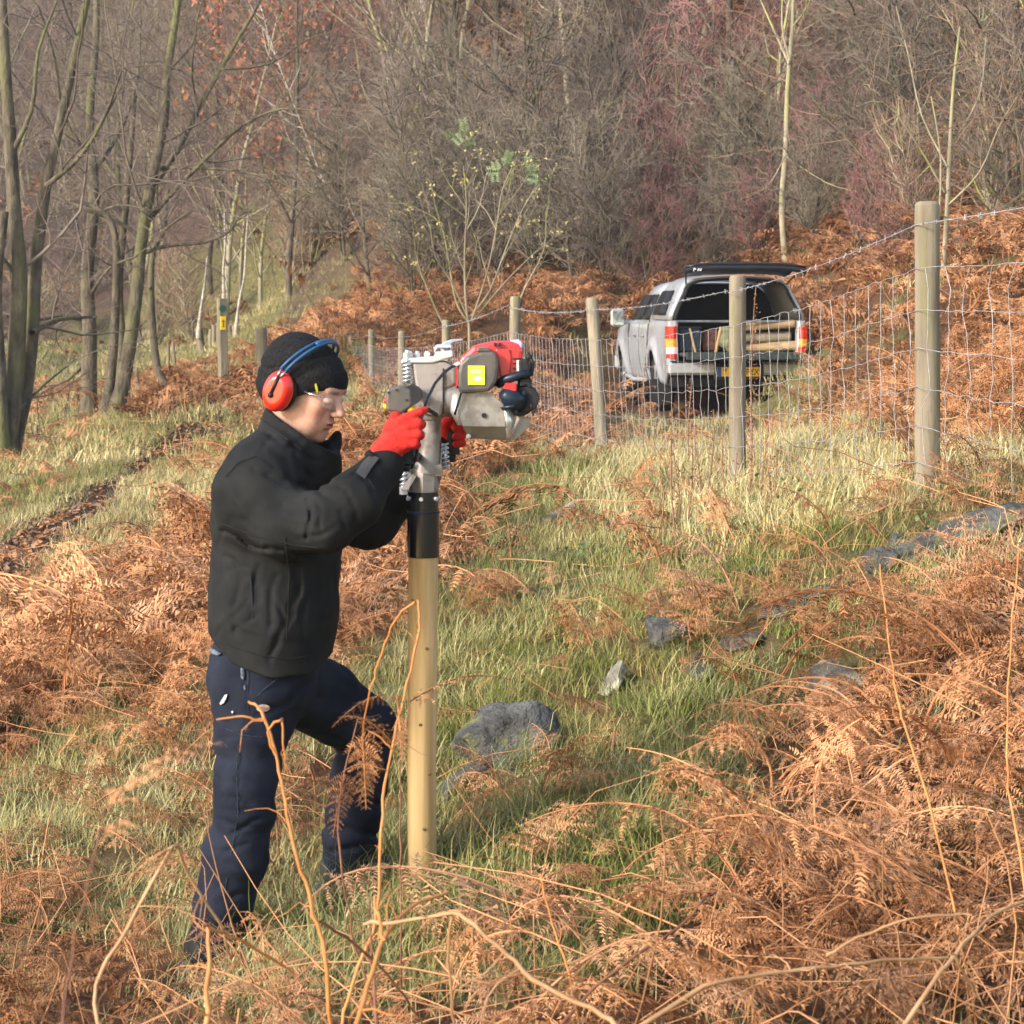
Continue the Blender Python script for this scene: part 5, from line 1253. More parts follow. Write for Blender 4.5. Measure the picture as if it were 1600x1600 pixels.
# ------------------------------------------------------------------ the person
DP = 5.08
def person():
    Q = lambda px, py, D=DP: P(px, py, D)
    px_ = DP / FPX
    base = np.array([-.70, 5.08, -1.62])
    o = thing('person', base, 'person in black jacket, navy trousers, beanie and red gloves holding the post driver', 'person')
    SKIN = mat('skin', (1, 1, 1), (.88, .84, .82), scale=90, rough=.58, attr='rgb', spec=.3, bump=.5, bscale=420, dist=.0015)
    SKIN.node_tree.nodes['Principled BSDF'].inputs['Subsurface Weight'].default_value = .12
    SKIN.node_tree.nodes['Principled BSDF'].inputs['Subsurface Radius'].default_value = (.012, .005, .003)
    JK = mat('jacket_fabric', (.010, .0105, .011), (.018, .018, .018), scale=9, rough=.85, spec=.14, bump=.35, bscale=14, dist=.008)
    JK2 = mat('jacket_inner', (.008, .008, .012), (.014, .014, .018), scale=9, rough=.9)
    TR = mat('navy_twill', (.0055, .0075, .015), (.015, .019, .032), scale=7, rough=.9, spec=.2, bump=.4, bscale=26, dist=.006)
    KN = mat('black_knit', (.006, .006, .007), (.018, .018, .019), scale=160, rough=.95, spec=.15, bump=.45, bscale=300, stretch=(1, 1, .5), dist=.003)
    GL = mat('red_glove', (.46, .020, .016), (.64, .038, .028), scale=40, rough=.85, spec=.2, bump=1.0, bscale=260, dist=.003)
    BT = mat('boot_leather', (.010, .009, .009), (.03, .028, .025), scale=20, rough=.6)
    YL = mat('hat_mark', (.55, .55, .03), rough=.7)
    # joints
    hip_n, knee_n, ank_n = Q(402, 1085, 4.99), Q(386, 1262, 4.93), Q(334, 1480, 4.98)
    hip_f, knee_f, ank_f = Q(445, 1070, 5.17), Q(570, 1142, 5.32), Q(545, 1350, 5.34)
    sh_n, el_n, wr_n = Q(402, 752, 4.93), Q(508, 822, 4.80), Q(600, 730, 4.90)
    sh_f, el_f, wr_f = Q(478, 760, 5.29), Q(575, 812, 5.42), Q(680, 706, 5.36)
    # head frame
    H0 = Q(476, 607, 5.08); yaw = math.radians(-20); pit = math.radians(21)
    Rh = rotz(yaw) @ roty(pit)        # columns: forward, left(+Y at yaw 0), up
    hw_ = lambda f, s_, u: H0 + Rh @ (np.array([f, -s_, u]) * 1.03)   # s_ positive = towards camera (right side)
    S = 1.03
    # ---------------- body (one continuous skin): head fine, rest coarse
    lo = np.array([-1.0, 4.72, -1.70]); hi = np.array([.10, 5.58, .03])
    b = SDF(lo, hi, .012, [(2, H0[2] - .17, H0[2] + .16, .003), (0, H0[0] - .14, H0[0] + .15, .003), (1, H0[1] - .12, H0[1] + .12, .0036)])
    E = lambda f, s_, u, r, k=.01, mode='u': b.ell(hw_(f, s_, u), np.array(r) * S, Rh, k, mode)
    C = lambda a, c, ra, rb, k=.01, mode='u': b.cap(hw_(*a), hw_(*c), ra * S, rb * S, k, mode)
    nb = hw_(-.018, 0, -.06); nt = Q(452, 735, 5.08)
    b.cap(nb, nt, .053, .064, .0)
    E(-.008, 0, .035, (.097, .077, .088), .02)
    E(.030, 0, -.025, (.060, .061, .078), .03)
    for s_ in (-1, 1):
        C((-.012, s_ * .055, -.045), (.058, s_ * .026, -.094), .016, .017, .03)
        E(.060, s_ * .042, -.020, (.026, .022, .020), .02)       # cheekbone
        E(.050, s_ * .040, -.058, (.030, .020, .030), .03)       # cheek
        E(.083, s_ * .026, .024, (.014, .026, .008), .014)       # brow
    E(.056, 0, -.072, (.040, .038, .032), .03)
    E(.083, 0, -.101, (.014, .018, .014), .018)                  # chin
    E(.066, 0, .045, (.030, .055, .035), .03)                    # forehead
    E(.086, 0, -.056, (.014, .026, .022), .014)                  # mouth mound
    for s_ in (-1, 1): E(.103, s_ * .032, .002, (.022, .018, .0135), .012, 's')
    C((.090, 0, .014), (.117, 0, -.022), .0085, .0105, .010); E(.1185, 0, -.0255, (.0105, .0105, .0095), .006)
    for s_ in (-1, 1):
        E(.106, s_ * .0125, -.030, (.0105, .0075, .0075), .006); E(.111, s_ * .0065, -.0385, (.005, .0035, .004), .003, 's')
    for s_ in (-1, 1): E(.0865, s_ * .031, .002, (.0125, .0155, .0095), .004)     # lids, lowered
    E(.1005, 0, -.0545, (.0085, .021, .0050), .004); E(.0985, 0, -.0655, (.0085, .018, .0058), .004)
    E(.110, 0, -.0600, (.016, .019, .0020), .002, 's')
    E(.098, 0, -.0755, (.008, .018, .005), .006, 's')
    for s_ in (-1, 1):
        E(-.008, s_ * .078, -.005, (.018, .008, .030), .006)
    # trunk and limbs, thinner than the clothes
    b.chain([Q(455, 735), Q(440, 790), Q(430, 870), Q(425, 950), Q(415, 1040)], [.07, .10, .10, .095, .10], .03, sy=1.25)
    b.chain([sh_n, el_n, wr_n], [.045, .038, .027], .03); b.chain([sh_f, el_f, wr_f], [.045, .038, .027], .03)
    b.chain([Q(400, 1060, 5.0), knee_n, ank_n], [.072, .048, .035], .03); b.chain([Q(430, 1060, 5.17), knee_f, ank_f], [.072, .048, .035], .03)
    for an in (ank_n, ank_f): b.cap(an + [0, 0, -.03], an + [.13, 0, -.06], .035, .026, .02)
    hn = Q(625, 690, 4.93); hf = Q(700, 668, 5.38)
    b.cap(wr_n, hn, .027, .026, .01, sy=.8); b.cap(wr_f, hf, .027, .026, .01, sy=.8)
    V, F = b.mesh()
    loc = ((V - H0) @ Rh) / S * np.array([1, -1, 1]); f, s_, u = loc.T
    col = np.tile(np.array([.62, .36, .26]), (len(V), 1))
    def blend(mask, c): 
        m_ = np.clip(mask, 0, 1)[:, None]; return col * (1 - m_) + np.array(c) * m_
    g = lambda cf, cs, cu, rf, rs, ru: np.exp(-(((f - cf) / rf) ** 2 + ((np.abs(s_) - cs) / rs) ** 2 + ((u - cu) / ru) ** 2))
    col = blend(.55 * g(.075, .042, -.030, .03, .022, .02), (.66, .26, .18)); col = blend(.6 * g(.118, 0, -.025, .014, .013, .013), (.68, .27, .19))
    col = blend(1.5 * g(.104, 0, -.060, .012, .020, .0105), (.50, .17, .14)); col = blend(.9 * g(.094, .030, .0265, .02, .022, .0052), (.13, .075, .045))
    col = blend(.7 * g(.10, .032, -.004, .02, .015, .0035), (.16, .08, .06)); col = blend(.25 * np.clip((-u - .05) / .04, 0, 1) * (f > 0), (.40, .25, .19)); col = blend(.9 * np.exp(-((u + .060) / .0022) ** 2) * (np.abs(s_) < .020) * (f > .088), (.16, .05, .045))
    smooth_obj('body', V, F, SKIN, o, 1, .4, col=col)
    # ---------------- jacket
    lo = np.array([-.95, 4.66, -1.02]); hi = np.array([-.13, 5.56, -.18])
    j = SDF(lo, hi, .0052)
    j.chain([Q(462, 725, 5.09), Q(440, 765, 5.09), Q(434, 830, 5.10), Q(430, 900, 5.10), Q(428, 960, 5.09), Q(423, 1035, 5.08)], [.085, .122, .160, .160, .163, .160], .05, sy=1.22)
    j.ell(Q(395, 780, 5.06), (.10, .17, .13), None, .06)
    j.ell(Q(415, 720, 5.0), (.09, .14, .07), None, .05)
    j.cap(Q(440, 735, 4.97), Q(402, 775, 4.92), .06, .10, .06)
    j.chain([Q(404, 775, 4.92), Q(450, 818, 4.86), el_n + [.0, 0, .012], Q(553, 783, 4.82), wr_n + [-.015, 0, -.015]], [.100, .088, .078, .072, .050], .025, k0=.05)
    j.cap(Q(560, 768, 4.84), Q(601, 728, 4.90), .060, .049, .01)
    j.chain([Q(475, 770, 5.30), el_f, Q(625, 765, 5.40), wr_f], [.10, .083, .066, .047], .03, k0=.05)
    # collar: thick stand collar round the neck
    j.chain([Q(462, 722, 5.09), Q(474, 668, 5.085)], [.124, .112], .03, sy=.95)
    # cut collar top: plane rising to the back
    n_ = Q(398, 624, 5.08) - Q(530, 708, 5.08); up = np.array([-n_[2], 0, n_[0]]); up = up if up[2] > 0 else -up; up = nrm(up)
    d = (j.X - Q(398, 624)[0]) * up[0] + (j.Z - Q(398, 624)[2]) * up[2] + .9 * (j.Y - 5.08) ** 2 * 0
    reg = (j.X > Q(380, 0)[0]) & (j.X < Q(565, 0)[0]) & (j.Z > Q(0, 745)[2]) & (j.Y > 4.90) & (j.Y < 5.28)
    j.f = np.where(reg, np.maximum(j.f, d.astype(np.float32)), j.f)
    # hollow the collar for the neck
    j.cap(Q(462, 715, 5.085), Q(492, 640, 5.08), .070, .103, .01, 's', sy=.95)
    j.ell(Q(521, 697, 5.165), (.022, .026, .046), roty(.35), .02)
    # hem
    for a, c in ((Q(322, 985), Q(400, 1036)), (Q(400, 1036), Q(526, 1030))):
        pass
    hx = np.array([Q(v, 0)[0] for v in (300, 322, 360, 400, 440, 480, 528)]); hz = np.array([Q(0, v)[2] for v in (972, 988, 1018, 1034, 1041, 1040, 1012)])
    hemz = np.interp(j.X, hx, hz); j.f = np.maximum(j.f, (hemz + 0 * j.Y - j.Z).astype(np.float32))
    j.cap(Q(424, 1010), Q(424, 1110), .135, .14, .0, 's', sy=1.2)
    # folds
    def folds(g, L_, side=1, K=1.0):
        pxs = 800 + FPX * (g.X / (g.Y * cp - g.Z * sp)); 
        pys = 800 - FPX * ((g.Y * sp + g.Z * cp) / (g.Y * cp - g.Z * sp))
        near = np.clip((5.10 - g.Y) / .05, 0, 1)
        D_ = 0
        for (x0, y0, x1, y1, wd, amp) in L_:
            ax_, ay_ = x1 - x0, y1 - y0; t = np.clip(((pxs - x0) * ax_ + (pys - y0) * ay_) / (ax_ ** 2 + ay_ ** 2), 0, 1)
            wd = wd * .72; q = np.hypot(pxs - x0 - t * ax_ - 3 * np.sin(t * 6 + x0), pys - y0 - t * ay_ - 3 * np.cos(t * 5 + y0)); D_ = D_ + K * amp * (np.exp(-(q / wd) ** 2) - .22 * np.exp(-((q - 2.2 * wd) / (1.3 * wd)) ** 2)) * (1 - .5 * np.abs(2 * t - 1))
        g.f = (g.f + D_ * near).astype(np.float32)
    folds(j, [(346, 832, 420, 858, 5, .016), (420, 858, 512, 868, 5, .018), (483, 782, 482, 842, 4, .020), (497, 790, 505, 838, 4, .010), (470, 762, 520, 775, 5, .012), (505, 748, 540, 768, 5, .012), (448, 745, 482, 760, 6, .012), (400, 738, 448, 752, 6, .010),
              (455, 700, 500, 770, 6, .010), (352, 868, 385, 900, 5, .010), (470, 885, 455, 960, 6, .012), (455, 960, 418, 1030, 6, .011), (430, 900, 418, 985, 6, .008), (405, 880, 400, 940, 6, .008), (372, 905, 366, 990, 6, .010), (384, 940, 340, 990, 5, .008),
              (500, 880, 495, 1000, 7, .010), (525, 860, 516, 960, 5, .006), (348, 970, 420, 990, 5, -.005), (545, 770, 560, 815, 5, .010), (565, 745, 590, 775, 4, .008), (530, 800, 548, 838, 5, .009), (360, 760, 380, 800, 8, -.006), (410, 800, 470, 835, 8, -.006),
              (400, 668, 452, 700, 5, .009), (452, 700, 505, 720, 5, .010), (418, 655, 470, 690, 5, .007), (530, 760, 575, 730, 4, .007), (470, 845, 530, 820, 5, .008), (440, 790, 475, 810, 5, .008), (365, 790, 400, 830, 5, .007), (452, 870, 470, 930, 5, .010), (425, 925, 450, 990, 5, .009), (395, 960, 440, 985, 5, .007), (480, 930, 470, 1010, 5, .009), (360, 990, 400, 960, 4, .007)], K=.68)
    P3 = (np.broadcast_to(j.X, j.f.shape), np.broadcast_to(j.Y, j.f.shape), np.broadcast_to(j.Z, j.f.shape))
    bm = np.abs(j.f) < .03
    nv = noise(P3[0][bm] * 9 + P3[2][bm] * 4, P3[1][bm] * 9, P3[2][bm] * 13, 2) * .0030 + (1 - np.abs(noise(P3[0][bm] * 11 - P3[2][bm] * 9, P3[1][bm] * 9, P3[2][bm] * 9 + P3[0][bm] * 6, 8)) * 6).clip(0, 1) * .0026 + noise(P3[0][bm] * 24, P3[1][bm] * 20 + P3[0][bm] * 10, P3[2][bm] * 18, 5) * .0028
    j.f[bm] += nv.astype(np.float32)
    V, F = j.mesh(); JV = V; jk = smooth_obj('jacket', V, F, JK, o, 1, .4)
    # cuffs tabs and zip
    m = MB(); a, c = Q(573, 706, 4.855), Q(612, 742, 4.885); m.tube([a + (c - a) * t + np.array([0, -.012 * math.sin(t * math.pi), 0]) for t in np.linspace(0, 1, 6)], .010, 8)
    m.build('cuff_edge', JK, jk, True)
    m = MB(); m.tube([Q(392, 900, 4.895), Q(396, 960, 4.885), Q(399, 1022, 4.885)], .003, 5); m.build('pocket_zip', JK2, jk)
    # ---------------- trousers
    lo = np.array([-.98, 4.74, -1.70]); hi = np.array([-.22, 5.48, -.78]); t = SDF(lo, hi, .0062)
    t.chain([Q(422, 990, 5.08), Q(410, 1050, 5.07)], [.140, .148], .03, sy=1.1)
    t.chain([Q(403, 1080, 5.01), Q(391, 1150, 4.98), Q(386, 1215, 4.95), Q(383, 1265, 4.94), Q(368, 1335, 4.95), Q(350, 1410, 4.96), Q(333, 1486, 4.98)], [.116, .096, .083, .078, .086, .078, .069], .02, k0=.05)
    t.chain([Q(438, 1060, 5.16), Q(500, 1090, 5.25), knee_f + [.0, 0, .005], Q(562, 1230, 5.33), Q(548, 1300, 5.33), Q(540, 1358, 5.34)], [.118, .105, .088, .080, .080, .068], .02, k0=.05)
    t.cap(Q(430, 1150, 5.08), Q(436, 1250, 5.08), .03, .02, .01, 's')
    for an, yb in ((Q(333, 1486, 4.98), 1492), (Q(540, 1358, 5.34), 1366)):
        zc = Q(0, yb, an[1])[2]; reg = (np.abs(t.X - an[0]) < .14) & (np.abs(t.Y - an[1]) < .14) & (t.Z < zc + .1)
        t.f = np.where(reg, np.maximum(t.f, (zc - t.Z + 0 * t.X + 0 * t.Y).astype(np.float32)), t.f)
        t.cap(an + [0, 0, -.06], an + [0, 0, .04], .052, .045, .0, 's')
    folds(t, [(386, 1046, 388, 1110, 4, .008), (376, 1160, 372, 1240, 4, .006), (345, 1150, 412, 1156, 4, .010), (330, 1120, 380, 1140, 5, .008), (400, 1120, 460, 1095, 5, .008), (440, 1100, 500, 1060, 6, .010), (345, 1280, 410, 1300, 6, .012), (360, 1300, 420, 1275, 5, .010), (330, 1330, 385, 1322, 5, .010), (325, 1380, 380, 1400, 5, .009), (340, 1410, 395, 1390, 5, .010), (310, 1440, 370, 1455, 5, .010), (355, 1345, 400, 1365, 5, .008), (312, 1400, 350, 1420, 4, .006), (372, 1200, 420, 1225, 6, .006), (350, 1245, 395, 1255, 6, .007)])
    for L_ in ([(500, 1180, 600, 1165, 6, .012), (520, 1150, 575, 1185, 6, .010), (515, 1235, 590, 1255, 6, .010), (505, 1290, 585, 1305, 6, .010), (520, 1330, 580, 1320, 5, .009)],):
        pxs = 800 + FPX * (t.X / (t.Y * cp - t.Z * sp)); pys = 800 - FPX * ((t.Y * sp + t.Z * cp) / (t.Y * cp - t.Z * sp)); D_ = 0
        for (x0, y0, x1, y1, wd, amp) in L_:
            ax_, ay_ = x1 - x0, y1 - y0; tt = np.clip(((pxs - x0) * ax_ + (pys - y0) * ay_) / (ax_ ** 2 + ay_ ** 2), 0, 1); q = np.hypot(pxs - x0 - tt * ax_, pys - y0 - tt * ay_); D_ = D_ + amp * np.exp(-(q / wd) ** 2)
        t.f = (t.f + D_ * (t.Y > 5.15)).astype(np.float32)
    P3 = (np.broadcast_to(t.X, t.f.shape), np.broadcast_to(t.Y, t.f.shape), np.broadcast_to(t.Z, t.f.shape)); bm = np.abs(t.f) < .03
    nv = noise(P3[0][bm] * 10 + P3[2][bm] * 5, P3[1][bm] * 10, P3[2][bm] * 20, 2) * .0055 + (1 - np.abs(noise(P3[0][bm] * 8 + P3[2][bm] * 6, P3[1][bm] * 8, P3[2][bm] * 15, 8)) * 3).clip(0, 1) * .005 + noise(P3[0][bm] * 26, P3[1][bm] * 26, P3[2][bm] * 34, 5) * .0026
    t.f[bm] += nv.astype(np.float32)
    V, F = t.mesh(); tr = smooth_obj('trousers', V, F, TR, o, 1, .5)
    # labels and marks on the trousers: project small pieces onto the near side
    def on_cloth(px, py, verts, faces=None):
        """depth of the cloth surface under a pixel"""
        x, y = to_px(verts); k = np.hypot(x - px, y - py) < 5; return verts[k][:, 1].min() if k.any() else DP - .1
    TV = V
    def patch(name, outline, m_, th=.004, parent=tr, src=None):
        src = TV if src is None else src; cx, cy = np.mean(outline, 0); pts = []
        for a, b_ in outline:
            D = on_cloth(a, b_, src) - .002; pts.append(P(a, b_, D))
        pts = np.array(pts); m = MB(); c = pts.mean(0)
        n = len(pts); v = np.concatenate([pts - [0, th * .5, 0], [c - [0, th * .8, 0]], pts + [0, th, 0]]); fcs = [(i, (i + 1) % n, n) for i in range(n)] + [(i, n + 1 + i, n + 1 + (i + 1) % n, (i + 1) % n) for i in range(n)]
        m.add(v, fcs); return m.build(name, m_, parent)
    OV = [(411 + 10.5 * math.cos(a), 1106.5 + 5.5 * math.sin(a)) for a in np.linspace(0, 2 * math.pi, 17)[:-1]]
    lb = patch('oval_label', OV, mat('label_cream', (.55, .42, .38), (.60, .46, .42), rough=.8))
    m = MB(); rgx = np.random.default_rng(3); D = on_cloth(411, 1106, TV) - .0075
    for k in range(7):
        x = 403.5 + k * 2.4; m.tube([P(x, 1104.6, D), P(x + .6, 1108.6, D)], .0007, 4)
    m.build('label_writing', mat('label_red', (.35, .05, .05), rough=.8), lb)
    PT_ = mat('white_paint', (.50, .51, .53), (.22, .24, .28), scale=60, rough=.7)
    patch('paint_splash', [(343, 1099), (346, 1094), (351, 1086), (355, 1085), (353, 1092), (350, 1098), (345, 1101)], PT_)
    patch('paint_splash', [(361.5, 1112), (363.5, 1110.5), (365, 1113), (363, 1115)], PT_)
    patch('paint_splash', [(326, 1015), (334, 1014), (345, 1021), (340, 1024), (331, 1021)], mat('paint_smear', (.14, .16, .20), (.04, .05, .07), scale=80, rough=.8))
    patch('paint_splash', [(376, 1040), (380, 1038), (382, 1055), (380, 1062), (376, 1058)], bpy.data.materials['paint_smear'])
    patch('paint_splash', [(380, 1072), (383, 1070), (385, 1076), (382, 1079)], bpy.data.materials['paint_smear'])
    m = MB(); 
    for pl in ([(388, 1045), (387, 1075), (388, 1112)], [(372, 1165), (370, 1200), (371, 1240), (372, 1270), (362, 1330), (352, 1390)], [(352, 1138), (375, 1148), (410, 1152)], [(400, 1090), (415, 1075), (436, 1058)]):
        q = [P(a, b_, on_cloth(a, b_, TV) - .0006) for a, b_ in pl]; m.tube(q, .0013, 4)
    m.build('seams', mat('seam_thread', (.012, .015, .025), (.035, .042, .06), scale=90, rough=.9), tr)
    m = MB()
    for pl in ([(352, 745), (372, 722), (400, 712), (430, 735)], [(346, 818), (400, 838), (460, 852), (515, 858)], [(445, 838), (452, 900), (450, 960), (446, 1020)], [(560, 728), (575, 748), (592, 772)], [(332, 1000), (370, 1012), (405, 1024), (450, 1030), (500, 1022)], [(408, 655), (440, 680), (470, 702), (500, 722)]):
        q = []
        for k in range(len(pl) - 1):
            for u in (0, .34, .67):
                a, b_ = pl[k][0] + (pl[k + 1][0] - pl[k][0]) * u, pl[k][1] + (pl[k + 1][1] - pl[k][1]) * u; q.append(P(a, b_, on_cloth(a, b_, JV) + .0002))
        m.tube(q, .0014, 4)
    m.build('jacket_seams', mat('jacket_seam', (.008, .008, .009), (.014, .014, .015), rough=.9), jk)
    patch('cuff_tab', [(556, 738), (566, 722), (580, 708), (592, 716), (580, 732), (570, 748)], mat('cuff_tab', (.035, .035, .035), (.05, .05, .05), scale=40, rough=.8), .004, jk, JV)
    # ---------------- boots
    for an, yb in ((Q(336, 1492, 4.98), -1.628), (Q(545, 1366, 5.34), None)):
        g_ = zt1(an[0] + .05, an[1]); g_ = min(g_, an[2] - .035)
        s = SDF([an[0] - .16, an[1] - .12, g_ - .03], [an[0] + .26, an[1] + .12, an[2] + .10], .006)
        s.cap(an + [-.01, 0, .06], an + [-.015, 0, -.02], .05, .052, .0); s.cap([an[0] - .03, an[1], g_ + .055], [an[0] + .16, an[1] - .02, g_ + .042], .050, .042, .04)
        s.plane((0, 0, g_ + .004), (0, 0, -1)); V, F = s.mesh(); bt = smooth_obj('boot', V, F, BT, o, 2)
        m = MB(); out = [(-.09, -.035), (-.10, 0), (-.09, .035), (.02, .045), (.12, .045), (.19, .025), (.205, -.02), (.18, -.055), (.1, -.055), (.0, -.045)]
        m.prism([(an[0] + a, an[1] + c, g_ - .012) for a, c in out], (0, 0, .022)); m.build('sole', mat('boot_sole', (.03, .025, .02), (.35, .32, .27), scale=50, rough=.9), bt)
    # ---------------- beanie
    s = SDF(H0 - .20, H0 + .20, .0036)
    Eh = lambda f, s_, u, r, k=.01, mode='u': s.ell(hw_(f, s_, u), np.array(r) * S, Rh, k, mode)
    Eh(-.012, 0, .036, (.110, .092, .092), 0); Eh(-.045, 0, .046, (.082, .084, .082), .03); Eh(-.055, 0, .0, (.070, .080, .075), .03)
    # turn-up band
    loc = [(s.X - H0[0]), (s.Y - H0[1]), (s.Z - H0[2])]
    lf = (Rh[0, 0] * loc[0] + Rh[1, 0] * loc[1] + Rh[2, 0] * loc[2]) / S; ls = -(Rh[0, 1] * loc[0] + Rh[1, 1] * loc[1] + Rh[2, 1] * loc[2]) / S; lu = (Rh[0, 2] * loc[0] + Rh[1, 2] * loc[1] + Rh[2, 2] * loc[2]) / S
    brim = np.interp(lf, [-.14, -.08, -.03, .02, .06, .11], [-.072, -.070, -.045, -.012, .018, .036])
    hgt = lu - brim
    s.f = (s.f - .0045 * (1 / (1 + np.exp((hgt - .055) / .002))) + .0008 * np.cos(np.arctan2(ls, lf) * 62)).astype(np.float32)
    s.f = (s.f + .006 * np.exp(-((hgt - .098 - .05 * lf) / .006) ** 2) + .0022 * noise(lf * 22, ls * 22, lu * 22, 3)).astype(np.float32)
    inner = s.f + .0085
    s.f = np.maximum(s.f, (-hgt * .95).astype(np.float32)); s.f = np.maximum(s.f, -inner)
    V, F = s.mesh(); ht = smooth_obj('beanie', V, F, KN, o, 1, .5)
    HV = V
    patch('beanie_mark', [(491.5, 600), (494, 599), (496.5, 606), (497, 613), (495, 614), (493, 608)], YL, .002, ht, HV)
    # ---------------- ear defenders
    edp = thing  # alias
    RD = mat('red_ear_cup', (.62, .016, .008), (.70, .025, .012), scale=3, rough=.30, spec=.6, coat=.4); BK = mat('black_plastic', (.012, .012, .014), rough=.5); BL = mat('blue_band_plastic', (.015, .06, .16), (.03, .10, .22), scale=10, rough=.4); CH = mat('chrome_rod', (.6, .6, .62), rough=.2, metal=.9)
    ear = empty('ear_defenders', (0, 0, 0), None, None); ear.parent = o; WORLD[ear.name] = tuple(H0); ear.location = Vector(H0 - base)
    for sg in (1, -1):
        s = SDF(hw_(-.012, sg * .10, -.016) - .085, hw_(-.012, sg * .10, -.016) + .085, .0032)
        s.ell(hw_(-.020, sg * .108, -.012), np.array((.0385, .026, .052)) * S, Rh, 0); s.ell(hw_(-.020, sg * .104, -.012), np.array((.041, .016, .054)) * S, Rh, .006)
        nrm_ = Rh @ np.array([0, -sg, 0.]); s.plane(hw_(-.02, sg * .127, -.012), nrm_); s.plane(hw_(-.02, sg * .094, -.012), -nrm_)
        V, F = s.mesh(); cup = smooth_obj('ear_cup', V, F, RD, ear, 2)
        s = SDF(hw_(-.012, sg * .09, -.016) - .085, hw_(-.012, sg * .09, -.016) + .085, .0036)
        s.ell(hw_(-.017, sg * .088, -.012), np.array((.042, .015, .053)) * S, Rh, 0); V, F = s.mesh(); smooth_obj('cushion', V, F, BK, ear, 1)
        m = MB(); m.tube([hw_(-.021, sg * .127, .030), hw_(-.024, sg * .1285, .0), hw_(-.026, sg * .127, -.022)], .0048, 8); m.ball(hw_(-.026, sg * .127, -.024), .0085, n=6); m.build('slider_slot', BK, cup, True)
        m = MB(); 
        for q in (-.007, .007): m.tube([hw_(-.018 + q, sg * .118, .048), hw_(-.021 + q * .6, sg * .127, .026)], .0028, 6)
        m.build('slider_rod', CH, cup, True)
    for q in (-.0075, .0075):
        pts = []
        for a in np.linspace(-1, 1, 31):
            th = a * math.radians(96); sf = math.sin(th); cf = math.cos(th); pts.append(hw_(-.018 + q + .045 * max(cf, 0) ** 1.0 * .9, .118 * sf if abs(a) < .95 else .116 * np.sign(a), .048 + .090 * max(cf, -.05)))
        m = MB(); m.tube(pts, .0042, 8); m.build('headband', BL, ear, True)
    pts = [hw_(-.018 + .045 * math.cos(math.radians(a)) * .9, .122 * math.sin(math.radians(a)), .048 + .091 * math.cos(math.radians(a))) for a in np.linspace(-28, 28, 9)]
    m = MB(); m.tube(pts, .0068, 8); m.build('headband_pad', BL, ear, True)
    # ---------------- safety glasses
    gm = bpy.data.materials.new('clear_lens'); gm.use_nodes = True; bn = gm.node_tree.nodes['Principled BSDF']; bn.inputs['Base Color'].default_value = (.9, .95, .95, 1); bn.inputs['Roughness'].default_value = .05; bn.inputs['Alpha'].default_value = .08
    V = []; ng = 15
    for i in range(ng):
        a = -1 + 2 * i / (ng - 1); s_ = .066 * math.sin(a * 1.25); f = .118 - .046 * (1 - math.cos(a * 1.25)); u1 = .026 - .004 * abs(a); u0 = -.020 + .010 * abs(a) + .012 * math.exp(-(a / .16) ** 2)
        V += [hw_(f, s_, u0), hw_(f + .002, s_, u1)]
    gl = mesh_obj('safety_glasses', V, [(2 * i, 2 * i + 2, 2 * i + 3, 2 * i + 1) for i in range(ng - 1)], gm, o, True); md = gl.modifiers.new('s', 'SOLIDIFY'); md.thickness = .0018
    for sg in (1, -1):
        m = MB(); m.tube([hw_(.092, sg * .067, .013), hw_(.070, sg * .078, .011), hw_(.040, sg * .083, .009)], .0019, 6); m.build('temple_arm', CH, gl, True)
    # ---------------- gloves
    def glove(side):
        near = side == 'near'
        if near:
            D = 4.915; pts_w = [Q(592, 722, 4.90), Q(606, 703, 4.905), Q(622, 684, 4.91)]
            lo, hi = Q(570, 750, 4.80), Q(680, 620, 5.06)
        else:
            lo, hi = Q(650, 740, 5.26), Q(745, 620, 5.48)
        lo, hi = np.minimum(lo, hi), np.maximum(lo, hi)
        s = SDF(lo, hi, .0024)
        if near:
            s.cap(Q(591, 722, 4.905), Q(603, 706, 4.905), .038, .036, .0, sy=.85)
            s.cap(Q(603, 706, 4.905), Q(622, 682, 4.905), .036, .040, .012, sy=.62)
            s.cap(Q(616, 668, 4.91), Q(632, 692, 4.91), .026, .024, .012, sy=.75)
            kn = [(628, 657), (637, 666), (639, 680), (634, 694)]; pip = [(642, 650), (653, 662), (653, 678), (648, 693)]; dip = [(656, 644), (658, 663), (656.5, 680), (651, 695)]; tip = [(664, 641), (650, 664), (648, 681), (643, 696)]
            for i, (a, b_, c, d) in enumerate(zip(kn, pip, dip, tip)):
                r = (.0125, .0130, .0124, .0112)[i]; y0 = 4.895; 
                if i == 0: pts = [Q(*a, y0), Q(*b_, y0 + .002), Q(*c, y0 + .012), Q(*d, y0 + .024)]; rr = [r * 1.15, r, r * .92, r * .8]
                else: pts = [Q(*a, y0), Q(*b_, y0 - .002), Q(*c, y0 + .026), Q(*d, y0 + .052)]; rr = [r * 1.2, r * 1.08, r, r * .85]
                s.chain(pts, rr, .003, k0=.008)
            s.chain([Q(612, 672, 4.925), Q(618, 652, 4.955), Q(630, 648, 4.985), Q(641, 652, 5.005)], [.018, .0145, .0135, .011], .004, k0=.014)   # thumb behind the grip
            for (a, b_) in (((633, 664), (659, 655)), ((634, 674), (659, 671)), ((633, 688), (657, 687))): s.cap(Q(*a, 4.880), Q(*b_, 4.876), .0022, .0036, .003, 's')
            s.cap(Q(585, 716, 4.865), Q(606, 733, 4.868), .004, .004, .004, 's')
        else:
            s.cap(Q(682, 704, 5.37), Q(692, 690, 5.37), .036, .036, .0, sy=.8); s.cap(Q(692, 690, 5.37), Q(702, 672, 5.375), .036, .040, .012, sy=.65)
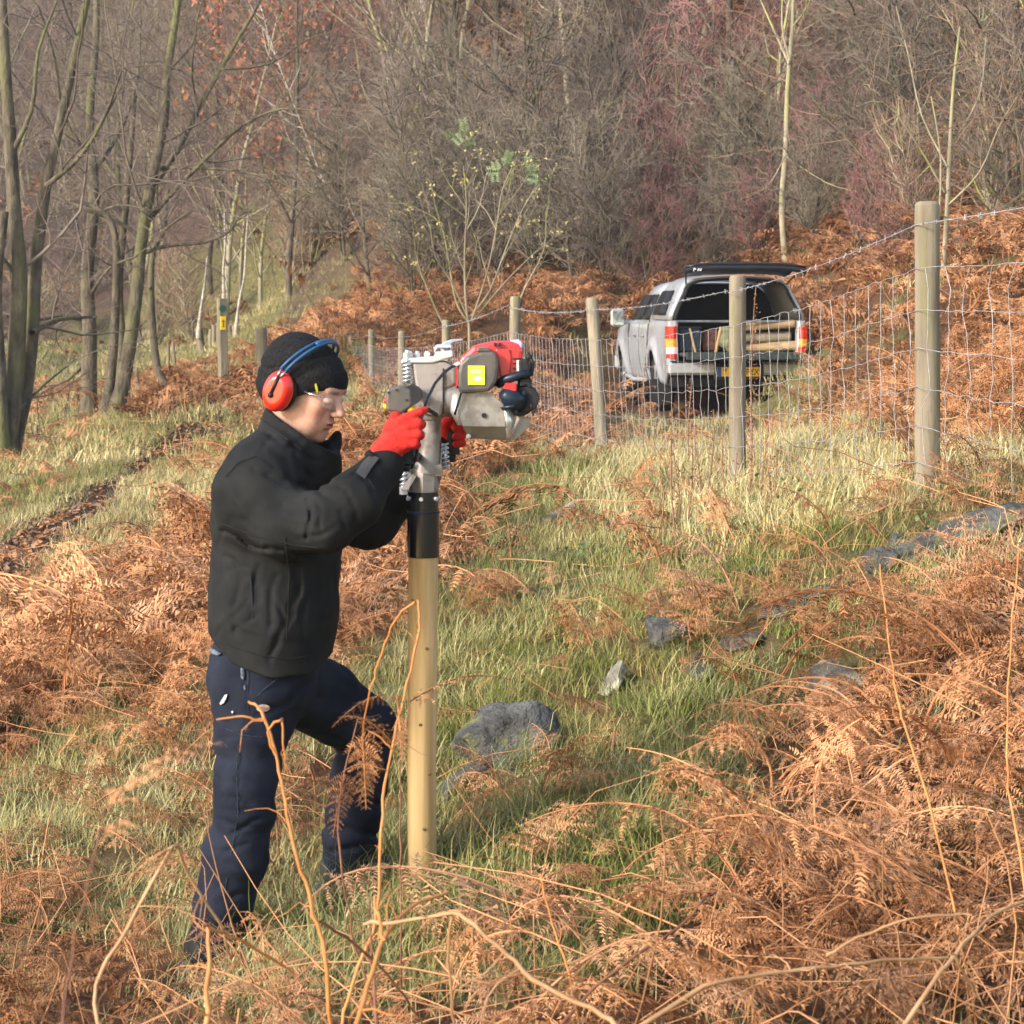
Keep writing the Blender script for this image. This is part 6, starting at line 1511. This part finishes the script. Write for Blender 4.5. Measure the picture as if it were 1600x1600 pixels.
            for i in range(4):
                y = 655 + i * 12.5; r = (.0125, .013, .0125, .011)[i]; s.chain([Q(702, y, 5.385), Q(716, y - 2, 5.375), Q(722, y, 5.345), Q(712, y + 2, 5.325)], [r * 1.2, r * 1.05, r, r * .85], .003, k0=.008)
            s.chain([Q(694, 672, 5.355), Q(700, 654, 5.33), Q(710, 648, 5.315)], [.018, .0145, .012], .004, k0=.014)
        P3 = (s.X, s.Y, s.Z); V, F = s.mesh(); return smooth_obj('glove', V, F, GL, o, 1, .5)
    glove('near'); glove('far')
person()
# ------------------------------------------------------------------ new post and the petrol post driver standing on it
def new_post():
    D = 5.2; b = P(661, 1362, D); t = P(661, 770, D); t[0] = b[0] = P(661, 900, D)[0]
    o = thing('timber_post', b, 'new pale round timber post being driven into the slope in front of the person', 'post')
    post_mesh('shaft', b - [0, 0, .25], t, .0405, M_POST_NEW, o, seed=7, sides=32, rt=1.0)
    V = []; rg = np.random.default_rng(6)
    m = MB()
    for px, py in ((646, 935), (668, 1010), (652, 1090), (658, 1128), (672, 1205), (650, 1200), (664, 1290), (655, 985)):
        q = P(px, py, D); dx = q[0] - b[0]; y = -math.sqrt(max(0, .0405 ** 2 - dx ** 2)); c = np.array([q[0], D + y - .0005, q[2]]); m.ball(c, (.0055, .0022, .0045), rot=rotz(math.atan2(dx, -y)), n=6)
    m.build('knots', M_KNOT, o, True)
new_post()

def driver():
    D = 5.2; s = D / FPX; Q = lambda px, py, dy=0.: P(px, py, D) + np.array([0, dy, 0])
    cx = Q(661, 900)[0]
    o = thing('post_driver', Q(661, 868), 'petrol-engined post driver with red engine cover and black sleeve on top of the new post', 'post driver')
    CAST = mat('cast_alloy', (.25, .215, .19), (.33, .29, .26), scale=7, rough=.5, metal=.25, spec=.5, bump=.25, bscale=120, dist=.002, c3=(.17, .14, .12), s3=16)
    SHEET = mat('guard_sheet', (.32, .29, .255), (.38, .345, .31), scale=4, c3=(.24, .21, .18), s3=20, rough=.4, metal=.35, spec=.6)
    CHR = mat('zinc_plate', (.60, .60, .62), (.70, .70, .72), scale=20, rough=.30, metal=.65)
    BLK = mat('black_gloss', (.006, .006, .007), (.010, .010, .012), scale=5, rough=.22, spec=.7)
    BLP = mat('black_rubber', (.012, .012, .013), (.022, .022, .024), scale=20, rough=.6)
    GRY = mat('grey_plastic', (.055, .051, .047), (.078, .072, .066), c3=(.10, .085, .07), s3=24, scale=5, rough=.45, spec=.5)
    RED = mat('red_cover', (.60, .018, .022), (.70, .035, .035), scale=4, rough=.28, spec=.6, coat=.4, c3=(.36, .03, .03), s3=30)
    YLB = mat('yellow_label', (.88, .80, .06), rough=.5); WHT = mat('white_print', (.85, .85, .80), rough=.5)
    BLU = mat('dark_blue_plastic', (.008, .014, .024), (.014, .024, .040), scale=10, rough=.35)  # dark blue base colour of the pipe, cap and bolts
    def cyl(m, px, y0, y1, rpx, dy=0., n=28, r2=None): m.tube([Q(px, y0, dy), Q(px, y1, dy)], [rpx * s, (r2 or rpx) * s], n); return m
    # sleeve
    m = MB(); m.tube([Q(661.5, y) for y in (870, 869, 799)], np.array([24.3, 25.3, 25.3]) * s, 40); m.tube([Q(661.5, 799), Q(661.5, 768)], [24.2 * s] * 2, 40); sl = m.build('sleeve', BLK, o); autosmooth(sl)
    m = MB(); m.tube([Q(661.5, 801.5), Q(661.5, 798)], [25.9 * s] * 2, 40); autosmooth(m.build('sleeve_ring', mat('ring_blued', (.02, .022, .05), rough=.3, metal=.5), sl))
    for a in (-150, -95, -38, 30, 150):
        an = math.radians(a); m = MB(); d = np.array([math.cos(an), math.sin(an), 0]); c = Q(661.5, 778); m.tube([c + d * 23 * s, c + d * 28.5 * s], [3.2 * s] * 2, 8); m.build('bolt', CHR, sl)
    # casting: flange, web column, upper body
    m = MB(); m.tube([Q(661.5, 770), Q(662, 742), Q(662, 736)], np.array([23.5, 25.5, 24]) * s, 8); m.tube([Q(664, 738), Q(668, 720), Q(672, 690), Q(672, 640)], np.array([25, 20, 17, 17]) * s, 20); cl = m.build('lower_casting', CAST, o); autosmooth(cl)
    m = MB(); m.prism([Q(640, 738, -.030), Q(648, 728, -.032), Q(690, 725, -.032), Q(692, 742, -.030), Q(668, 744, -.036)], (0, .06, 0)); m.prism([Q(676, 770, -.01), Q(690, 742, -.01), Q(690, 690, -.01), Q(684, 770, -.01)], (0, .02, 0)); m.build('casting_rib', CAST, cl)
    m = MB()
    m.tube([Q(672, 655), Q(672, 640), Q(671, 600), Q(669, 575), Q(668, 566)], np.array([20, 27, 29, 27, 26]) * s, 26)
    ub = m.build('upper_casting', CAST, o); autosmooth(ub, 50)
    m = MB(); m.tube([Q(640, 612, -.02), Q(650, 612, -.01), Q(672, 612)], np.array([14, 17, 20]) * s, 20); autosmooth(m.build('casting_boss', CAST, ub))
    m = MB(); m.prism([Q(645, 566, -.055), Q(694, 563, -.055), Q(714, 574, -.055), Q(714, 600, -.055), Q(700, 608, -.055), Q(690, 650, -.055), Q(662, 646, -.055), Q(650, 600, -.055)], (0, .11, 0)); b = m.build('gear_housing', CAST, o, bevel=.008)
    m = MB(); m.tube([Q(684, 620, -.004), Q(716, 620, -.004), Q(720, 620)], np.array([31, 31, 26]) * s, 30); autosmooth(m.build('clutch_housing', CAST, b))
    m = MB(); m.tube([Q(694, 575, -.060), Q(694, 645, -.060)], [.0025] * 2, 5); m.build('housing_joint', BLP, b)
    # top plate, lever
    m = MB(); m.prism([Q(628, 567, -.06), Q(631, 560, -.06), Q(680, 556, -.06), Q(683, 549, -.06), Q(708, 547, -.06), Q(709, 557, -.06), Q(684, 565, -.06), Q(676, 567, -.06)], (0, .12, 0)); tp = m.build('top_plate', CHR, o, bevel=.003)
    for px in (642, 653, 668):
        m = MB(); m.tube([Q(px, 560, -.03), Q(px, 551, -.03)], [5 * s] * 2, 6); m.tube([Q(px, 551, -.03), Q(px, 548.5, -.03)], [3 * s] * 2, 8); m.build('bolt', CHR, tp)
    m = MB(); m.tube([Q(681, 560, -.03), Q(680, 544, -.03), Q(684, 541, -.03), Q(704, 540, -.03), Q(707, 543, -.03), Q(706, 556, -.03)], .0052, 8); m.build('wire_loop', CHR, tp, True)
    m = MB(); m.tube([Q(694, 560, 0), Q(694, 544, 0)], [5.5 * s] * 2, 12); m.prism([Q(687, 543, -.02), Q(693, 535, -.02), Q(706, 530, -.02), Q(723, 529, -.02), Q(724, 532, -.02), Q(708, 535, -.02), Q(698, 543, -.02)], (0, .035, 0)); m.build('lever', mat('lever_blue', (.32, .36, .42), (.42, .46, .52), scale=20, rough=.35, metal=.5), tp, bevel=.002)
    # spring rods, both sides
    def spring(pa, pb, dy, r, nm='spring', turns=7):
        a, c = Q(*pa, dy), Q(*pb, dy); m = MB(); m.tube([a, c], [r * .55] * 2, 10)
        n = turns * 14; t = np.linspace(0, 1, n)[:, None]; an = t[:, 0] * turns * 2 * math.pi; pts = a + (c - a) * t + np.stack([np.cos(an) * r, np.sin(an) * r, 0 * an], 1); m.tube(pts, r * .28, 6); return m.build(nm, CHR, o, True)
    spring((638, 598), (638, 562), -.05, .011, turns=6); spring((633, 758), (633, 716), -.05, .010, turns=6); spring((695, 736), (693, 695), .06, .010, turns=6); spring((696, 598), (696, 566), .08, .010, turns=5)
    for (px, py, dy, r, h) in ((638, 556, -.05, 7, 10), (632, 764, -.05, 7, 12)):
        m = MB(); m.tube([Q(px, py + h / 2, dy), Q(px, py - h / 2, dy)], [r * s] * 2, 6); m.tube([Q(px, py - h / 2, dy), Q(px, py - h / 2 - 4, dy)], [4 * s] * 2, 8); m.build('spring_nut', CHR, o)
    m = MB(); m.prism([Q(628, 762, -.07), Q(640, 762, -.07), Q(652, 742, -.05), Q(646, 738, -.05)], (0, .05, 0)); m.build('spring_bracket', CAST, o)
    # near and far handle assemblies
    for sg, dx, hd in ((-1, 0, 4.985 - D), (1, 62, .16)):
        dy = hd; q = lambda a, b_, e=0.: Q(a + dx, b_, dy + e)
        h = MB(); h.tube([q(641, 716), q(641, 690), q(640, 648), q(636, 638)], np.array([13, 12.5, 12.5, 12]) * s, 18); gp = autosmooth(h.build('grip', BLP, o))
        m = MB(); m.tube([Q(655, 712, 0), q(640, 716)], [.012, .012], 10); m.tube([Q(655, 610, 0), q(640, 612)], [.014, .014], 10); m.tube([q(641, 716), q(641, 728)], [.012, .010], 10); m.build('handle_bar', BLP, o, True)
        if sg < 0:
            m = MB(); m.prism([q(613, 604, -.030), q(634, 598, -.030), q(650, 604, -.030), q(651, 630, -.030), q(636, 640, -.030), q(613, 636, -.030), q(612, 620, -.030)], (0, .06, 0)); cb = m.build('throttle_box', GRY, o, bevel=.006)
            m = MB(); m.prism([q(620, 634, -.026), q(640, 636, -.026), q(646, 648, -.026), q(643, 660, -.026), q(622, 654, -.026)], (0, .05, 0)); m.build('throttle_neck', GRY, cb, bevel=.005)
            m = MB(); m.tube([q(650, 613, -.028), q(650, 613, .03)], [15 * s] * 2, 20); m.build('throttle_drum', BLP, cb)
            for a, b_ in ((616, 609), (643, 620), (628, 605)):
                m = MB(); m.tube([q(a, b_, -.033), q(a, b_, -.029)], [1.7 * s] * 2, 8); m.build('screw', BLP, cb)
            m = MB(); m.ball(q(648, 634, -.004), (.017, .022, .013), rot=roty(.7), n=8); m.build('trigger', M_YEL, cb, True)
            m = MB(); m.tube([q(612, 622, -.005), q(608.5, 622, -.005)], [.009, .008], 10); m.build('stop_switch', RED, cb)
            m = MB(); m.tube([q(612, 630, -.005), q(608, 631, -.005)], [.0085, .007], 10); m.build('choke_knob', M_YEL, cb)
    # engine
    m = MB(); pr = [Q(716, 566), Q(722, 556), Q(740, 540), Q(768, 533), Q(800, 532), Q(813, 536), Q(817, 548), Q(816, 575), Q(812, 590), Q(790, 600), Q(760, 606), Q(718, 606)]
    m.prism(np.array(pr) + [0, -.055, 0], (0, .16, 0)); ec = m.build('engine_cover', RED, o, bevel=.012)
    m = MB()
    for px in (774, 781): m.box(Q(px, 538, -.060), (.006, .02, .010))
    for i in range(4): m.box(Q(808, 560 + i * 7.5, -.058), (.022, .012, .0045))
    m.build('cooling_slots', BLP, ec)
    m = MB(); m.prism([Q(774, 545, -.062), Q(797, 545, -.062), Q(799, 560, -.062), Q(797, 592, -.062), Q(783, 592, -.062)], (0, .012, 0)); m.build('cover_rib', RED, ec, bevel=.004)
    m = MB(); m.prism([Q(796, 532, -.05), Q(811, 530, -.05), Q(817, 536, -.05), Q(816, 545, -.05), Q(806, 541, -.05)], (0, .09, 0)); m.build('cover_tip', mat('pale_lilac', (.45, .40, .55), rough=.35), ec, bevel=.004)
    m = MB(); m.box(Q(813, 571, -.066), (.020, .006, .030), rot=rotz(.1)); lb = m.build('side_label', WHT, ec)
    m = MB(); m.box(Q(813, 568, -.0705), (.012, .003, .003)); m.box(Q(813, 574, -.0705), (.014, .003, .003)); m.build('label_print', mat('print_grey', (.35, .37, .4), rough=.6), lb)
    # air filter box
    m = MB(); pr = [Q(717, 603), Q(717, 580), Q(720, 566), Q(732, 555), Q(752, 549), Q(772, 548), Q(779, 556), Q(780, 575), Q(776, 596), Q(766, 610), Q(722, 613)]
    m.prism(np.array(pr) + [0, -.105, 0], (0, .06, 0)); af = m.build('air_filter_box', GRY, o, bevel=.010)
    m = MB(); m.prism([Q(745, 549, -.10), Q(748, 543, -.10), Q(765, 542, -.10), Q(768, 549, -.10)], (0, .04, 0)); m.build('filter_latch', GRY, af, bevel=.003)
    m = MB(); m.prism([Q(717, 600, -.055), Q(716, 570, -.055), Q(713, 575, -.055), Q(713, 605, -.055)], (0, .05, 0)); m.build('red_edge', RED, af)
    m = MB(); m.box(Q(745.5, 585, -.1075), (25.5 * s, .003, 29 * s)); yl = m.build('warning_label', YLB, af)
    m = MB(); m.ball(Q(748, 590, -.1085), (.011, .0012, .0065), n=8); m.box(Q(745, 577, -.1095), (.028, .001, .0015)); m.box(Q(745, 580.5, -.1095), (.024, .001, .0015)); m.build('label_print', WHT, yl)
    # carburettor, recoil starter, tank
    m = MB(); m.tube([Q(778, 600, -.06), Q(790, 592, -.075), Q(812, 585, -.08), Q(826, 583, -.075)], [.012, .013, .012, .012], 12); m.build('intake_pipe', BLU, o, True)
    m = MB(); m.prism([Q(810, 562, -.075), Q(824, 560, -.075), Q(828, 575, -.075), Q(829, 600, -.075), Q(812, 604, -.075)], (0, .09, 0)); m.build('carburettor', BLP, o, bevel=.005)
    m = MB(); m.box(Q(798, 604, -.07), (19 * s, .05, 14 * s), bev=.004); m.build('primer_block', RED, o)
    m = MB(); m.tube([Q(786, 613, -.10), Q(798, 622, -.08), Q(812, 625, -.06)], [.014, .030, .030], 18); m.tube([Q(799, 631, -.07), Q(800, 636, -.07)], [.034, .030], 20); m.build('fuel_cap', BLU, o, True)
    m = MB(); m.tube([Q(812, 626, -.06), Q(812, 626, .08)], [23 * s, 25 * s], 26); m.tube([Q(822, 622, -.07), Q(822, 622, .07)], [20 * s, 20 * s], 24); m.box(Q(820, 605, 0), (.035, .12, .06), bev=.01); rc = m.build('recoil_housing', BLP, o, bevel=.003)
    m = MB(); m.tube([Q(828, 632, -.045), Q(838, 630, -.045)], [15 * s, 12 * s], 20); m.build('muffler_ring', mat('worn_plum', (.14, .09, .09), (.25, .19, .18), scale=30, rough=.4, metal=.4), rc, True)
    for a, b_ in ((818, 612), (826, 600), (806, 641)):
        m = MB(); m.tube([Q(a, b_, -.085), Q(a, b_, -.06)], [3.2 * s] * 2, 8); m.build('bolt', BLU, rc)
    m = MB(); m.tube([Q(826, 556, -.05), Q(832, 566, -.055), Q(830, 584, -.06), Q(818, 590, -.07)], .006, 8); m.ball(Q(826, 558, -.05), .010, n=6); m.build('spark_lead', BLP, o, True)
    m = MB(); m.tube([Q(820, 562, -.03), Q(834, 563, -.03)], .004, 6); m.build('choke_rod', CHR, o)
    # sheet guards under the engine
    def sheet(name, pts, th, mt, par=o): m = MB(); m.prism(pts, th); return m.build(name, mt, par, bevel=.0012)
    g1 = sheet('engine_guard', [Q(719, 612, -.082), Q(766, 612, -.082), Q(787, 630, -.082), Q(790, 664, -.082), Q(724, 664, -.082), Q(716, 640, -.082)], (0, .004, 0), SHEET)
    sheet('guard_flange', [Q(724, 664, -.083), Q(790, 664, -.083), Q(797, 687, -.040), Q(733, 684, -.040)], (0, .004, .0005), SHEET, g1)
    m = MB(); m.tube([Q(757, 647, -.088), Q(757, 647, -.081)], [4.2 * s] * 2, 6); m.build('guard_bolt', BLP, g1)
    V = []
    for t in np.linspace(0, 1, 9):
        a = t * 1.25; x0 = 788 + 22 * math.sin(a); dy = -.082 + .10 * (1 - math.cos(a)); V.append((Q(x0, 633 - 4 * t, dy), Q(x0 - 4 - 4 * t + 8 * (1 - t), 686 - 8 * t, dy + .01)))
    m = MB(); m.add([q for r in V for q in r], [(2 * i, 2 * i + 2, 2 * i + 3, 2 * i + 1) for i in range(8)]); ob = m.build('curved_guard', mat('bright_sheet', (.66, .65, .62), (.74, .73, .70), scale=3, rough=.25, metal=.6), g1, True); md = ob.modifiers.new('s', 'SOLIDIFY'); md.thickness = .003
    sheet('rear_guard', [Q(797, 687, -.02), Q(812, 648, -.02), Q(829, 654, -.02), Q(829, 664, -.02), Q(806, 686, -.02)], (0, .004, 0), SHEET, g1)
    m = MB(); m.tube([Q(714, 616, -.05), Q(716, 640, -.06), Q(722, 662, -.06)], np.array([7, 12, 6]) * s, 12); m.build('guard_bracket', mat('dull_white', (.62, .60, .57), rough=.35, metal=.4), g1, True)
    m = MB(); m.tube([Q(797, 686, -.03), Q(800, 675, -.05), Q(811, 651, -.07)], .004, 6); m.build('guard_edge', CHR, g1)
    m = MB(); m.tube([Q(722, 612, -.092), Q(717, 628, -.092), Q(712, 646, -.088)], .0035, 6); m.build('fuel_hose', BLP, o, True)
    m = MB(); m.ball(Q(733, 680, -.06), .007, n=6); m.build('drain_plug', M_WHITE, o, True)
    # cable
    pts = [(717, 569, -.09), (708, 572, -.10), (697, 580, -.12), (683, 597, -.15), (674, 616, -.175), (668, 634, -.20), (664, 650, -.22), (662, 670, -.235), (660, 690, -.235), (656, 708, -.225), (650, 722, -.20), (644, 729, -.15)]
    m = MB(); m.tube([Q(*p) for p in pts], .0042, 8); cb = m.build('throttle_cable', BLK, o, True)
    m = MB(); m.tube([Q(719, 567, -.09), Q(711, 571, -.095)], .005, 8); m.build('cable_ferrule', WHT, cb)
    m = MB(); m.tube([Q(664, 640, -.21), Q(674, 636, -.18), Q(684, 645, -.11)], .006, 8); m.build('cable_clip', BLP, cb, True)
driver()
# ------------------------------------------------------------------ single bracken stems close to the camera
M_STEM_O = mat('bracken_stem_orange', (.40, .145, .035), (.58, .25, .08), scale=12, rough=.55, spec=.35)
M_STEM_P = mat('bracken_stem_pale', (.33, .175, .08), (.54, .31, .155), scale=12, rough=.6)
M_STEM_D = mat('bracken_stem_dark', (.12, .045, .025), (.24, .10, .05), scale=12, rough=.6)
def frond_geo(rg, a, b, width=.34, npin=15, npl=9):
    """frond whose rachis runs a -> b (world) sagging a little"""
    a = np.asarray(a, float); b = np.asarray(b, float); L = np.linalg.norm(b - a); T = []; S = []
    t = np.linspace(0, 1, 13)[:, None]; r = a + (b - a) * t + np.array([0, 0, .10 * L]) * np.sin(t * math.pi)
    for k in range(npin):
        u = (k + .5) / npin; f = u * 12; i = int(f); c = r[i] + (f - i) * (r[i + 1] - r[i]); d = nrm(r[i + 1] - r[i]); sd_ = nrm(np.cross(d, [0, .5, 1.])); up = np.cross(sd_, d)
        for sg in (-1, 1):
            ln = L * width * (1 - u) ** .8 * rg.uniform(.7, 1.1) + .01; dr = nrm(sd_ * sg * .9 + d * rg.uniform(.1, .5) + up * rg.uniform(-.3, .3)); q = c.copy(); st = ln / npl; cr = rg.uniform(.2, .8)
            for j in range(npl):
                dr = nrm(dr + (np.array([0, 0, -1.]) * cr + rg.normal(0, .25, 3)) / npl * 1.3); q2 = q + dr * st; pl = st * 2.0 * (1 - .75 * j / npl) * rg.uniform(.7, 1.2); nn = nrm(np.cross(dr, d)); w2 = np.cross(nn, dr); sh = rg.uniform(.2, .9)
                for s2 in (-1, 1): T += [q, q + dr * st * .6, q + dr * st * .9 + w2 * s2 * pl + nn * rg.normal(0, .4) * pl]; S += [sh, sh, sh]
                q = q2
    return r, np.array(T), np.array(S)
def stem_thing(label, D, lines, m, fronds=(), seed=0, r=.0035, root=None, cr=.7):
    rg = np.random.default_rng(seed); L3 = []
    for pix, dd, rr in lines:
        p, rad = pxline(pix, D, r * rr, r * rr * .6, 4, dd=dd); p = p + rg.normal(0, .0015, p.shape); L3.append((p, rad))
    p0 = L3[0][0][0]; dv = nrm(L3[0][0][1] - p0); hh = max(0, p0[2] - zt1(p0[0], p0[1])); off = -dv[:2] / max(.35, dv[2] + .35) * hh * .8
    g = np.array([p0[0] + off[0], p0[1] + off[1], 0.]); g[2] = zt1(g[0], g[1])
    if p0[2] > g[2] + .03:
        ext = np.linspace(0, 1, 4)[:-1, None]; L3[0] = (np.concatenate([g + (p0 - g) * ext + np.array([0, 0, .12 * hh]) * np.sin(ext * math.pi), L3[0][0]]), np.concatenate([np.full(3, L3[0][1][0] * 1.1), L3[0][1]]))
    o = thing('bracken_stem', g, label, 'bracken')
    L4 = []
    for p, rad in L3:
        rad = rad * (1 + .18 * noise(np.arange(len(p)) * .9, np.zeros(len(p)) + seed)); L4.append((p, rad))
    sh = spawn(rg, L3, 5.0, (.03, .16), (35, 85), .45, 5, .35, -.15, .15, 1., .0008, .4)
    tubes('stalk', L4 + [(p, r_) for p, r_ in sh], m, o, 6)
    for (ax_, ay_, bx_, by_, da, db, wd) in fronds:
        rr_, T, S = frond_geo(rg, P(ax_, ay_, D + da), P(bx_, by_, D + db), wd)
        col = np.stack([np.clip(cr + (S - .5) * .5, 0, 1), .85 + .3 * S, S * 0], -1)
        f = mesh_obj('frond', T, np.arange(len(T)).reshape(-1, 3), M_BR, o, col=col)
        tubes('rachis', [(rr_, np.linspace(r * .6, r * .2, 13))], m, f, 5)
stem_thing('tall forked orange bracken stem standing in front of the person\'s rear leg', 3.5, [([(516,1600),(508,1490),(492,1430),(470,1360),(452,1290),(440,1220),(426,1160),(408,1112),(388,1094)], .1, 1.3), ([(430,1180),(418,1145),(440,1122),(443,1160),(446,1200)], .0, .8), ([(415,1126),(380,1120),(340,1124)], .0, .7)], M_STEM_O, seed=1)
stem_thing('arching orange bracken stem crossing in front of the new post with a hanging curled frond', 3.7, [([(535,1600),(560,1510),(588,1440),(593,1350),(600,1250),(612,1170),(632,1090),(650,1010),(656,960),(650,938)], .2, 1.1), ([(650,938),(622,962),(602,1005),(584,1060),(572,1110),(566,1150)], .1, .8), ([(612,1170),(590,1150),(572,1140)], .0, .6)], M_STEM_O,
           [(566, 1150, 572, 1265, 0, .02, .30), (612, 1160, 532, 1120, .05, -.1, .20), (620, 1085, 628, 1190, .05, 0, .25)], seed=2, cr=.35)
stem_thing('small dark hanging frond in front of the person\'s front knee', 4.0, [([(560,1500),(540,1400),(528,1300),(540,1210),(560,1120)], .1, .8)], M_STEM_D, [(600, 1085, 520, 1135, 0, 0, .25), (590, 1180, 560, 1260, 0, 0, .3), (540, 1210, 520, 1310, .0, 0, .3)], seed=3, cr=.3)
stem_thing('long pale bent bracken stalk lying diagonally at the bottom of the frame', 2.9, [([(980,1620),(940,1585),(850,1540),(790,1490),(740,1445),(708,1428),(640,1438),(570,1444)], .2, 1.4), ([(708,1428),(700,1500),(710,1600)], .1, 1.)], M_STEM_P, seed=4, r=.0034)
stem_thing('thick upright orange stalk at the bottom left below the rear boot', 2.8, [([(322,1640),(324,1560),(327,1500),(326,1447)], .1, 1.4), ([(326,1447),(360,1462),(410,1490),(460,1520)], .2, .9)], M_STEM_O, seed=5)
stem_thing('orange bracken stalk slanting behind the forked stem at the bottom', 2.9, [([(545,1640),(575,1540),(600,1470),(640,1420),(700,1395)], .4, 1.3), ([(600,1470),(590,1430),(585,1400)], .1, .9)], M_STEM_O, seed=6)
stem_thing('pair of crossing dark red stalks under the new post', 3.1, [([(590,1640),(585,1540),(580,1470),(578,1405)], .2, 1.), ([(500,1440),(560,1480),(620,1540),(660,1600)], .2, .9)], M_STEM_D, seed=7)
stem_thing('slanting orange stalk in the grass right of the new post foot', 4.1, [([(905,1590),(885,1510),(862,1440),(842,1362)], .1, 1.)], M_STEM_O, [(870, 1400, 800, 1440, 0, .0, .3)], seed=8)
stem_thing('red-brown stalk rising to the right below the curled frond', 3.7, [([(930,1540),(1000,1490),(1060,1450),(1100,1405),(1120,1395)], .3, 1.)], M_STEM_D, [(1040, 1395, 930, 1400, 0, -.1, .35)], seed=9, cr=.75)
stem_thing('long pale orange stalk lying across the bracken at the lower right', 3.3, [([(1100,1540),(1200,1520),(1300,1510),(1400,1500),(1480,1495)], .3, 1.2), ([(1290,1492),(1360,1455),(1440,1432),(1520,1430)], .1, .9)], M_STEM_P, seed=10)
stem_thing('curved pale stalk at the lower right edge of the frame', 3.2, [([(1470,1520),(1520,1460),(1560,1425),(1620,1400)], .3, 1.2), ([(1490,1490),(1510,1530),(1530,1560)], .1, .8)], M_STEM_P, seed=11)
stem_thing('blurred pale frond nearest the camera left of the person', 2.0, [([(90,1640),(120,1450),(150,1330),(165,1262)], .2, 1.)], M_STEM_D, [(165, 1262, 345, 1160, 0, .15, .24), (150, 1300, 300, 1290, 0, .1, .2)], seed=12, cr=.9, r=.0016)
stem_thing('upright red-orange stem in the bracken near the right edge', 4.6, [([(1410,1130),(1400,1080),(1388,1000),(1374,880)], .2, .9)], M_STEM_O, [(1380, 960, 1470, 1010, 0, .1, .35), (1385, 1000, 1290, 1010, 0, .1, .35)], seed=13)
stem_thing('tall thin orange stem at the right edge rising from the bracken', 4.4, [([(1578,1250),(1574,1150),(1580,1000),(1592,860)], .2, .9)], M_STEM_O, seed=14)
stem_thing('thin tawny frond reaching across the new post at knee height', 4.4, [([(628,1400),(624,1300),(628,1180),(640,1096)], .2, .6)], M_STEM_D, [(640, 1096, 800, 1062, 0, .2, .16)], seed=15)
stem_thing('bent pale stalks beside the rear leg at the bottom left', 3.1, [([(160,1640),(150,1540),(200,1450),(268,1325),(290,1360),(340,1440),(360,1500)], .3, 1.1)], M_STEM_P, [(268, 1325, 180, 1400, 0, 0, .3)], seed=16)
rg_ = np.random.default_rng(88)
# ------------------------------------------------------------------ thin autumn haze over the valley
def haze():
    m = bpy.data.materials.new('haze'); m.use_nodes = True; n = m.node_tree; n.nodes.remove(n.nodes['Principled BSDF'])
    v = n.nodes.new('ShaderNodeVolumePrincipled'); v.inputs['Density'].default_value = .0008; v.inputs['Color'].default_value = (.86, .88, .93, 1); v.inputs['Anisotropy'].default_value = .2
    n.links.new(v.outputs[0], n.nodes['Material Output'].inputs['Volume'])
    b = MB(); b.box((0, 115, 55), (420, 340, 150)); o = b.build('haze', m, loc=(0, 0, 0)); tag(o, kind='stuff'); o['label'] = 'faint haze over the valley'; o['category'] = 'haze'
haze()
